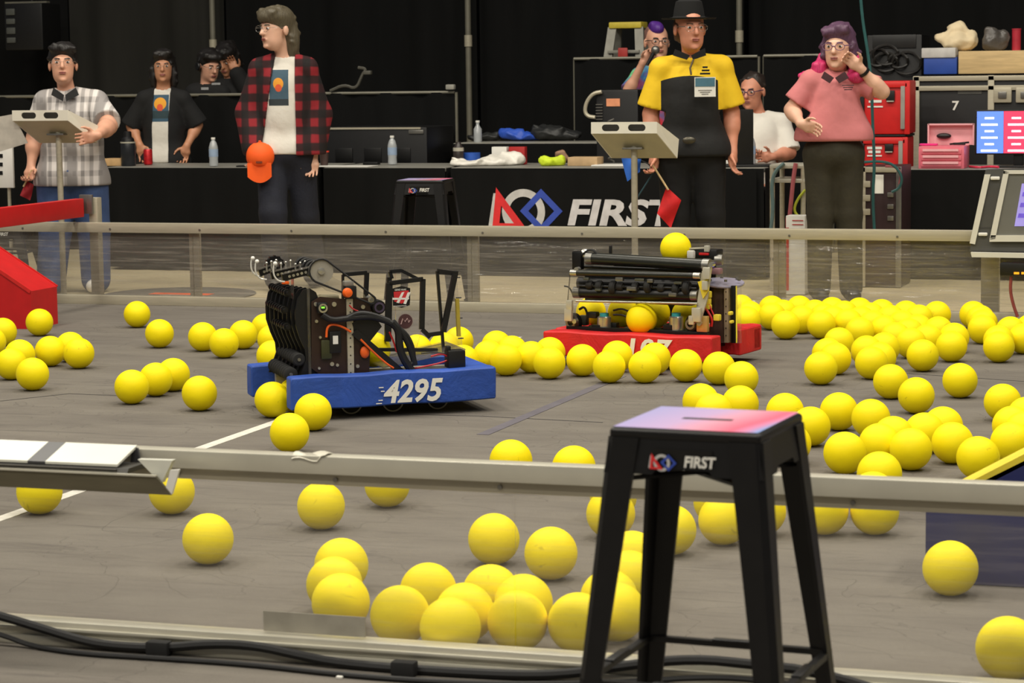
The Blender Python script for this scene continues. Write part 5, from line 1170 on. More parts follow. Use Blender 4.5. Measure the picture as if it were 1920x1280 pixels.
# ================================================================== far side: tables
ZT = .745; YT = 10.55
SKIRT = DRAPE; TOPG = mat('grey_table_top', (128, 126, 118), .45, 0, .06, 5)
def skirt_table(name, label, x0, x1, y0, dep, z, folds=20, topm=None, cloth=None):
    t = thing(name, label, 'table', ((x0+x1)/2, y0+dep/2, 0)); L = x1-x0
    mb = MB(); mb.rbox((0, 0, z-.015), (L, dep, .03), .005); part('tabletop', mb, topm or TOPG, t)
    rnd = random.Random(int(x0*100)); ph = rnd.uniform(0, 6)
    f = lambda s: .010*math.sin(s*folds+ph)+.006*math.sin(s*folds*2.3)
    mb = MB(); mb.sheet(lambda u, v: (-L/2+L*u, -dep/2-.012+f(L*u)*v, z-.004-(z-.02)*v), max(8, int(L*40)), 5, (0, .004, 0)); part('skirt', mb, cloth or SKIRT, t, smooth=60)
    for s in (-1, 1):
        mb = MB(); mb.sheet(lambda u, v: (s*(L/2+.006)+f(dep*u)*v, -dep/2+dep*u, z-.004-(z-.02)*v), 16, 4, (.004, 0, 0)); part('side_skirt', mb, cloth or SKIRT, t, smooth=60)
    for sx_ in (-1, 1):
        for sy_ in (-1, 1): mb = MB(); mb.cyl((sx_*(L/2-.08), sy_*(dep/2-.08), 0), (sx_*(L/2-.08), sy_*(dep/2-.08), z-.03), .014, seg=8); part('leg', mb, STEEL, t)
    return t
xa, xb, xc, xd = [YP(x, 315, YT).x for x in (196, 600, 848, 1434)]
skirt_table('skirted_table', 'long black-skirted table in front of the person in the black jacket', xa, xb-.03, YT, .75, ZT)
skirt_table('skirted_table', 'black-skirted table behind the small stool with one water bottle', xb+.03, xc-.05, YT, .75, ZT)
tc_ = skirt_table('skirted_table', 'black-skirted table with the large red, white and blue logo', xc, xd, YT-.02, .8, ZT)
# the printed logo on the middle table
pl = thing('cloth_banner', 'black banner cloth printed with a red triangle, grey ring, blue square and FIRST', 'banner', ((xc+xd)/2, YT-.06, 0))
p0, p1 = YP(860, 320, YT-.06), YP(1425, 320, YT-.06); mb = MB(); mb.box((0, 0, .38), (p1.x-p0.x, .004, .70)); part('cloth', mb, SKIRT, pl)
a = YP(926, 425, YT-.064); b = YP(1225, 376, YT-.064); hgt = YP(1100, 374, YT-.064).z-YP(1100, 428, YT-.064).z
I_ = ROOTM[pl.name].inverted()
logo(None, I_ @ Vector((a.x, YT-.064, a.z)), (1, 0, 0), (0, 0, 1), (YP(930, 351, YT).z-YP(930, 425, YT).z)*.92, pl)
t0, t1 = YP(1064, 423, YT-.066), YP(1228, 423, YT-.066); s1_ = t1.x-t0.x
mb = MB(); text_on(mb, 'FIRST', I_ @ Vector((t0.x, YT-.066, t0.z)), (1, 0, 0), (0, 0, 1), s1_*1.27, hgt*.93, shear=.18, offset=.035, extrude=.0005); part('lettering', mb, mat('banner_grey', (200, 198, 200), .6), pl, label='bold slanted word FIRST')
# ------------------------------------------------------------------ things on the tables
def on(px_, py_, z=ZT): return G(px_, py_, z+.001)
def bottle(px_, py_, label, group=None, h=.21, r=.033):
    P = on(px_, py_); t = thing('water_bottle', label, 'bottle', P, 0, group); PET = mat('clear_bottle', (168, 172, 174), .12, 0, .05, 8, spec=.8)
    mb = MB(); mb.lathe([(.01, 0), (r*.95, .004), (r, .02), (r*.94, .05), (r, .07), (r*.94, .09), (r, .11), (r, h*.66), (r*.72, h*.82), (.013, h*.9), (.013, h*.93)], (0, 0, 0), seg=18); part('bottle_body', mb, PET, t)
    mb = MB(); mb.cyl((0, 0, h*.93), (0, 0, h), .0155, seg=14); part('cap', mb, WHITE, t)
    mb = MB(); mb.pipe((0, 0, h*.34), (0, 0, h*.6), r*1.02, r*.98, 18); part('paper_label', mb, mat('bottle_label', (150, 170, 196), .5), t)
bottle(401, 312, 'clear water bottle on the long table beside the person in black')
bottle(736, 309, 'clear water bottle on the table above the small stool')
bottle(1408, 308, 'clear water bottle standing beside the laptop')
P = on(241, 311); t = thing('thermos_flask', 'black insulated flask with silver ring on the long table', 'flask', P)
mb = MB(); mb.lathe([(.05, 0), (.054, .006), (.054, .16), (.05, .17)], seg=20); part('flask_body', mb, mat('dark_flask', (40, 42, 46), .3, .3), t)
mb = MB(); mb.pipe((0, 0, .168), (0, 0, .178), .056, .03, 20); part('ring', mb, ALU2, t)
mb = MB(); mb.lathe([(.05, .178), (.046, .2), (.03, .215), (.028, .25), (.022, .255)], seg=20); part('lid', mb, BLACK, t)
P = on(278, 309); t = thing('drink_can', 'red drink can next to the black flask', 'can', P)
mb = MB(); mb.lathe([(.026, 0), (.033, .008), (.033, .105), (.027, .118)], seg=18); part('can_body', mb, mat('can_red', (190, 34, 40), .3, .3, .25, 40), t); mb = MB(); mb.cyl((0, 0, .118), (0, 0, .12), .026, seg=18); part('can_top', mb, ALU2, t)
P = on(608, 311); t = thing('paper_cup', 'dark cup with a red rim on the table', 'cup', P)
mb = MB(); mb.lathe([(.026, 0), (.035, .1)], seg=18); part('cup_body', mb, mat('brown_cup', (62, 44, 40), .4), t); mb = MB(); mb.pipe((0, 0, .098), (0, 0, .108), .037, .03, 18); part('rim', mb, mat('red_rim', (220, 70, 50), .4), t)
def box_item(name, label, cat, x0, x1, yb, h, d, m, z=ZT, r=.004, ry=0, group=None):
    A_, B_ = on(x0, yb, z), on(x1, yb, z); c = (A_+B_)/2; mb = MB(); mb.rbox((c.x, c.y+d/2, z+h/2+.001), ((B_-A_).length, d, h), r, Matrix.Rotation(ry, 3, 'Z')); return solo(name, mb, m, label, cat, group)
box_item('cardboard_box', 'small tan cardboard box on the long table behind the striped shirt', 'box', 196, 228, 311, .055, .1, mat('tan_card', (196, 160, 112), .7))
box_item('paper_sheet', 'white sheet of paper lying on the table behind the flannel shirt', 'paper', 586, 690, 313, .004, .2, WHITE)
box_item('wallet', 'black wallet with a paper slip on the table by the water bottle', 'wallet', 680, 708, 309, .02, .06, BLACK)
box_item('phone', 'dark phone lying on the long table edge', 'phone', 442, 468, 313, .01, .07, BLACK)
box_item('paper_sheet', 'white papers under the silver panel on the logo table', 'paper', 1108, 1172, 312, .01, .2, WHITE)
box_item('paper_sheet', 'small stack of white papers beside the laptop', 'paper', 1346, 1368, 311, .035, .12, WHITE)
def lump(name, label, cat, pts, m, vox=.012, seed=1, z=ZT, group=None, flat=.9, base=312, yplane=None):
    """crumpled soft thing from blobs given as (px, py, radius_px, further away)"""
    rnd = random.Random(seed); C0 = on(pts[0][0], base, z) if yplane is None else YP(pts[0][0], base, yplane); s = F/depth(C0); P = []
    fr = Frame((C0.x, C0.y, 0), YAW)
    for x, y, rx, rz, v in pts:
        c = V3(fr.p(x, y, v)); P.append(ellp(c, (rx/s, max(rx, rz)/s*flat*.8, rz/s), k=.02))
        for _ in range(3): P.append(ellp(c+V3((rnd.uniform(-.6, .6)*rx/s, rnd.uniform(-.3, .3)*rx/s, rnd.uniform(0, .5)*rz/s)), (rx/s*rnd.uniform(.3, .55), rx/s*rnd.uniform(.3, .5), rz/s*rnd.uniform(.4, .7)), eul(rnd.uniform(-60, 60), rnd.uniform(-40, 40), rnd.uniform(-40, 40)), .01))
    vs, fs = sdf_mesh(P, vox, [lambda X, Y, Z_: (z+.002)-Z_+0*X])
    from mathutils import noise as mn
    dsp = np.array([(mn.noise_vector(Vector(v)*11)*.022+mn.noise_vector(Vector(v)*27)*.009)[:] for v in vs]); vs = vs+dsp*np.clip((vs[:, 2:3]-z)/.03, 0, 1)
    o = np_mesh(name, vs, fs, m, smooth_it=0)
    zmin = vs[:, 2].min(); me = o.data; me.transform(Matrix.Translation((0, 0, -zmin))); o.location = (fr.O.x, fr.O.y, zmin); o.rotation_euler = (0, 0, YAW); return tag(o, label, cat, group)
lump('plastic_bag', 'crumpled white plastic bag spread on the logo table', 'bag', [(880, 307, 36, 8, .12), (930, 305, 40, 11, .14), (962, 298, 24, 16, .18), (866, 309, 18, 5, .1)], mat('white_film', (226, 222, 212), .35, 0, .06, 14, .4, 30))
lump('safety_vest', 'neon yellow-green cloth bundle on the logo table', 'cloth', [(1026, 303, 16, 11, .1), (1048, 303, 16, 10, .12)], mat('neon_cloth', (198, 220, 40), .7, 0, .12, 20, .4, 40))
P = on(884, 308.5); t = solo('tape_roll', MB().pipe(P, P+Vector((0, 0, .085)), .065, .04, 24), mat('tape_blue', (40, 86, 176), .45), 'blue roll of tape behind the white plastic bag', 'tape')
P = on(860, 309.5); t = thing('drink_bottle', 'dark bottle with pale band behind the blue tape roll', 'bottle', P)
mb = MB(); mb.lathe([(.035, 0), (.038, .01), (.038, .12), (.02, .15), (.018, .165)], seg=16); part('bottle_body', mb, mat('dark_bottle', (52, 46, 44), .3), t); mb = MB(); mb.pipe((0, 0, .1), (0, 0, .125), .039, .03, 16); part('band', mb, ALU2, t)
box_item('hand_tool_case', 'open tan wooden tray with a grey bowl on the logo table', 'tray', 1064, 1120, 311, .06, .16, mat('tan_tray', (188, 158, 118), .6))
lump('orange_bag', 'small brown bag leaning beside the neon cloth', 'bag', [(1054, 296, 9, 16, .3), (1046, 290, 7, 12, .3)], mat('brown_bag', (150, 116, 92), .7))
box_item('red_case', 'small red case at the back of the logo table', 'case', 954, 984, 308.2, .125, .06, mat('case_red', (172, 34, 34), .5)); box_item('white_carton', 'small white carton beside the red case', 'box', 922, 950, 308.2, .125, .06, WHITE)
mb = MB(); P = on(1146, 309); cc = P
mb.tube([cc+Vector((.02*math.cos(t_), .02*math.sin(t_), .02+.30*t_/(14*math.pi))) for t_ in np.linspace(0, 14*math.pi, 120)], .006, 6); solo('coiled_cord', mb, mat('grey_cord', (92, 90, 84), .5), 'grey coiled cord hanging down beside the silver panel', 'cord')
# laptop
P = on(1396, 313.5); t = thing('laptop', 'black open laptop in front of the person in the white shirt', 'laptop', P+Vector((0, .07, 0)), R(12))
mb = MB(); mb.rbox((0, .06, .008), (.33, .2, .016), .006); part('keyboard_base', mb, BLACK, t); mb = MB(); mb.rbox((-.02, -.05, .2), (.13, .012, .38), .006, Matrix.Rotation(R(8), 3, 'X')); part('screen_lid', mb, BLACK, t)
# ------------------------------------------------------------------ second row
Y2 = 12.05; z2 = YP(1000, 268, Y2).z
x0_, x1_ = YP(850, 268, Y2).x, YP(1135, 268, Y2).x
skirt_table('back_table', 'grey-topped back table carrying a blue jacket and black bags', x0_, x1_, Y2, .5, z2, topm=mat('pale_grey_top', (150, 148, 138), .4))
lump('jacket', 'crumpled bright blue jacket on the back table', 'jacket', [(962, 251, 22, 12, .1), (990, 256, 28, 7, .08), (948, 247, 12, 10, .12)], mat('blue_nylon', (44, 84, 190), .5, 0, .12, 10, .3, 30), z=z2, base=265)
lump('duffel_bag', 'big black duffel bag beside the blue jacket on the back table', 'bag', [(1034, 249, 36, 15, .16), (1064, 254, 26, 9, .14)], mat('black_nylon', (34, 35, 35), .5, 0, .3, 14, .4, 30), z=z2, base=265)
lump('backpack', 'dark flat bag between the blue jacket and the bottle on the back table', 'bag', [(920, 256, 24, 9, .14), (892, 259, 16, 5, .14)], mat('dark_nylon', (36, 37, 36), .5, 0, .3, 14, .4, 30), seed=4, z=z2, base=265)
P = G(896, 266.2, z2); t = thing('water_bottle', 'clear water bottle at the end of the back table', 'bottle', P); mb = MB(); mb.lathe([(.03, 0), (.032, .01), (.032, .1), (.013, .13), (.013, .15)], seg=14); part('bottle_body', mb, MATS['clear_bottle'], t); mb = MB(); mb.cyl((0, 0, .15), (0, 0, .165), .016, seg=12); part('cap', mb, WHITE, t)
# equipment case with a curved silver handle
Y3 = 11.37; a_, b_ = YP(1118, 238, Y3), YP(1196, 168, Y3)
t = thing('equipment_case', 'black equipment case with curved silver handle and orange sticker', 'case', ((a_.x+b_.x)/2, Y3+.15, 0)); W_ = b_.x-a_.x
mb = MB(); mb.rbox((0, 0, b_.z/2), (W_, .3, b_.z), .01); part('case_body', mb, BLACK, t)
cz = [YP(x, y, Y3-.02) for x, y in ((1128, 172), (1112, 175), (1100, 190), (1096, 208), (1102, 218), (1116, 220))]; mb = MB(); mb.tube([p-Vector(((a_.x+b_.x)/2, Y3+.15, 0)) for p in cz], .014, 8, smooth=2); part('handle', mb, ALU, t, label='curved silver handle')
c = YP(1150, 192, Y3)-Vector(((a_.x+b_.x)/2, Y3+.15, 0)); mb = MB(); mb.box(c-Vector((0, .004, 0)), (.1, .004, .055)); part('sticker', mb, mat('peach_sticker', (226, 150, 110), .5), t)
for k in range(6): mb = MB(); c = YP(1124, 196+k*5.5, Y3)-Vector(((a_.x+b_.x)/2, Y3+.15, 0)); mb.box(c-Vector((0, .006, 0)), (.05, .01, .006)); part('vent_slot', mb, STEEL, t)
# ------------------------------------------------------------------ low black screens behind
def screen(name, label, pa, pb, y, bar=True):
    A_, B_ = YP(pa[0], pa[1], y), YP(pb[0], pb[1], y); t = thing(name, label, 'screen', ((A_.x+B_.x)/2, y, 0)); L = B_.x-A_.x; z = (A_.z+B_.z)/2
    ph = pa[0]; mb = MB(); mb.sheet(lambda u, v: (-L/2+L*u, .012*math.sin(u*L*14+ph)+.008*math.sin(u*L*31), .02+(z-.02)*v), max(12, int(L*30)), 4, (0, .008, 0)); part('drape', mb, DRAPE, t, smooth=60)
    mb = MB(); mb.cyl((-L/2, 0, z), (L/2, 0, z), .012 if bar else .006, seg=8); part('top_bar', mb, POLE, t)
    for s in (-1, 1): mb = MB(); mb.cyl((s*L/2, .03, 0), (s*L/2, .03, z), .016, seg=8); part('upright', mb, POLE, t)
    return t
screen('drape_screen', 'low black drape screen in front of the two dark-haired people', (-30, 179), (470, 180), 12.3)
screen('drape_screen', 'low black drape screen between the flannel shirt and the pole', (600, 180), (852, 168), 12.35)
screen('drape_screen', 'tall black drape screen with grey bar beneath the stepladder', (1076, 110), (1420, 106), 12.9)
screen('drape_screen', 'tall black drape screen behind the pink-haired person', (1432, 105), (1560, 103), 12.9)
for (x, y, lab) in ((845, 164, 'small white clamp on the end of the low drape screen'),):
    p = YP(x, y+4, 12.33); mb = MB(); mb.rbox(p+Vector((0, 0, .02)), (.07, .05, .04), .01); solo('clamp', mb, mat('grey_white', (150, 148, 138), .5), lab, 'clamp')
mb = MB(); p = YP(668, 170, 12.33); mb.tube([p+Vector((x, 0, z)) for x, z in ((-.22, .0), (-.1, .05), (.0, .01), (.05, .12), (.09, .17), (.02, .18))], .012, 6, smooth=2); mb.rbox(p+Vector((.1, 0, .14)), (.06, .04, .03), .005); solo('clip_lamp', mb, mat('grey_bracket', (84, 82, 74), .5), 'bent grey bracket with a small clip on the low drape screen', 'bracket')
# stepladder
Y4 = 13.5; t = thing('stepladder', 'grey stepladder with yellow top standing behind the tall screen', 'stepladder', (YP(1178, 60, Y4).x, Y4, 0)); zt = YP(1178, 45, Y4).z
LG = mat('ladder_grey', (138, 136, 126), .5, .2, .1, 20); sc_ = 2.2/zt if zt > 2.2 else 1
for sx_ in (-1, 1):
    for sy_ in (-1, 1):
        mb = MB(); mb.bar((sx_*.27, sy_*.5, 0), (sx_*.11, sy_*.07, zt-.03), .03, .07, (1, 0, 0)); part('rail', mb, LG, t)
for k in range(7):
    f = (k+1)/8; mb = MB(); x = .27-.16*f; y = -.5+.43*f; mb.rbox((0, y, zt*f), (2*x, .07, .025), .004); part('step', mb, LG, t)
mb = MB(); mb.rbox((0, 0, zt-.01), (.27, .2, .05), .01); part('top_cap', mb, mat('ladder_yellow', (200, 180, 60), .5), t)
mb = MB(); mb.rbox((.01, -.20, zt-.24), (.08, .02, .1), .01); part('red_label', mb, mat('label_red', (170, 50, 44), .5), t)
# dark road case behind the left table
Y5 = 11.7; A_, B_ = YP(606, 238, Y5), YP(800, 238, Y5); t = thing('road_case', 'black road case with grey edge behind the water bottle table', 'case', ((A_.x+B_.x)/2, Y5+.3, 0)); L = B_.x-A_.x; z = A_.z
mb = MB(); mb.rbox((0, 0, z/2), (L, .6, z-.01), .01); part('case_body', mb, BLACK, t)
mb = MB(); mb.box((-.03, -.302, z-.012), (L*.96, .012, .014)); part('edge_trim', mb, ALU, t)
for k in range(3): mb = MB(); mb.rbox((-L*.3+k*L*.28, -.304, z-.22), (.14, .01, .12), .006); part('handle_dish', mb, mat('dish_black', (8, 8, 8), .4), t)
mb = MB(); mb.rbox((L*.4, -.3, z-.04), (.12, .02, .03), .006); part('corner_fitting', mb, STEEL, t)
# hanging loudspeaker at the upper left
Y6 = 14.6; A_, B_ = YP(28, 95, Y6), YP(96, 6, Y6); t = thing('loudspeaker', 'black loudspeaker with small silver fittings hung before the curtain', 'speaker', ((A_.x+B_.x)/2, Y6, A_.z))
hh = B_.z-A_.z; ww = B_.x-A_.x
mb = MB(); mb.rbox((0, 0, hh/2), (ww, .35, hh), .02); part('cabinet', mb, BLACK, t)
mb = MB(); mb.box((-.05, 0, hh+.012), (ww*1.1, .06, .016)); part('bar', mb, POLE, t)
for k in range(4): mb = MB(); mb.rbox((-ww*.32, -.18, hh*(.22+.2*k)), (.09, .02, .05+.01*(k % 2)), .008); part('fitting', mb, mat('dim_grey', (78, 80, 76), .5), t)
mb = MB(); mb.cyl((0, .0, hh), (0, 0, 4.2-A_.z), .012, seg=8); part('hanger', mb, BLACKM, t)
# ------------------------------------------------------------------ right side
Y7 = 10.75; xa_, xb_ = YP(1690, 317, Y7).x, YP(1990, 317, Y7).x; zr = YP(1760, 317, Y7).z
skirt_table('skirted_table', 'black-skirted table carrying the pink tool box and the monitor', xa_, xb_, Y7, .7, zr)
A_, B_ = YP(1722, 317, Y7+.06), YP(1808, 274, Y7+.06); w_, h_ = B_.x-A_.x, B_.z-zr
PK = mat('pink_steel', (222, 112, 128), .4, 0, .05, 12); PKL = mat('pale_pink_steel', (238, 176, 182), .4, 0, .05, 12)
t = thing('tool_box', 'pink metal tool box with open lid and three drawers', 'tool box', ((A_.x+B_.x)/2, Y7+.06+.13, zr))
mb = MB(); mb.rbox((0, 0, h_/2), (w_, .26, h_), .006); bd = part('chest_body', mb, PK, t)
for k in range(3):
    mb = MB(); mb.rbox((-.0, -.134, h_*(.2+.28*k)), (w_*.88, .012, h_*.22), .004); dr = part('drawer', mb, PK, t); mb = MB(); mb.bar((-w_*.40, -.143, h_*(.27+.28*k)), (w_*.38, -.143, h_*(.27+.28*k)), .01, .016); part('drawer_pull', mb, PKL, dr)
mb = MB(); lh = YP(1770, 232, Y7+.3).z-zr
mb.box((.03, .14, (h_+lh)/2), (w_*1.0, .01, lh-h_)); mb.box((.03, .12, lh-.004), (w_*1.0, .05, .01))
for s in (-1, 1): mb.box((.03+s*w_*.5, .12, (h_+lh)/2), (.01, .05, lh-h_))
part('lid', mb, PKL, t)
mb = MB(); mb.ell((-.02, .12, h_+.06), (.05, .02, .02)); part('black_decal', mb, BLACK, t)
mb = MB(); mb.bar((.04, -.02, h_+.01), (.16, .03, .02+h_), .012, .012); mb.rbox((.1, 0, h_+.012), (.08, .03, .016), .004); part('black_pliers', mb, BLACK, t)
mb = MB(); mb.rbox((-.1, -.02, h_+.008), (.12, .04, .014), .006); part('magenta_tool', mb, mat('magenta_plastic', (226, 40, 130), .5), t)
# monitor with blue and red halves
A_, B_ = YP(1828, 290, Y7+.25), YP(1990, 205, Y7+.25); w_, h_ = B_.x-A_.x, B_.z-A_.z
t = thing('monitor', 'flat monitor showing a blue half and a red half with white rows', 'monitor', ((A_.x+B_.x)/2, Y7+.27, zr))
mb = MB(); mb.rbox((0, 0, A_.z-zr+h_/2), (w_, .03, h_), .006); bz = part('bezel', mb, BLACK, t)
for k, (sgn, m) in enumerate(((-1, mat('screen_blue', (92, 130, 226), .4, var=.02, emit=1.0)), (1, mat('screen_red', (226, 60, 92), .4, var=.02, emit=1.0)))):
    bl = 94/162*w_; x = (-w_/2+.008+bl/2) if k == 0 else (-w_/2+.008+bl/2); half = w_*.315
    xc_ = -w_/2+.01+half*(.5+k); mb = MB(); mb.box((xc_, -.0165, A_.z-zr+h_/2), (half-.002, .001, h_-.02)); sc_ = part('screen_half', mb, m, bz)
    for r_ in range(6): mb = MB(); mb.box((xc_-.03*half, -.0175, A_.z-zr+h_*(.09+.145*r_)), (half*(.62 if r_ % 2 == 0 else .35), .001, h_*.045)); part('text_row', mb, mat('screen_white', (240, 240, 250), .4, var=.01, emit=1.2), sc_)
mb = MB(); mb.rbox((0, .02, (A_.z-zr)/2+.036), (.06, .03, A_.z-zr+.06), .006); mb.rbox((0, .02, .008), (.26, .18, .014), .006); part('stand', mb, BLACK, t)
mb = MB(); mb.tube([G(x, y, zr+.009) for x, y in ((1818, 312), (1836, 314), (1855, 312), (1872, 313))], .008, 6, smooth=2); solo('red_strap', mb, mat('pink_red', (216, 50, 80), .5), 'pinkish red strap lying on the table below the monitor', 'strap')
# big road case with things on top
Y8 = 12.3; A_, B_ = YP(1712, 140, Y8), YP(2010, 140, Y8); w_ = B_.x-A_.x; z = A_.z; O = Vector(((A_.x+B_.x)/2, Y8+.35, 0))
t = thing('flight_case', 'large black flight case with aluminium edges and a white 7', 'case', O)
mb = MB(); mb.rbox((0, 0, .06+(z-.06)/2), (w_-.02, .68, z-.08), .006); part('case_body', mb, BLACK, t)
for xx in (-w_/2+.025, -w_/2+YP(1858, 200, Y8).x-A_.x, w_/2-.025):
    mb = MB(); mb.rbox((xx, -.345, z/2+.03), (.045, .03, z-.08), .004); part('edge_profile', mb, ALU, t)
for zz in (z-.03, z-.10): mb = MB(); mb.rbox((0, -.345, zz), (w_, .03, .035), .004); part('edge_profile', mb, ALU, t)
for xx, zz in ((1880, 178), (1922, 178)):
    p = YP(xx, zz, Y8)-O; mb = MB(); mb.rbox((p.x, -.357, p.z), (.13, .02, .11), .01); la = part('latch_plate', mb, ALU, t); mb = MB(); mb.rbox((p.x, -.37, p.z), (.06, .012, .05), .006); part('latch', mb, STEEL, la)
p = YP(1785, 207, Y8)-O; mb = MB(); text_on(mb, '7', Vector((p.x, -.345, p.z)), (1, 0, 0), (0, 0, 1), .05, .068, offset=.02, extrude=.001); part('stencil_number', mb, PRINT, t, label='white stencilled 7')
p = YP(1818, 172, Y8)-O; mb = MB(); mb.box((p.x, -.343, p.z), (.17, .004, .03)); part('label_strip', mb, mat('dim_label', (84, 84, 80), .5), t)
for s in (-1, 1): mb = MB(); mb.cyl((s*(w_/2-.12), -.2, .05), (s*(w_/2-.12)+.03, -.2, .05), .05, seg=14); part('caster', mb, RUBBER, t)
ztop = z+.001
def on_case(name, label, cat, x0, x1, yt, m, d=.4, yb=137, r=.006, lift=0.0, dy=0.0):
    a0, b0 = YP(x0, yt, Y8+.05), YP(x1, yb, Y8+.05); h = a0.z-ztop-lift; mb = MB(); mb.rbox(((a0.x+b0.x)/2, Y8+.05+d/2+dy, ztop+lift+h/2), (b0.x-a0.x, d, h), r); return solo(name, mb, m, label, cat), h
o_, hb_ = on_case('storage_box', 'blue plastic box with pale lid on top of the flight case', 'box', 1732, 1794, 108, BLUE)
a0, b0 = YP(1728, 90, Y8+.05), YP(1792, 108, Y8+.05); mb = MB(); mb.rbox(((a0.x+b0.x)/2, Y8+.25, (a0.z+b0.z)/2), (b0.x-a0.x, .42, a0.z-b0.z-.001), .008); solo('box_lid', mb, mat('pale_lid', (196, 194, 190), .5), 'pale lid tray resting on the blue box', 'tray')
wt, hw_ = on_case('wooden_tray', 'long shallow pale wooden tray on top of the flight case', 'tray', 1797, 2000, 96, WOOD)
zw = ztop+hw_
lump('canvas_bag', 'crumpled cream canvas bag on top of the wooden tray', 'bag', [(1800, 78, 34, 18, .0), (1774, 72, 24, 12, .02), (1798, 58, 20, 18, .02), (1814, 74, 16, 20, .0)], mat('cream_canvas', (222, 204, 168), .8, 0, .1, 12, .4, 20), z=zw, yplane=Y8+.22)
lump('plastic_sack', 'dark grey plastic sack beside the cream canvas bag', 'bag', [(1866, 77, 24, 22, .0), (1858, 72, 14, 22, .0), (1880, 70, 12, 18, .0)], mat('grey_film', (84, 80, 76), .35, 0, .25, 10, .4, 20), z=zw, seed=5, yplane=Y8+.22)
p = YP(1904, 93, Y8+.2); mb = MB(); mb.cyl((p.x, Y8+.25, zw), (p.x, Y8+.25, zw+.15), .032, seg=16); mb.cyl((p.x, Y8+.25, zw+.15), (p.x, Y8+.25, zw+.158), .034, seg=16); solo('red_canister', mb, mat('canister_red', (176, 44, 60), .4), 'small red canister standing at the end of the wooden tray', 'canister')
# red stacked tool boxes
Y9 = 11.5; RB = mat('red_moulded', (206, 30, 30), .45, 0, .08, 12)
def crate(label, x0, x1, yt, yb, y, m, lift):
    a0, b0 = YP(x0, yt, y), YP(x1, yb, y); w_ = b0.x-a0.x; h = a0.z-b0.z; t = thing('tool_crate', label, 'tool box', ((a0.x+b0.x)/2, y+.2, b0.z))
    mb = MB(); mb.rbox((0, 0, h/2), (w_-.04, .38, h-.004), .012); part('crate_body', mb, m, t)
    for s in (-1, 1):
        mb = MB(); mb.rbox((s*(w_/2-.02), -.19, h/2), (.04, .03, h-.002), .008); part('corner_post', mb, m if s > 0 else BLACK, t)
    mb = MB(); mb.rbox((w_/2-.05, -.2, h*.5), (.03, .02, h*.8), .004); part('grey_pillar', mb, mat('pillar_grey', (150, 146, 138), .5), t)
    mb = MB(); mb.rbox((0, -.195, h-.03), (w_*.9, .02, .035), .006); part('lid_rim', mb, m, t)
    mb = MB(); mb.rbox((w_*.12, -.198, h*.72), (.06, .02, h*.2), .006); la = part('latch', mb, BLACK, t); mb = MB(); mb.box((w_*.12, -.209, h*.62), (.05, .004, .008)); part('latch_tab', mb, ALU2, la)
    mb = MB()
    for k in range(3): mb.box((-w_*.18, -.1925, h*(.72-.1*k)), (w_*(.3-.05*(k % 2)), .004, .018 if k < 2 else .01))
    part('white_lettering', mb, PRINT, t)
    return t, b0.z
_, zb_ = crate('red tool crate topmost of the stack behind the pink shirt', 1610, 1706, 152, 252, Y9, RB, 0)
_, zb2 = crate('shorter red tool crate under the topmost red crate', 1610, 1702, 257, 330, Y9, RB, 0)
a0, b0 = YP(1606, 331, Y9), YP(1704, 331, Y9); mb = MB(); mb.rbox(((a0.x+b0.x)/2, Y9+.2, (zb2-.002)/2), (b0.x-a0.x, .4, zb2-.002), .012); solo('equipment_case', mb, BLACK, 'plain black equipment case under the red tool crates', 'case')
mb = MB(); mb.rbox(((a0.x+b0.x)/2, Y9+.2, (zb_+YP(1650, 257, Y9).z)/2), ((b0.x-a0.x)*.9, .36, zb_-YP(1650, 257, Y9).z-.002), .006); solo('black_spacer', mb, BLACK, 'thin black plate between the two red tool crates', 'plate')
# dark gear behind
Y10 = 12.9; a0, b0 = YP(1626, 66, Y10), YP(1728, 150, Y10); O = Vector(((a0.x+b0.x)/2, Y10+.2, 0)); t = thing('equipment_rack', 'dark equipment rack with a tangle of black cables behind the red crates', 'rack', O)
mb = MB(); mb.rbox((0, 0, a0.z/2), (b0.x-a0.x, .4, a0.z), .01); part('cabinet', mb, BLACK, t)
mb = MB(); mb.rbox((0, -.2, a0.z-.05), ((b0.x-a0.x)*.8, .02, .1), .004); part('front_panel', mb, mat('dark_panel', (34, 34, 34), .4), t)
rnd = random.Random(3)
for k in range(5):
    c = Vector((rnd.uniform(-.12, .14), -.23, YP(1680, 120, Y10).z+rnd.uniform(-.05, .07))); rr2 = rnd.uniform(.05, .1)
    mb = MB(); mb.tube([c+Vector((rr2*math.cos(t_)*1.3, -.02*math.sin(3*t_), rr2*math.sin(t_))) for t_ in np.linspace(0, 6.2, 18)], .011, 6, closed=True); part('cable_loop', mb, mat('dark_loop', (40, 38, 36), .5), t)
# cable case on the floor with loops, teal hanging cable
Y11 = 10.1; a0, b0 = YP(1614, 312, Y11), YP(1690, 312, Y11); w_ = b0.x-a0.x; O = Vector(((a0.x+b0.x)/2, Y11+.2, 0)); z = a0.z
t = thing('flight_chest', 'maroon storage chest with silver edges and white label behind the rail', 'chest', O)
mb = MB(); mb.rbox((0, 0, z/2), (w_, .4, z), .006); part('chest_body', mb, mat('maroon_laminate', (48, 30, 32), .45), t)
for s in (-1, 1): mb = MB(); mb.rbox((s*(w_/2-.015), -.2, z/2), (.035, .02, z), .004); part('edge_profile', mb, ALU if s < 0 else STEEL, t)
mb = MB(); mb.rbox((0, -.195, z-.02), (w_, .03, .035), .004); part('edge_profile', mb, ALU, t)
p = YP(1648, 345, Y11)-O; mb = MB(); mb.box((p.x, -.202, p.z), (.06, .004, .12)); part('label', mb, PRINT, t)
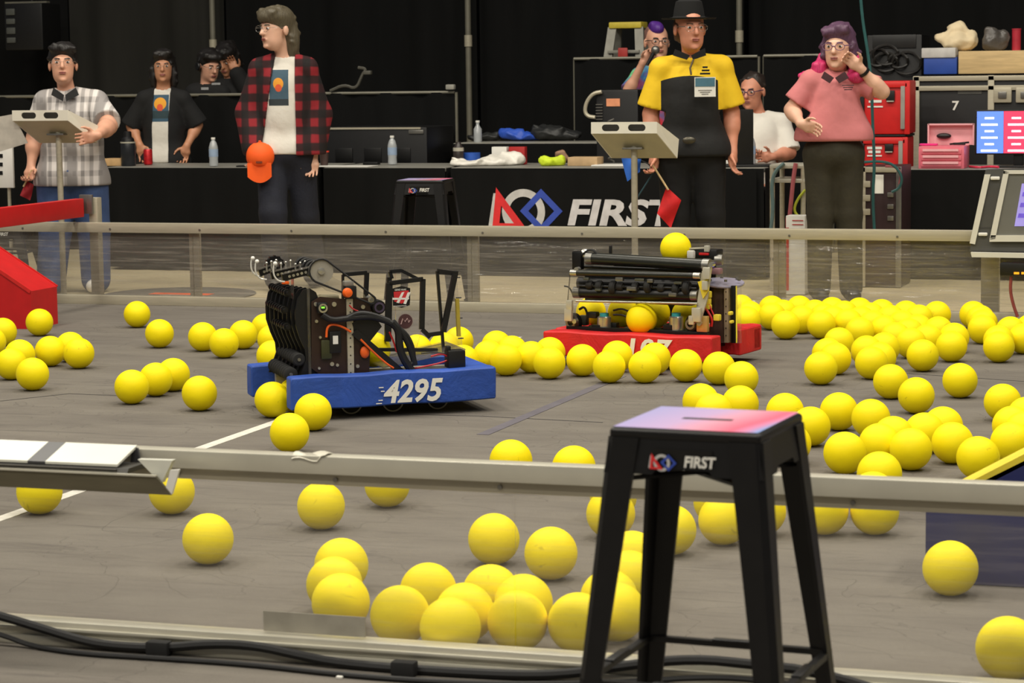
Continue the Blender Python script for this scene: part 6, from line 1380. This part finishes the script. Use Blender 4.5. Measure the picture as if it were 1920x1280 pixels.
for k in range(3):
    p = YP(1625, 345+k*26, Y11)-O; mb = MB(); mb.rbox((p.x, -.206, p.z), (.05, .012, .04), .004); part('latch', mb, ALU, t)
    p = YP(1670, 365+k*22, Y11)-O; mb = MB(); mb.rbox((p.x, -.206, p.z), (.04, .012, .03), .004); part('latch', mb, STEEL, t)
TEAL = mat('teal_cable', (36, 84, 84), .5); PINKW = mat('faded_pink_cable', (170, 90, 96), .5); LIME = mat('lime_cable', (170, 178, 50), .5)
def hang(label, pts, y, r, m, nm='hanging_cable'):
    mb = MB(); mb.tube([YP(x, yy, y) for x, yy in pts], r, 7, smooth=2); return solo(nm, mb, m, label, 'cable')
hang('dark teal cable running from above down past the red crates', [(1610, -60), (1616, 30), (1626, 90), (1634, 150), (1636, 230), (1640, 310), (1636, 370), (1640, 440)], 9.98, .010, TEAL)
hang('teal cable looped over the maroon chest', [(1620, 304), (1650, 302), (1676, 308), (1692, 330), (1688, 352), (1672, 360)], 9.98, .009, TEAL)
hang('pink cable looped beside the teal one on the maroon chest', [(1660, 312), (1678, 312), (1690, 322), (1686, 345)], 10.02, .007, PINKW)
# silver trolley with cables by the pink shirt
Y12 = 9.75; a0, b0 = YP(1448, 312, Y12), YP(1506, 312, Y12); w_ = b0.x-a0.x; O = Vector(((a0.x+b0.x)/2, Y12+.15, 0)); z = a0.z
t = thing('trolley', 'silver tube trolley with cables next to the pink-haired person', 'trolley', O)
for s in (-1, 1):
    for sy_ in (-1, 1): mb = MB(); mb.cyl((s*w_/2, sy_*.15, 0), (s*w_/2, sy_*.15, z), .016, seg=10); part('leg', mb, ALU, t)
for zz in (z, z-.09, .2): mb = MB(); mb.rbox((0, 0, zz), (w_+.03, .33, .025), .005); part('shelf', mb, ALU2 if zz > .3 else STEEL, t)
hang('teal cable hanging down the side of the silver trolley', [(1470, 306), (1452, 322), (1446, 350), (1450, 390), (1444, 440)], Y12-.03, .012, mat('pale_teal', (92, 116, 116), .5))
hang('pink strap hanging from the silver trolley', [(1492, 306), (1488, 330), (1484, 370), (1480, 410)], Y12-.03, .014, PINKW)
hang('lime cable curling beside the olive trousers', [(1510, 356), (1496, 372), (1488, 392), (1494, 404), (1508, 412)], Y12-.02, .009, LIME)
a0, b0 = YP(1474, 404, 9.5), YP(1510, 404, 9.5); O = Vector(((a0.x+b0.x)/2, 9.55, 0)); t = thing('carton', 'white carton with a red side standing in front of the trolley', 'box', O)
mb = MB(); mb.rbox((0, 0, a0.z/2), (b0.x-a0.x, .12, a0.z), .004); part('carton_body', mb, WHITE, t); mb = MB(); mb.box((-(b0.x-a0.x)/2-.0015, 0, a0.z/2), (.002, .11, a0.z*.95)); mb.box((-(b0.x-a0.x)*.42, -.0615, a0.z*.45), (.02, .002, a0.z*.8)); part('red_side', mb, RED, t)
for k in range(2): mb = MB(); mb.box((.015, -.0612, a0.z-.03-.025*k), (.07, .002, .006)); part('print_line', mb, mat('red_ink', (180, 60, 60), .6), t)
# ------------------------------------------------------------------ referee panels on posts at the far rail
def ref_panel(label, pts, post_x, y, shield=False):
    """pts: face left, right, top, bottom pixels of the perforated front; tray bottom y and its left, right"""
    xl_, xr_, yt, yb, tb, tl, tr_ = pts; a0, b0, c0_ = YP(xl_, yt, y), YP(xr_, yb, y), YP((tl+tr_)/2, tb, y)
    O = Vector((YP(post_x, 300, y).x, y, 0)); t = thing('referee_panel', label, 'panel stand', O); mb = MB()
    zt, zf, zl = a0.z, b0.z, c0_.z; X0, X1 = a0.x-O.x, b0.x-O.x
    # front plate with two long round holes
    PW = mat('panel_white', (226, 222, 206), .45, 0, .04, 10); PU = mat('panel_underside', (188, 180, 148), .5, 0, .06, 10)
    w_, h = X1-X0, zt-zf
    N = 20
    def oval(cx, n=N): return [(cx+(1 if math.cos(2*math.pi*(i+.5)/n) > 0 else -1)*.085*w_+.3*h*math.cos(2*math.pi*(i+.5)/n), zf+h/2+.3*h*math.sin(2*math.pi*(i+.5)/n)) for i in range(n)]
    bm = bmesh.new(); outer = [(X0, zf), (X1, zf), (X1, zt), (X0, zt)]; edges = []
    for loop in (outer, oval(X0+w_*.29), oval(X0+w_*.70)):
        vs = [bm.verts.new((x, 0, z)) for x, z in loop]; edges += [bm.edges.new((vs[i], vs[(i+1) % len(vs)])) for i in range(len(vs))]
    bmesh.ops.triangle_fill(bm, edges=edges, use_beauty=True)
    r = bmesh.ops.extrude_face_region(bm, geom=bm.faces[:]); bmesh.ops.translate(bm, vec=(0, .006, 0), verts=[v for v in r['geom'] if isinstance(v, bmesh.types.BMVert)])
    bmesh.ops.recalc_face_normals(bm, faces=bm.faces[:]); bm.verts.index_update()
    mb.add([v.co.copy() for v in bm.verts], [[v.index for v in f.verts] for f in bm.faces]); bm.free(); part('front_plate', mb, PW, t, smooth=30)
    mb = MB(); mb.box(((X0+X1)/2, .05, zf+h/2), (w_*.96, .006, h*.94)); part('inner_back', mb, mat('panel_dark', (40, 38, 34), .6), t)
    mb = MB(); L0, L1 = YP(tl, tb, y).x-O.x, YP(tr_, tb, y).x-O.x
    mb.prism([(X0, .0, zf), (X1, .0, zf), (L1, .2, zl), (L0, .2, zl)], (0, .012, .01)); part('tray_floor', mb, PU, t)
    mb = MB(); mb.prism([(X1, 0, zt), (X1, 0, zf), (L1, .2, zl), (L1+.01, .2, zl+.11)], (.006, 0, 0)); part('side_wall', mb, PW, t)
    mb = MB(); mb.prism([(X0, 0, zt), (X0, 0, zf), (L0, .2, zl), (L0, .2, zl+.11)], (-.006, 0, 0)); part('side_wall', mb, PW, t)
    mb = MB(); mb.cyl((0, .12, .0), (0, .12, (zf+zl)/2), .019, seg=12); part('post', mb, ALU, t)
    mb = MB(); mb.rbox((0, .12, (zf+zl)/2-.015), (.12, .1, .012), .003); part('mount_plate', mb, STEEL, t)
    mb = MB(); mb.rbox((0, .13, .006), (.16, .16, .012), .003); part('foot_plate', mb, STEEL, t)
    if shield:
        mb = MB(); mb.prism([YP(x, yy, y+.05)-O for x, yy in ((-20, 222), (24, 214), (52, 268), (-20, 290))], (0, .004, 0)); part('clear_shield', mb, mat('milky_shield', (190, 184, 172), .4), t)
    return t
ref_panel('white slotted control panel on a post in front of the referee', (1110, 1230, 229, 250, 299, 1130, 1252), 1179, YF+.12)
ref_panel('white slotted control panel on a post held by the striped-shirt person', (24, 126, 207, 226, 270, 46, 152), 94, YF+.12, True)
# white sign at the left edge
y = 8.98; a0, b0 = YP(-40, 272, y), YP(27, 352, y); O = Vector(((a0.x+b0.x)/2, y, 0)); w_ = b0.x-a0.x; t = thing('sign_board', 'white sign board with black bars beside the striped-shirt person', 'sign', O)
mb = MB(); mb.rbox((0, 0, (a0.z+b0.z)/2), (w_, .02, a0.z-b0.z), .004); part('board', mb, WHITE, t)
for k in range(3): mb = MB(); p = YP(-2, 292+k*16, y)-O; mb.box((p.x, -.0115, p.z), (.07, .003, .026)); part('black_bar', mb, BLACK, t)
for s in (-1, 1): mb = MB(); mb.cyl((s*w_*.3, .02, 0), (s*w_*.3, .02, b0.z+.05), .012, seg=8); part('leg', mb, ALU, t)
# ------------------------------------------------------------------ field display at the right end of the far rail
y = YF-.09; O = YP(1850, 470, y); O = Vector((O.x, y, 0)); t = thing('field_display', 'tilted grey field display in silver frame mounted on the far guardrail', 'display', O)
Q = lambda l, dy=0.0: [YP(x, yy, y+dy)-O for x, yy in l]
GP = mat('panel_grey', (110, 110, 104), .5, 0, .05, 10); DG = mat('panel_dark_grey', (74, 74, 72), .5, 0, .06, 10); SF = mat('silver_frame', (216, 214, 202), .4, 0, .04, 10)
mb = MB(); mb.prism(Q([(1848, 318), (2010, 312), (2010, 474), (1818, 470)]), (0, .07, 0)); part('housing', mb, DG, t)
mb = MB(); mb.prism(Q([(1846, 327), (1857, 327), (1828, 458), (1818, 456)], -.012), (0, .012, 0)); part('side_frame', mb, SF, t)
mb = MB(); mb.prism(Q([(1888, 322), (2010, 322), (2010, 446), (1862, 446)], -.016), (0, .012, 0)); part('face', mb, GP, t)
for l in ([(1882, 320), (1892, 322), (1866, 448), (1855, 450)], [(1882, 319), (2010, 319), (2010, 326), (1881, 326)], [(1858, 441), (2010, 441), (2010, 453), (1855, 453)]):
    mb = MB(); mb.prism(Q(l, -.026), (0, .012, 0)); part('silver_frame', mb, SF, t)
mb = MB(); mb.prism(Q([(1916, 344), (2010, 344), (2010, 424), (1902, 424)], -.019), (0, .002, 0)); sc_ = part('screen', mb, mat('lilac_screen', (150, 140, 214), .4, var=.05, emit=.6), t)
for k in range(3): mb = MB(); mb.prism(Q([(1918-k*4, 360+k*20), (2005, 360+k*20), (2005, 368+k*20), (1916-k*4, 368+k*20)], -.0205), (0, .001, 0)); part('screen_row', mb, mat('violet_row', (104, 84, 196), .4, emit=.6), sc_)
for x, yy in ((1866, 334), (1843, 439)): p = Q([(x, yy)], -.012)[0]; mb = MB(); mb.rbox(p, (.05, .014, .018), .006); part('bolt', mb, WHITE, t)
mb = MB(); mb.prism(Q([(1820, 473), (2010, 476), (2010, 485), (1822, 482)], -.04), (0, .1, 0)); part('lip', mb, SF, t)
mb = MB(); p = Q([(1852, 508)], .1)[0]; mb.rbox((p.x, .225, .26), (.10, .05, .52), .004); part('support_post', mb, ALU, t); mb = MB(); mb.rbox((p.x, .125, .528), (.10, .25, .02), .004); part('mount_bracket', mb, STEEL, t)
mb = MB(); a0, b0 = Q([(1876, 492), (1990, 517)], -.0); mb.rbox(((a0.x+b0.x)/2, -.0, (a0.z+b0.z)/2), (b0.x-a0.x, .06, a0.z-b0.z), .006); bx_ = part('control_box', mb, BLACK, t)
for k in range(3): mb = MB(); p = Q([(1906+k*14, 512)], -.031)[0]; mb.box(p, (.028, .003, .012)); part('amber_light', mb, mat('amber_led', (240, 150, 30), .4, emit=1.2), bx_)
mb = MB(); mb.tube([YP(x, yy, y-.0)-O for x, yy in ((1896, 518), (1894, 545), (1900, 572), (1908, 594))], .009, 7, smooth=2); part('red_cable', mb, mat('dusty_red', (150, 70, 62), .5), t)
# ================================================================== yellow foam balls, each on the carpet
q = NT('yellow_foam'); v = q.coord(); tcn = q.n('ObjectInfo')
mp = q.n('Mapping'); q.l(v, mp.inputs[0]); 
cmb = q.n('CombineXYZ'); q.l(q.math('MULTIPLY', tcn.outputs['Random'], 37.0), cmb.inputs[0]); q.l(q.math('MULTIPLY', tcn.outputs['Random'], 91.0), cmb.inputs[1]); q.l(cmb.outputs[0], mp.inputs['Location'])
vv = mp.outputs[0]
n1 = q.noise(vv, 9, 4); c = q.mix(q.step(n1, .3, .7), srgb(244, 222, 8), srgb(252, 232, 16))
scf = q.math('MULTIPLY', q.step(q.noise(vv, 13, 3, .6, 1.5), .68, .75), .4); c = q.mix(scf, c, srgb(160, 138, 30))
q.base(c, .55); q.b.inputs['Specular IOR Level'].default_value = .2
q.b.inputs['Subsurface Weight'].default_value = .0
q.bump(q.noise(vv, 160, 2), .12, .003)
FOAM = q.m
bm = bmesh.new(); bmesh.ops.create_icosphere(bm, subdivisions=4, radius=.075); BALL = bpy.data.meshes.new('ball'); bm.to_mesh(BALL); bm.free()
BALL.materials.append(FOAM); BALL.polygons.foreach_set('use_smooth', [True]*len(BALL.polygons))
PLACED = []
def ball_at(P, label, group=None):
    o = bpy.data.objects.new('foam_ball', BALL); COL.objects.link(o); o.location = P
    o.rotation_euler = (random.uniform(0, 6), random.uniform(0, 6), random.uniform(0, 6))
    PLACED.append(o); return tag(o, label, 'ball', group)
def balls(l, label, group):
    for x, y in l: ball_at(G(x, y, .075), label, group)
balls([(74, 604)], 'single yellow foam ball touching the corner of the red barrier block', None)
balls([(94, 658), (132, 650), (148, 662)], 'yellow foam ball in the tight trio on the carpet before the red barrier', 'trio before the barrier')
balls([(5, 622), (-16, 641), (37, 665), (21, 682), (61, 701)], 'yellow foam ball in the bunch close under the red barrier', 'bunch under the barrier')
balls([(257, 589)], 'lone yellow foam ball lying nearest the base of the far guardrail', None)
balls([(299, 625)], 'single yellow foam ball on open carpet next to the one by the far rail', None)
balls([(380, 631), (420, 643), (456, 627), (497, 614), (510, 636), (510, 667)], 'yellow foam ball in the cluster just behind the blue robot fins', 'balls behind the blue robot fins')
for p_, n_ in (((247, 725), 'nearest the silver arm'), ((292, 711), 'in the middle'), ((325, 702), 'nearest the far rail')): balls([p_], 'yellow foam ball '+n_+' of the touching row of three', 'row of three balls')
balls([(374, 737)], 'single yellow foam ball between the row of three and the blue bumper', None)
balls([(511, 749), (554, 740)], 'yellow foam ball between the two blue bumpers under the fins', 'balls at the blue intake')
balls([(587, 772)], 'yellow foam ball touching the intake end of the numbered blue bumper', None)
balls([(543, 811)], 'yellow foam ball on the white tape line end', None)
balls([(788, 655), (860, 640), (868, 676), (826, 652)], 'yellow foam ball just beyond the clear frames of the blue robot', 'balls beyond the blue robot')
balls([(931, 648), (960, 658), (916, 667), (949, 674), (996, 669), (1031, 661), (1030, 680)], 'yellow foam ball bunched between the blue robot and the red front bumper', 'balls bunched between the robots')
for p_, n_ in (((1390, 709), 'end yellow foam ball, closest to the stool,'), ((1348, 690), 'second yellow foam ball from the stool end'), ((1286, 685), 'third yellow foam ball from the stool end'), ((1209, 687), 'fourth yellow front-row ball from the stool end'), ((1142, 687), 'fifth yellow front-row ball from the stool end'), ((1092, 675), 'sixth yellow front-row ball from the stool end'), ((1228, 672), 'yellow foam ball covering the white digits'), ((1157, 668), 'yellow foam ball just before the white digits')):
    balls([p_], n_+' in the line along the red bumper', 'line of balls along the red bumper')
balls([(1314, 753), (1388, 757), (1338, 772)], 'yellow foam ball in the trio seen just past the stool top', 'trio past the stool')
balls([(1472, 772), (1520, 799), (1482, 832)], 'yellow foam ball right beside the black stool top edge', 'balls at the stool edge')
pile = [(1389, 577), (1413, 590), (1447, 579), (1468, 587), (1499, 579), (1528, 587), (1473, 609), (1503, 599), (1540, 608), (1561, 582), (1583, 589), (1563, 599), (1612, 583), (1592, 605), (1652, 586), (1633, 593), (1613, 600), (1670, 598), (1637, 608), (1612, 622), (1658, 618), (1699, 589), (1723, 597), (1757, 590), (1723, 616), (1704, 624), (1679, 632), (1739, 636), (1708, 643), (1400, 600), (1440, 592), (1545, 594), (1690, 608)]
balls(pile, 'yellow foam ball in the dense pile beside the red robot and far rail', 'dense pile by the far rail')
balls([(1573, 642), (1658, 652), (1625, 658), (1650, 671), (1634, 680), (1552, 663), (1566, 672), (1539, 690)], 'yellow foam ball in the loose group in front of the dense pile', 'loose group before the pile')
balls([(1730, 666), (1789, 633), (1784, 649), (1757, 620)], 'yellow foam ball at the loose outer end of the dense pile', 'balls at the end of the pile')
balls([(1825, 590), (1838, 598), (1844, 606), (1842, 617), (1900, 620), (1926, 617), (1876, 638), (1873, 650), (1915, 635)], 'yellow foam ball below the red cable of the field display', 'balls below the field display')
balls([(1670, 715)], 'farther yellow foam ball of the touching pair on open carpet', 'pair on open carpet')
balls([(1718, 741)], 'closer yellow foam ball of the touching pair with dark marks below', 'pair on open carpet')
balls([(1800, 713)], 'single yellow foam ball standing apart behind the touching pair', None)
balls([(1584, 849)], 'yellow foam ball of the heap lying closest to the stool and near rail', 'heap between stool and ramp')
balls([(1573, 771), (1633, 784)], 'yellow foam ball of the pair on the far edge of the heap by the stool', 'heap between stool and ramp')
balls([(1675, 818), (1733, 811), (1768, 799), (1649, 832), (1708, 842), (1786, 830)], 'yellow foam ball in the heap between the stool and the navy ramp', 'heap between stool and ramp')
balls([(1834, 858)], 'yellow foam ball touching the low tip of the yellow ramp edge', 'balls at the ramp')
balls([(1880, 754)], 'yellow foam ball standing farthest behind the yellow ramp edge', 'balls at the ramp')
balls([(1898, 798), (1920, 809), (1925, 780), (1896, 830)], 'yellow foam ball gathered against the yellow edge of the ramp', 'balls at the ramp')
balls([(1649, 888), (1637, 928), (1640, 957), (1545, 957)], 'yellow foam ball behind the near top rail between stool and navy ramp', 'balls behind the rail by the stool')
balls([(1428, 958), (1356, 975), (1345, 940), (1258, 993)], 'yellow foam ball seen between the legs of the black stool', 'balls between the stool legs')
balls([(1150, 930), (1145, 963), (1185, 1045), (1180, 1084), (1142, 1122), (1154, 1147)], 'yellow foam ball partly hidden by the slanting stool leg', 'balls behind the stool leg')
balls([(958, 864), (1076, 876)], 'yellow foam ball showing its top above the near top rail', 'balls topping the near rail')
balls([(602, 948)], 'single yellow foam ball under the tape scrap on the near rail', None)
balls([(726, 908)], 'yellow foam ball with its top cut off by the near top rail', None)
balls([(74, 921), (322, 921)], 'yellow foam ball half hidden under the long silver arm', 'balls under the silver arm')
balls([(390, 1010)], 'lone yellow foam ball close behind the near clear panel', None)
for p_, n_ in (((640, 1059), 'farthest from'), ((627, 1096), 'second from'), ((639, 1129), 'right behind')): balls([p_], 'yellow foam ball '+n_+' the pale sticker in its column of three', 'column of three balls')
balls([(926, 1010), (1033, 1037)], 'yellow foam ball of the two standing just behind the near heap', 'two behind the near heap')
balls([(803, 1108), (922, 1112), (871, 1148), (980, 1130), (972, 1164), (750, 1153), (842, 1178), (1083, 1167)], 'yellow foam ball in the heap pressed against the near clear panel', 'heap at the near panel')
balls([(1782, 1065)], 'yellow foam ball in front of the navy ramp base block', None)
balls([(1890, 1215)], 'yellow foam ball lying against the near rail in front of the ramp', None)
# push apart balls that came out overlapping on the ground (a few mm from reading pixels)
ground = [o for o in PLACED]
for it in range(300):
    moved = 0
    for i in range(len(ground)):
        for j in range(i+1, len(ground)):
            a, b = ground[i], ground[j]; d = b.location-a.location; L = d.length
            if 1e-6 < L < .1506:
                s = (.1512-L)/2; d.normalize(); a.location -= d*s; b.location += d*s; moved += 1
    for o in ground:
        x, y, z = o.location
        o.location.y = max(y, .088) if y < 1 else min(y, YF-.078)
    if not moved: break
# balls carried by the robots
o = ball_at(fr_.w(c0), 'yellow foam ball sitting on top of the red robot shooter')
o = ball_at(fr_.w(rp(1203, 598, .135)), 'yellow foam ball caught in the open intake of the red robot')
for x, y, yl in ((1108, 585, .38), (1168, 585, .39), (1228, 587, .39), (1288, 590, .38)):
    ball_at(fr_.w(rp(x, y, yl)), 'yellow foam ball glimpsed inside the red robot behind its rollers', 'balls inside the red robot')
o = ball_at(fb.w(fb.p(700, 655, .36)), 'yellow foam ball inside the blue robot behind its black arm')
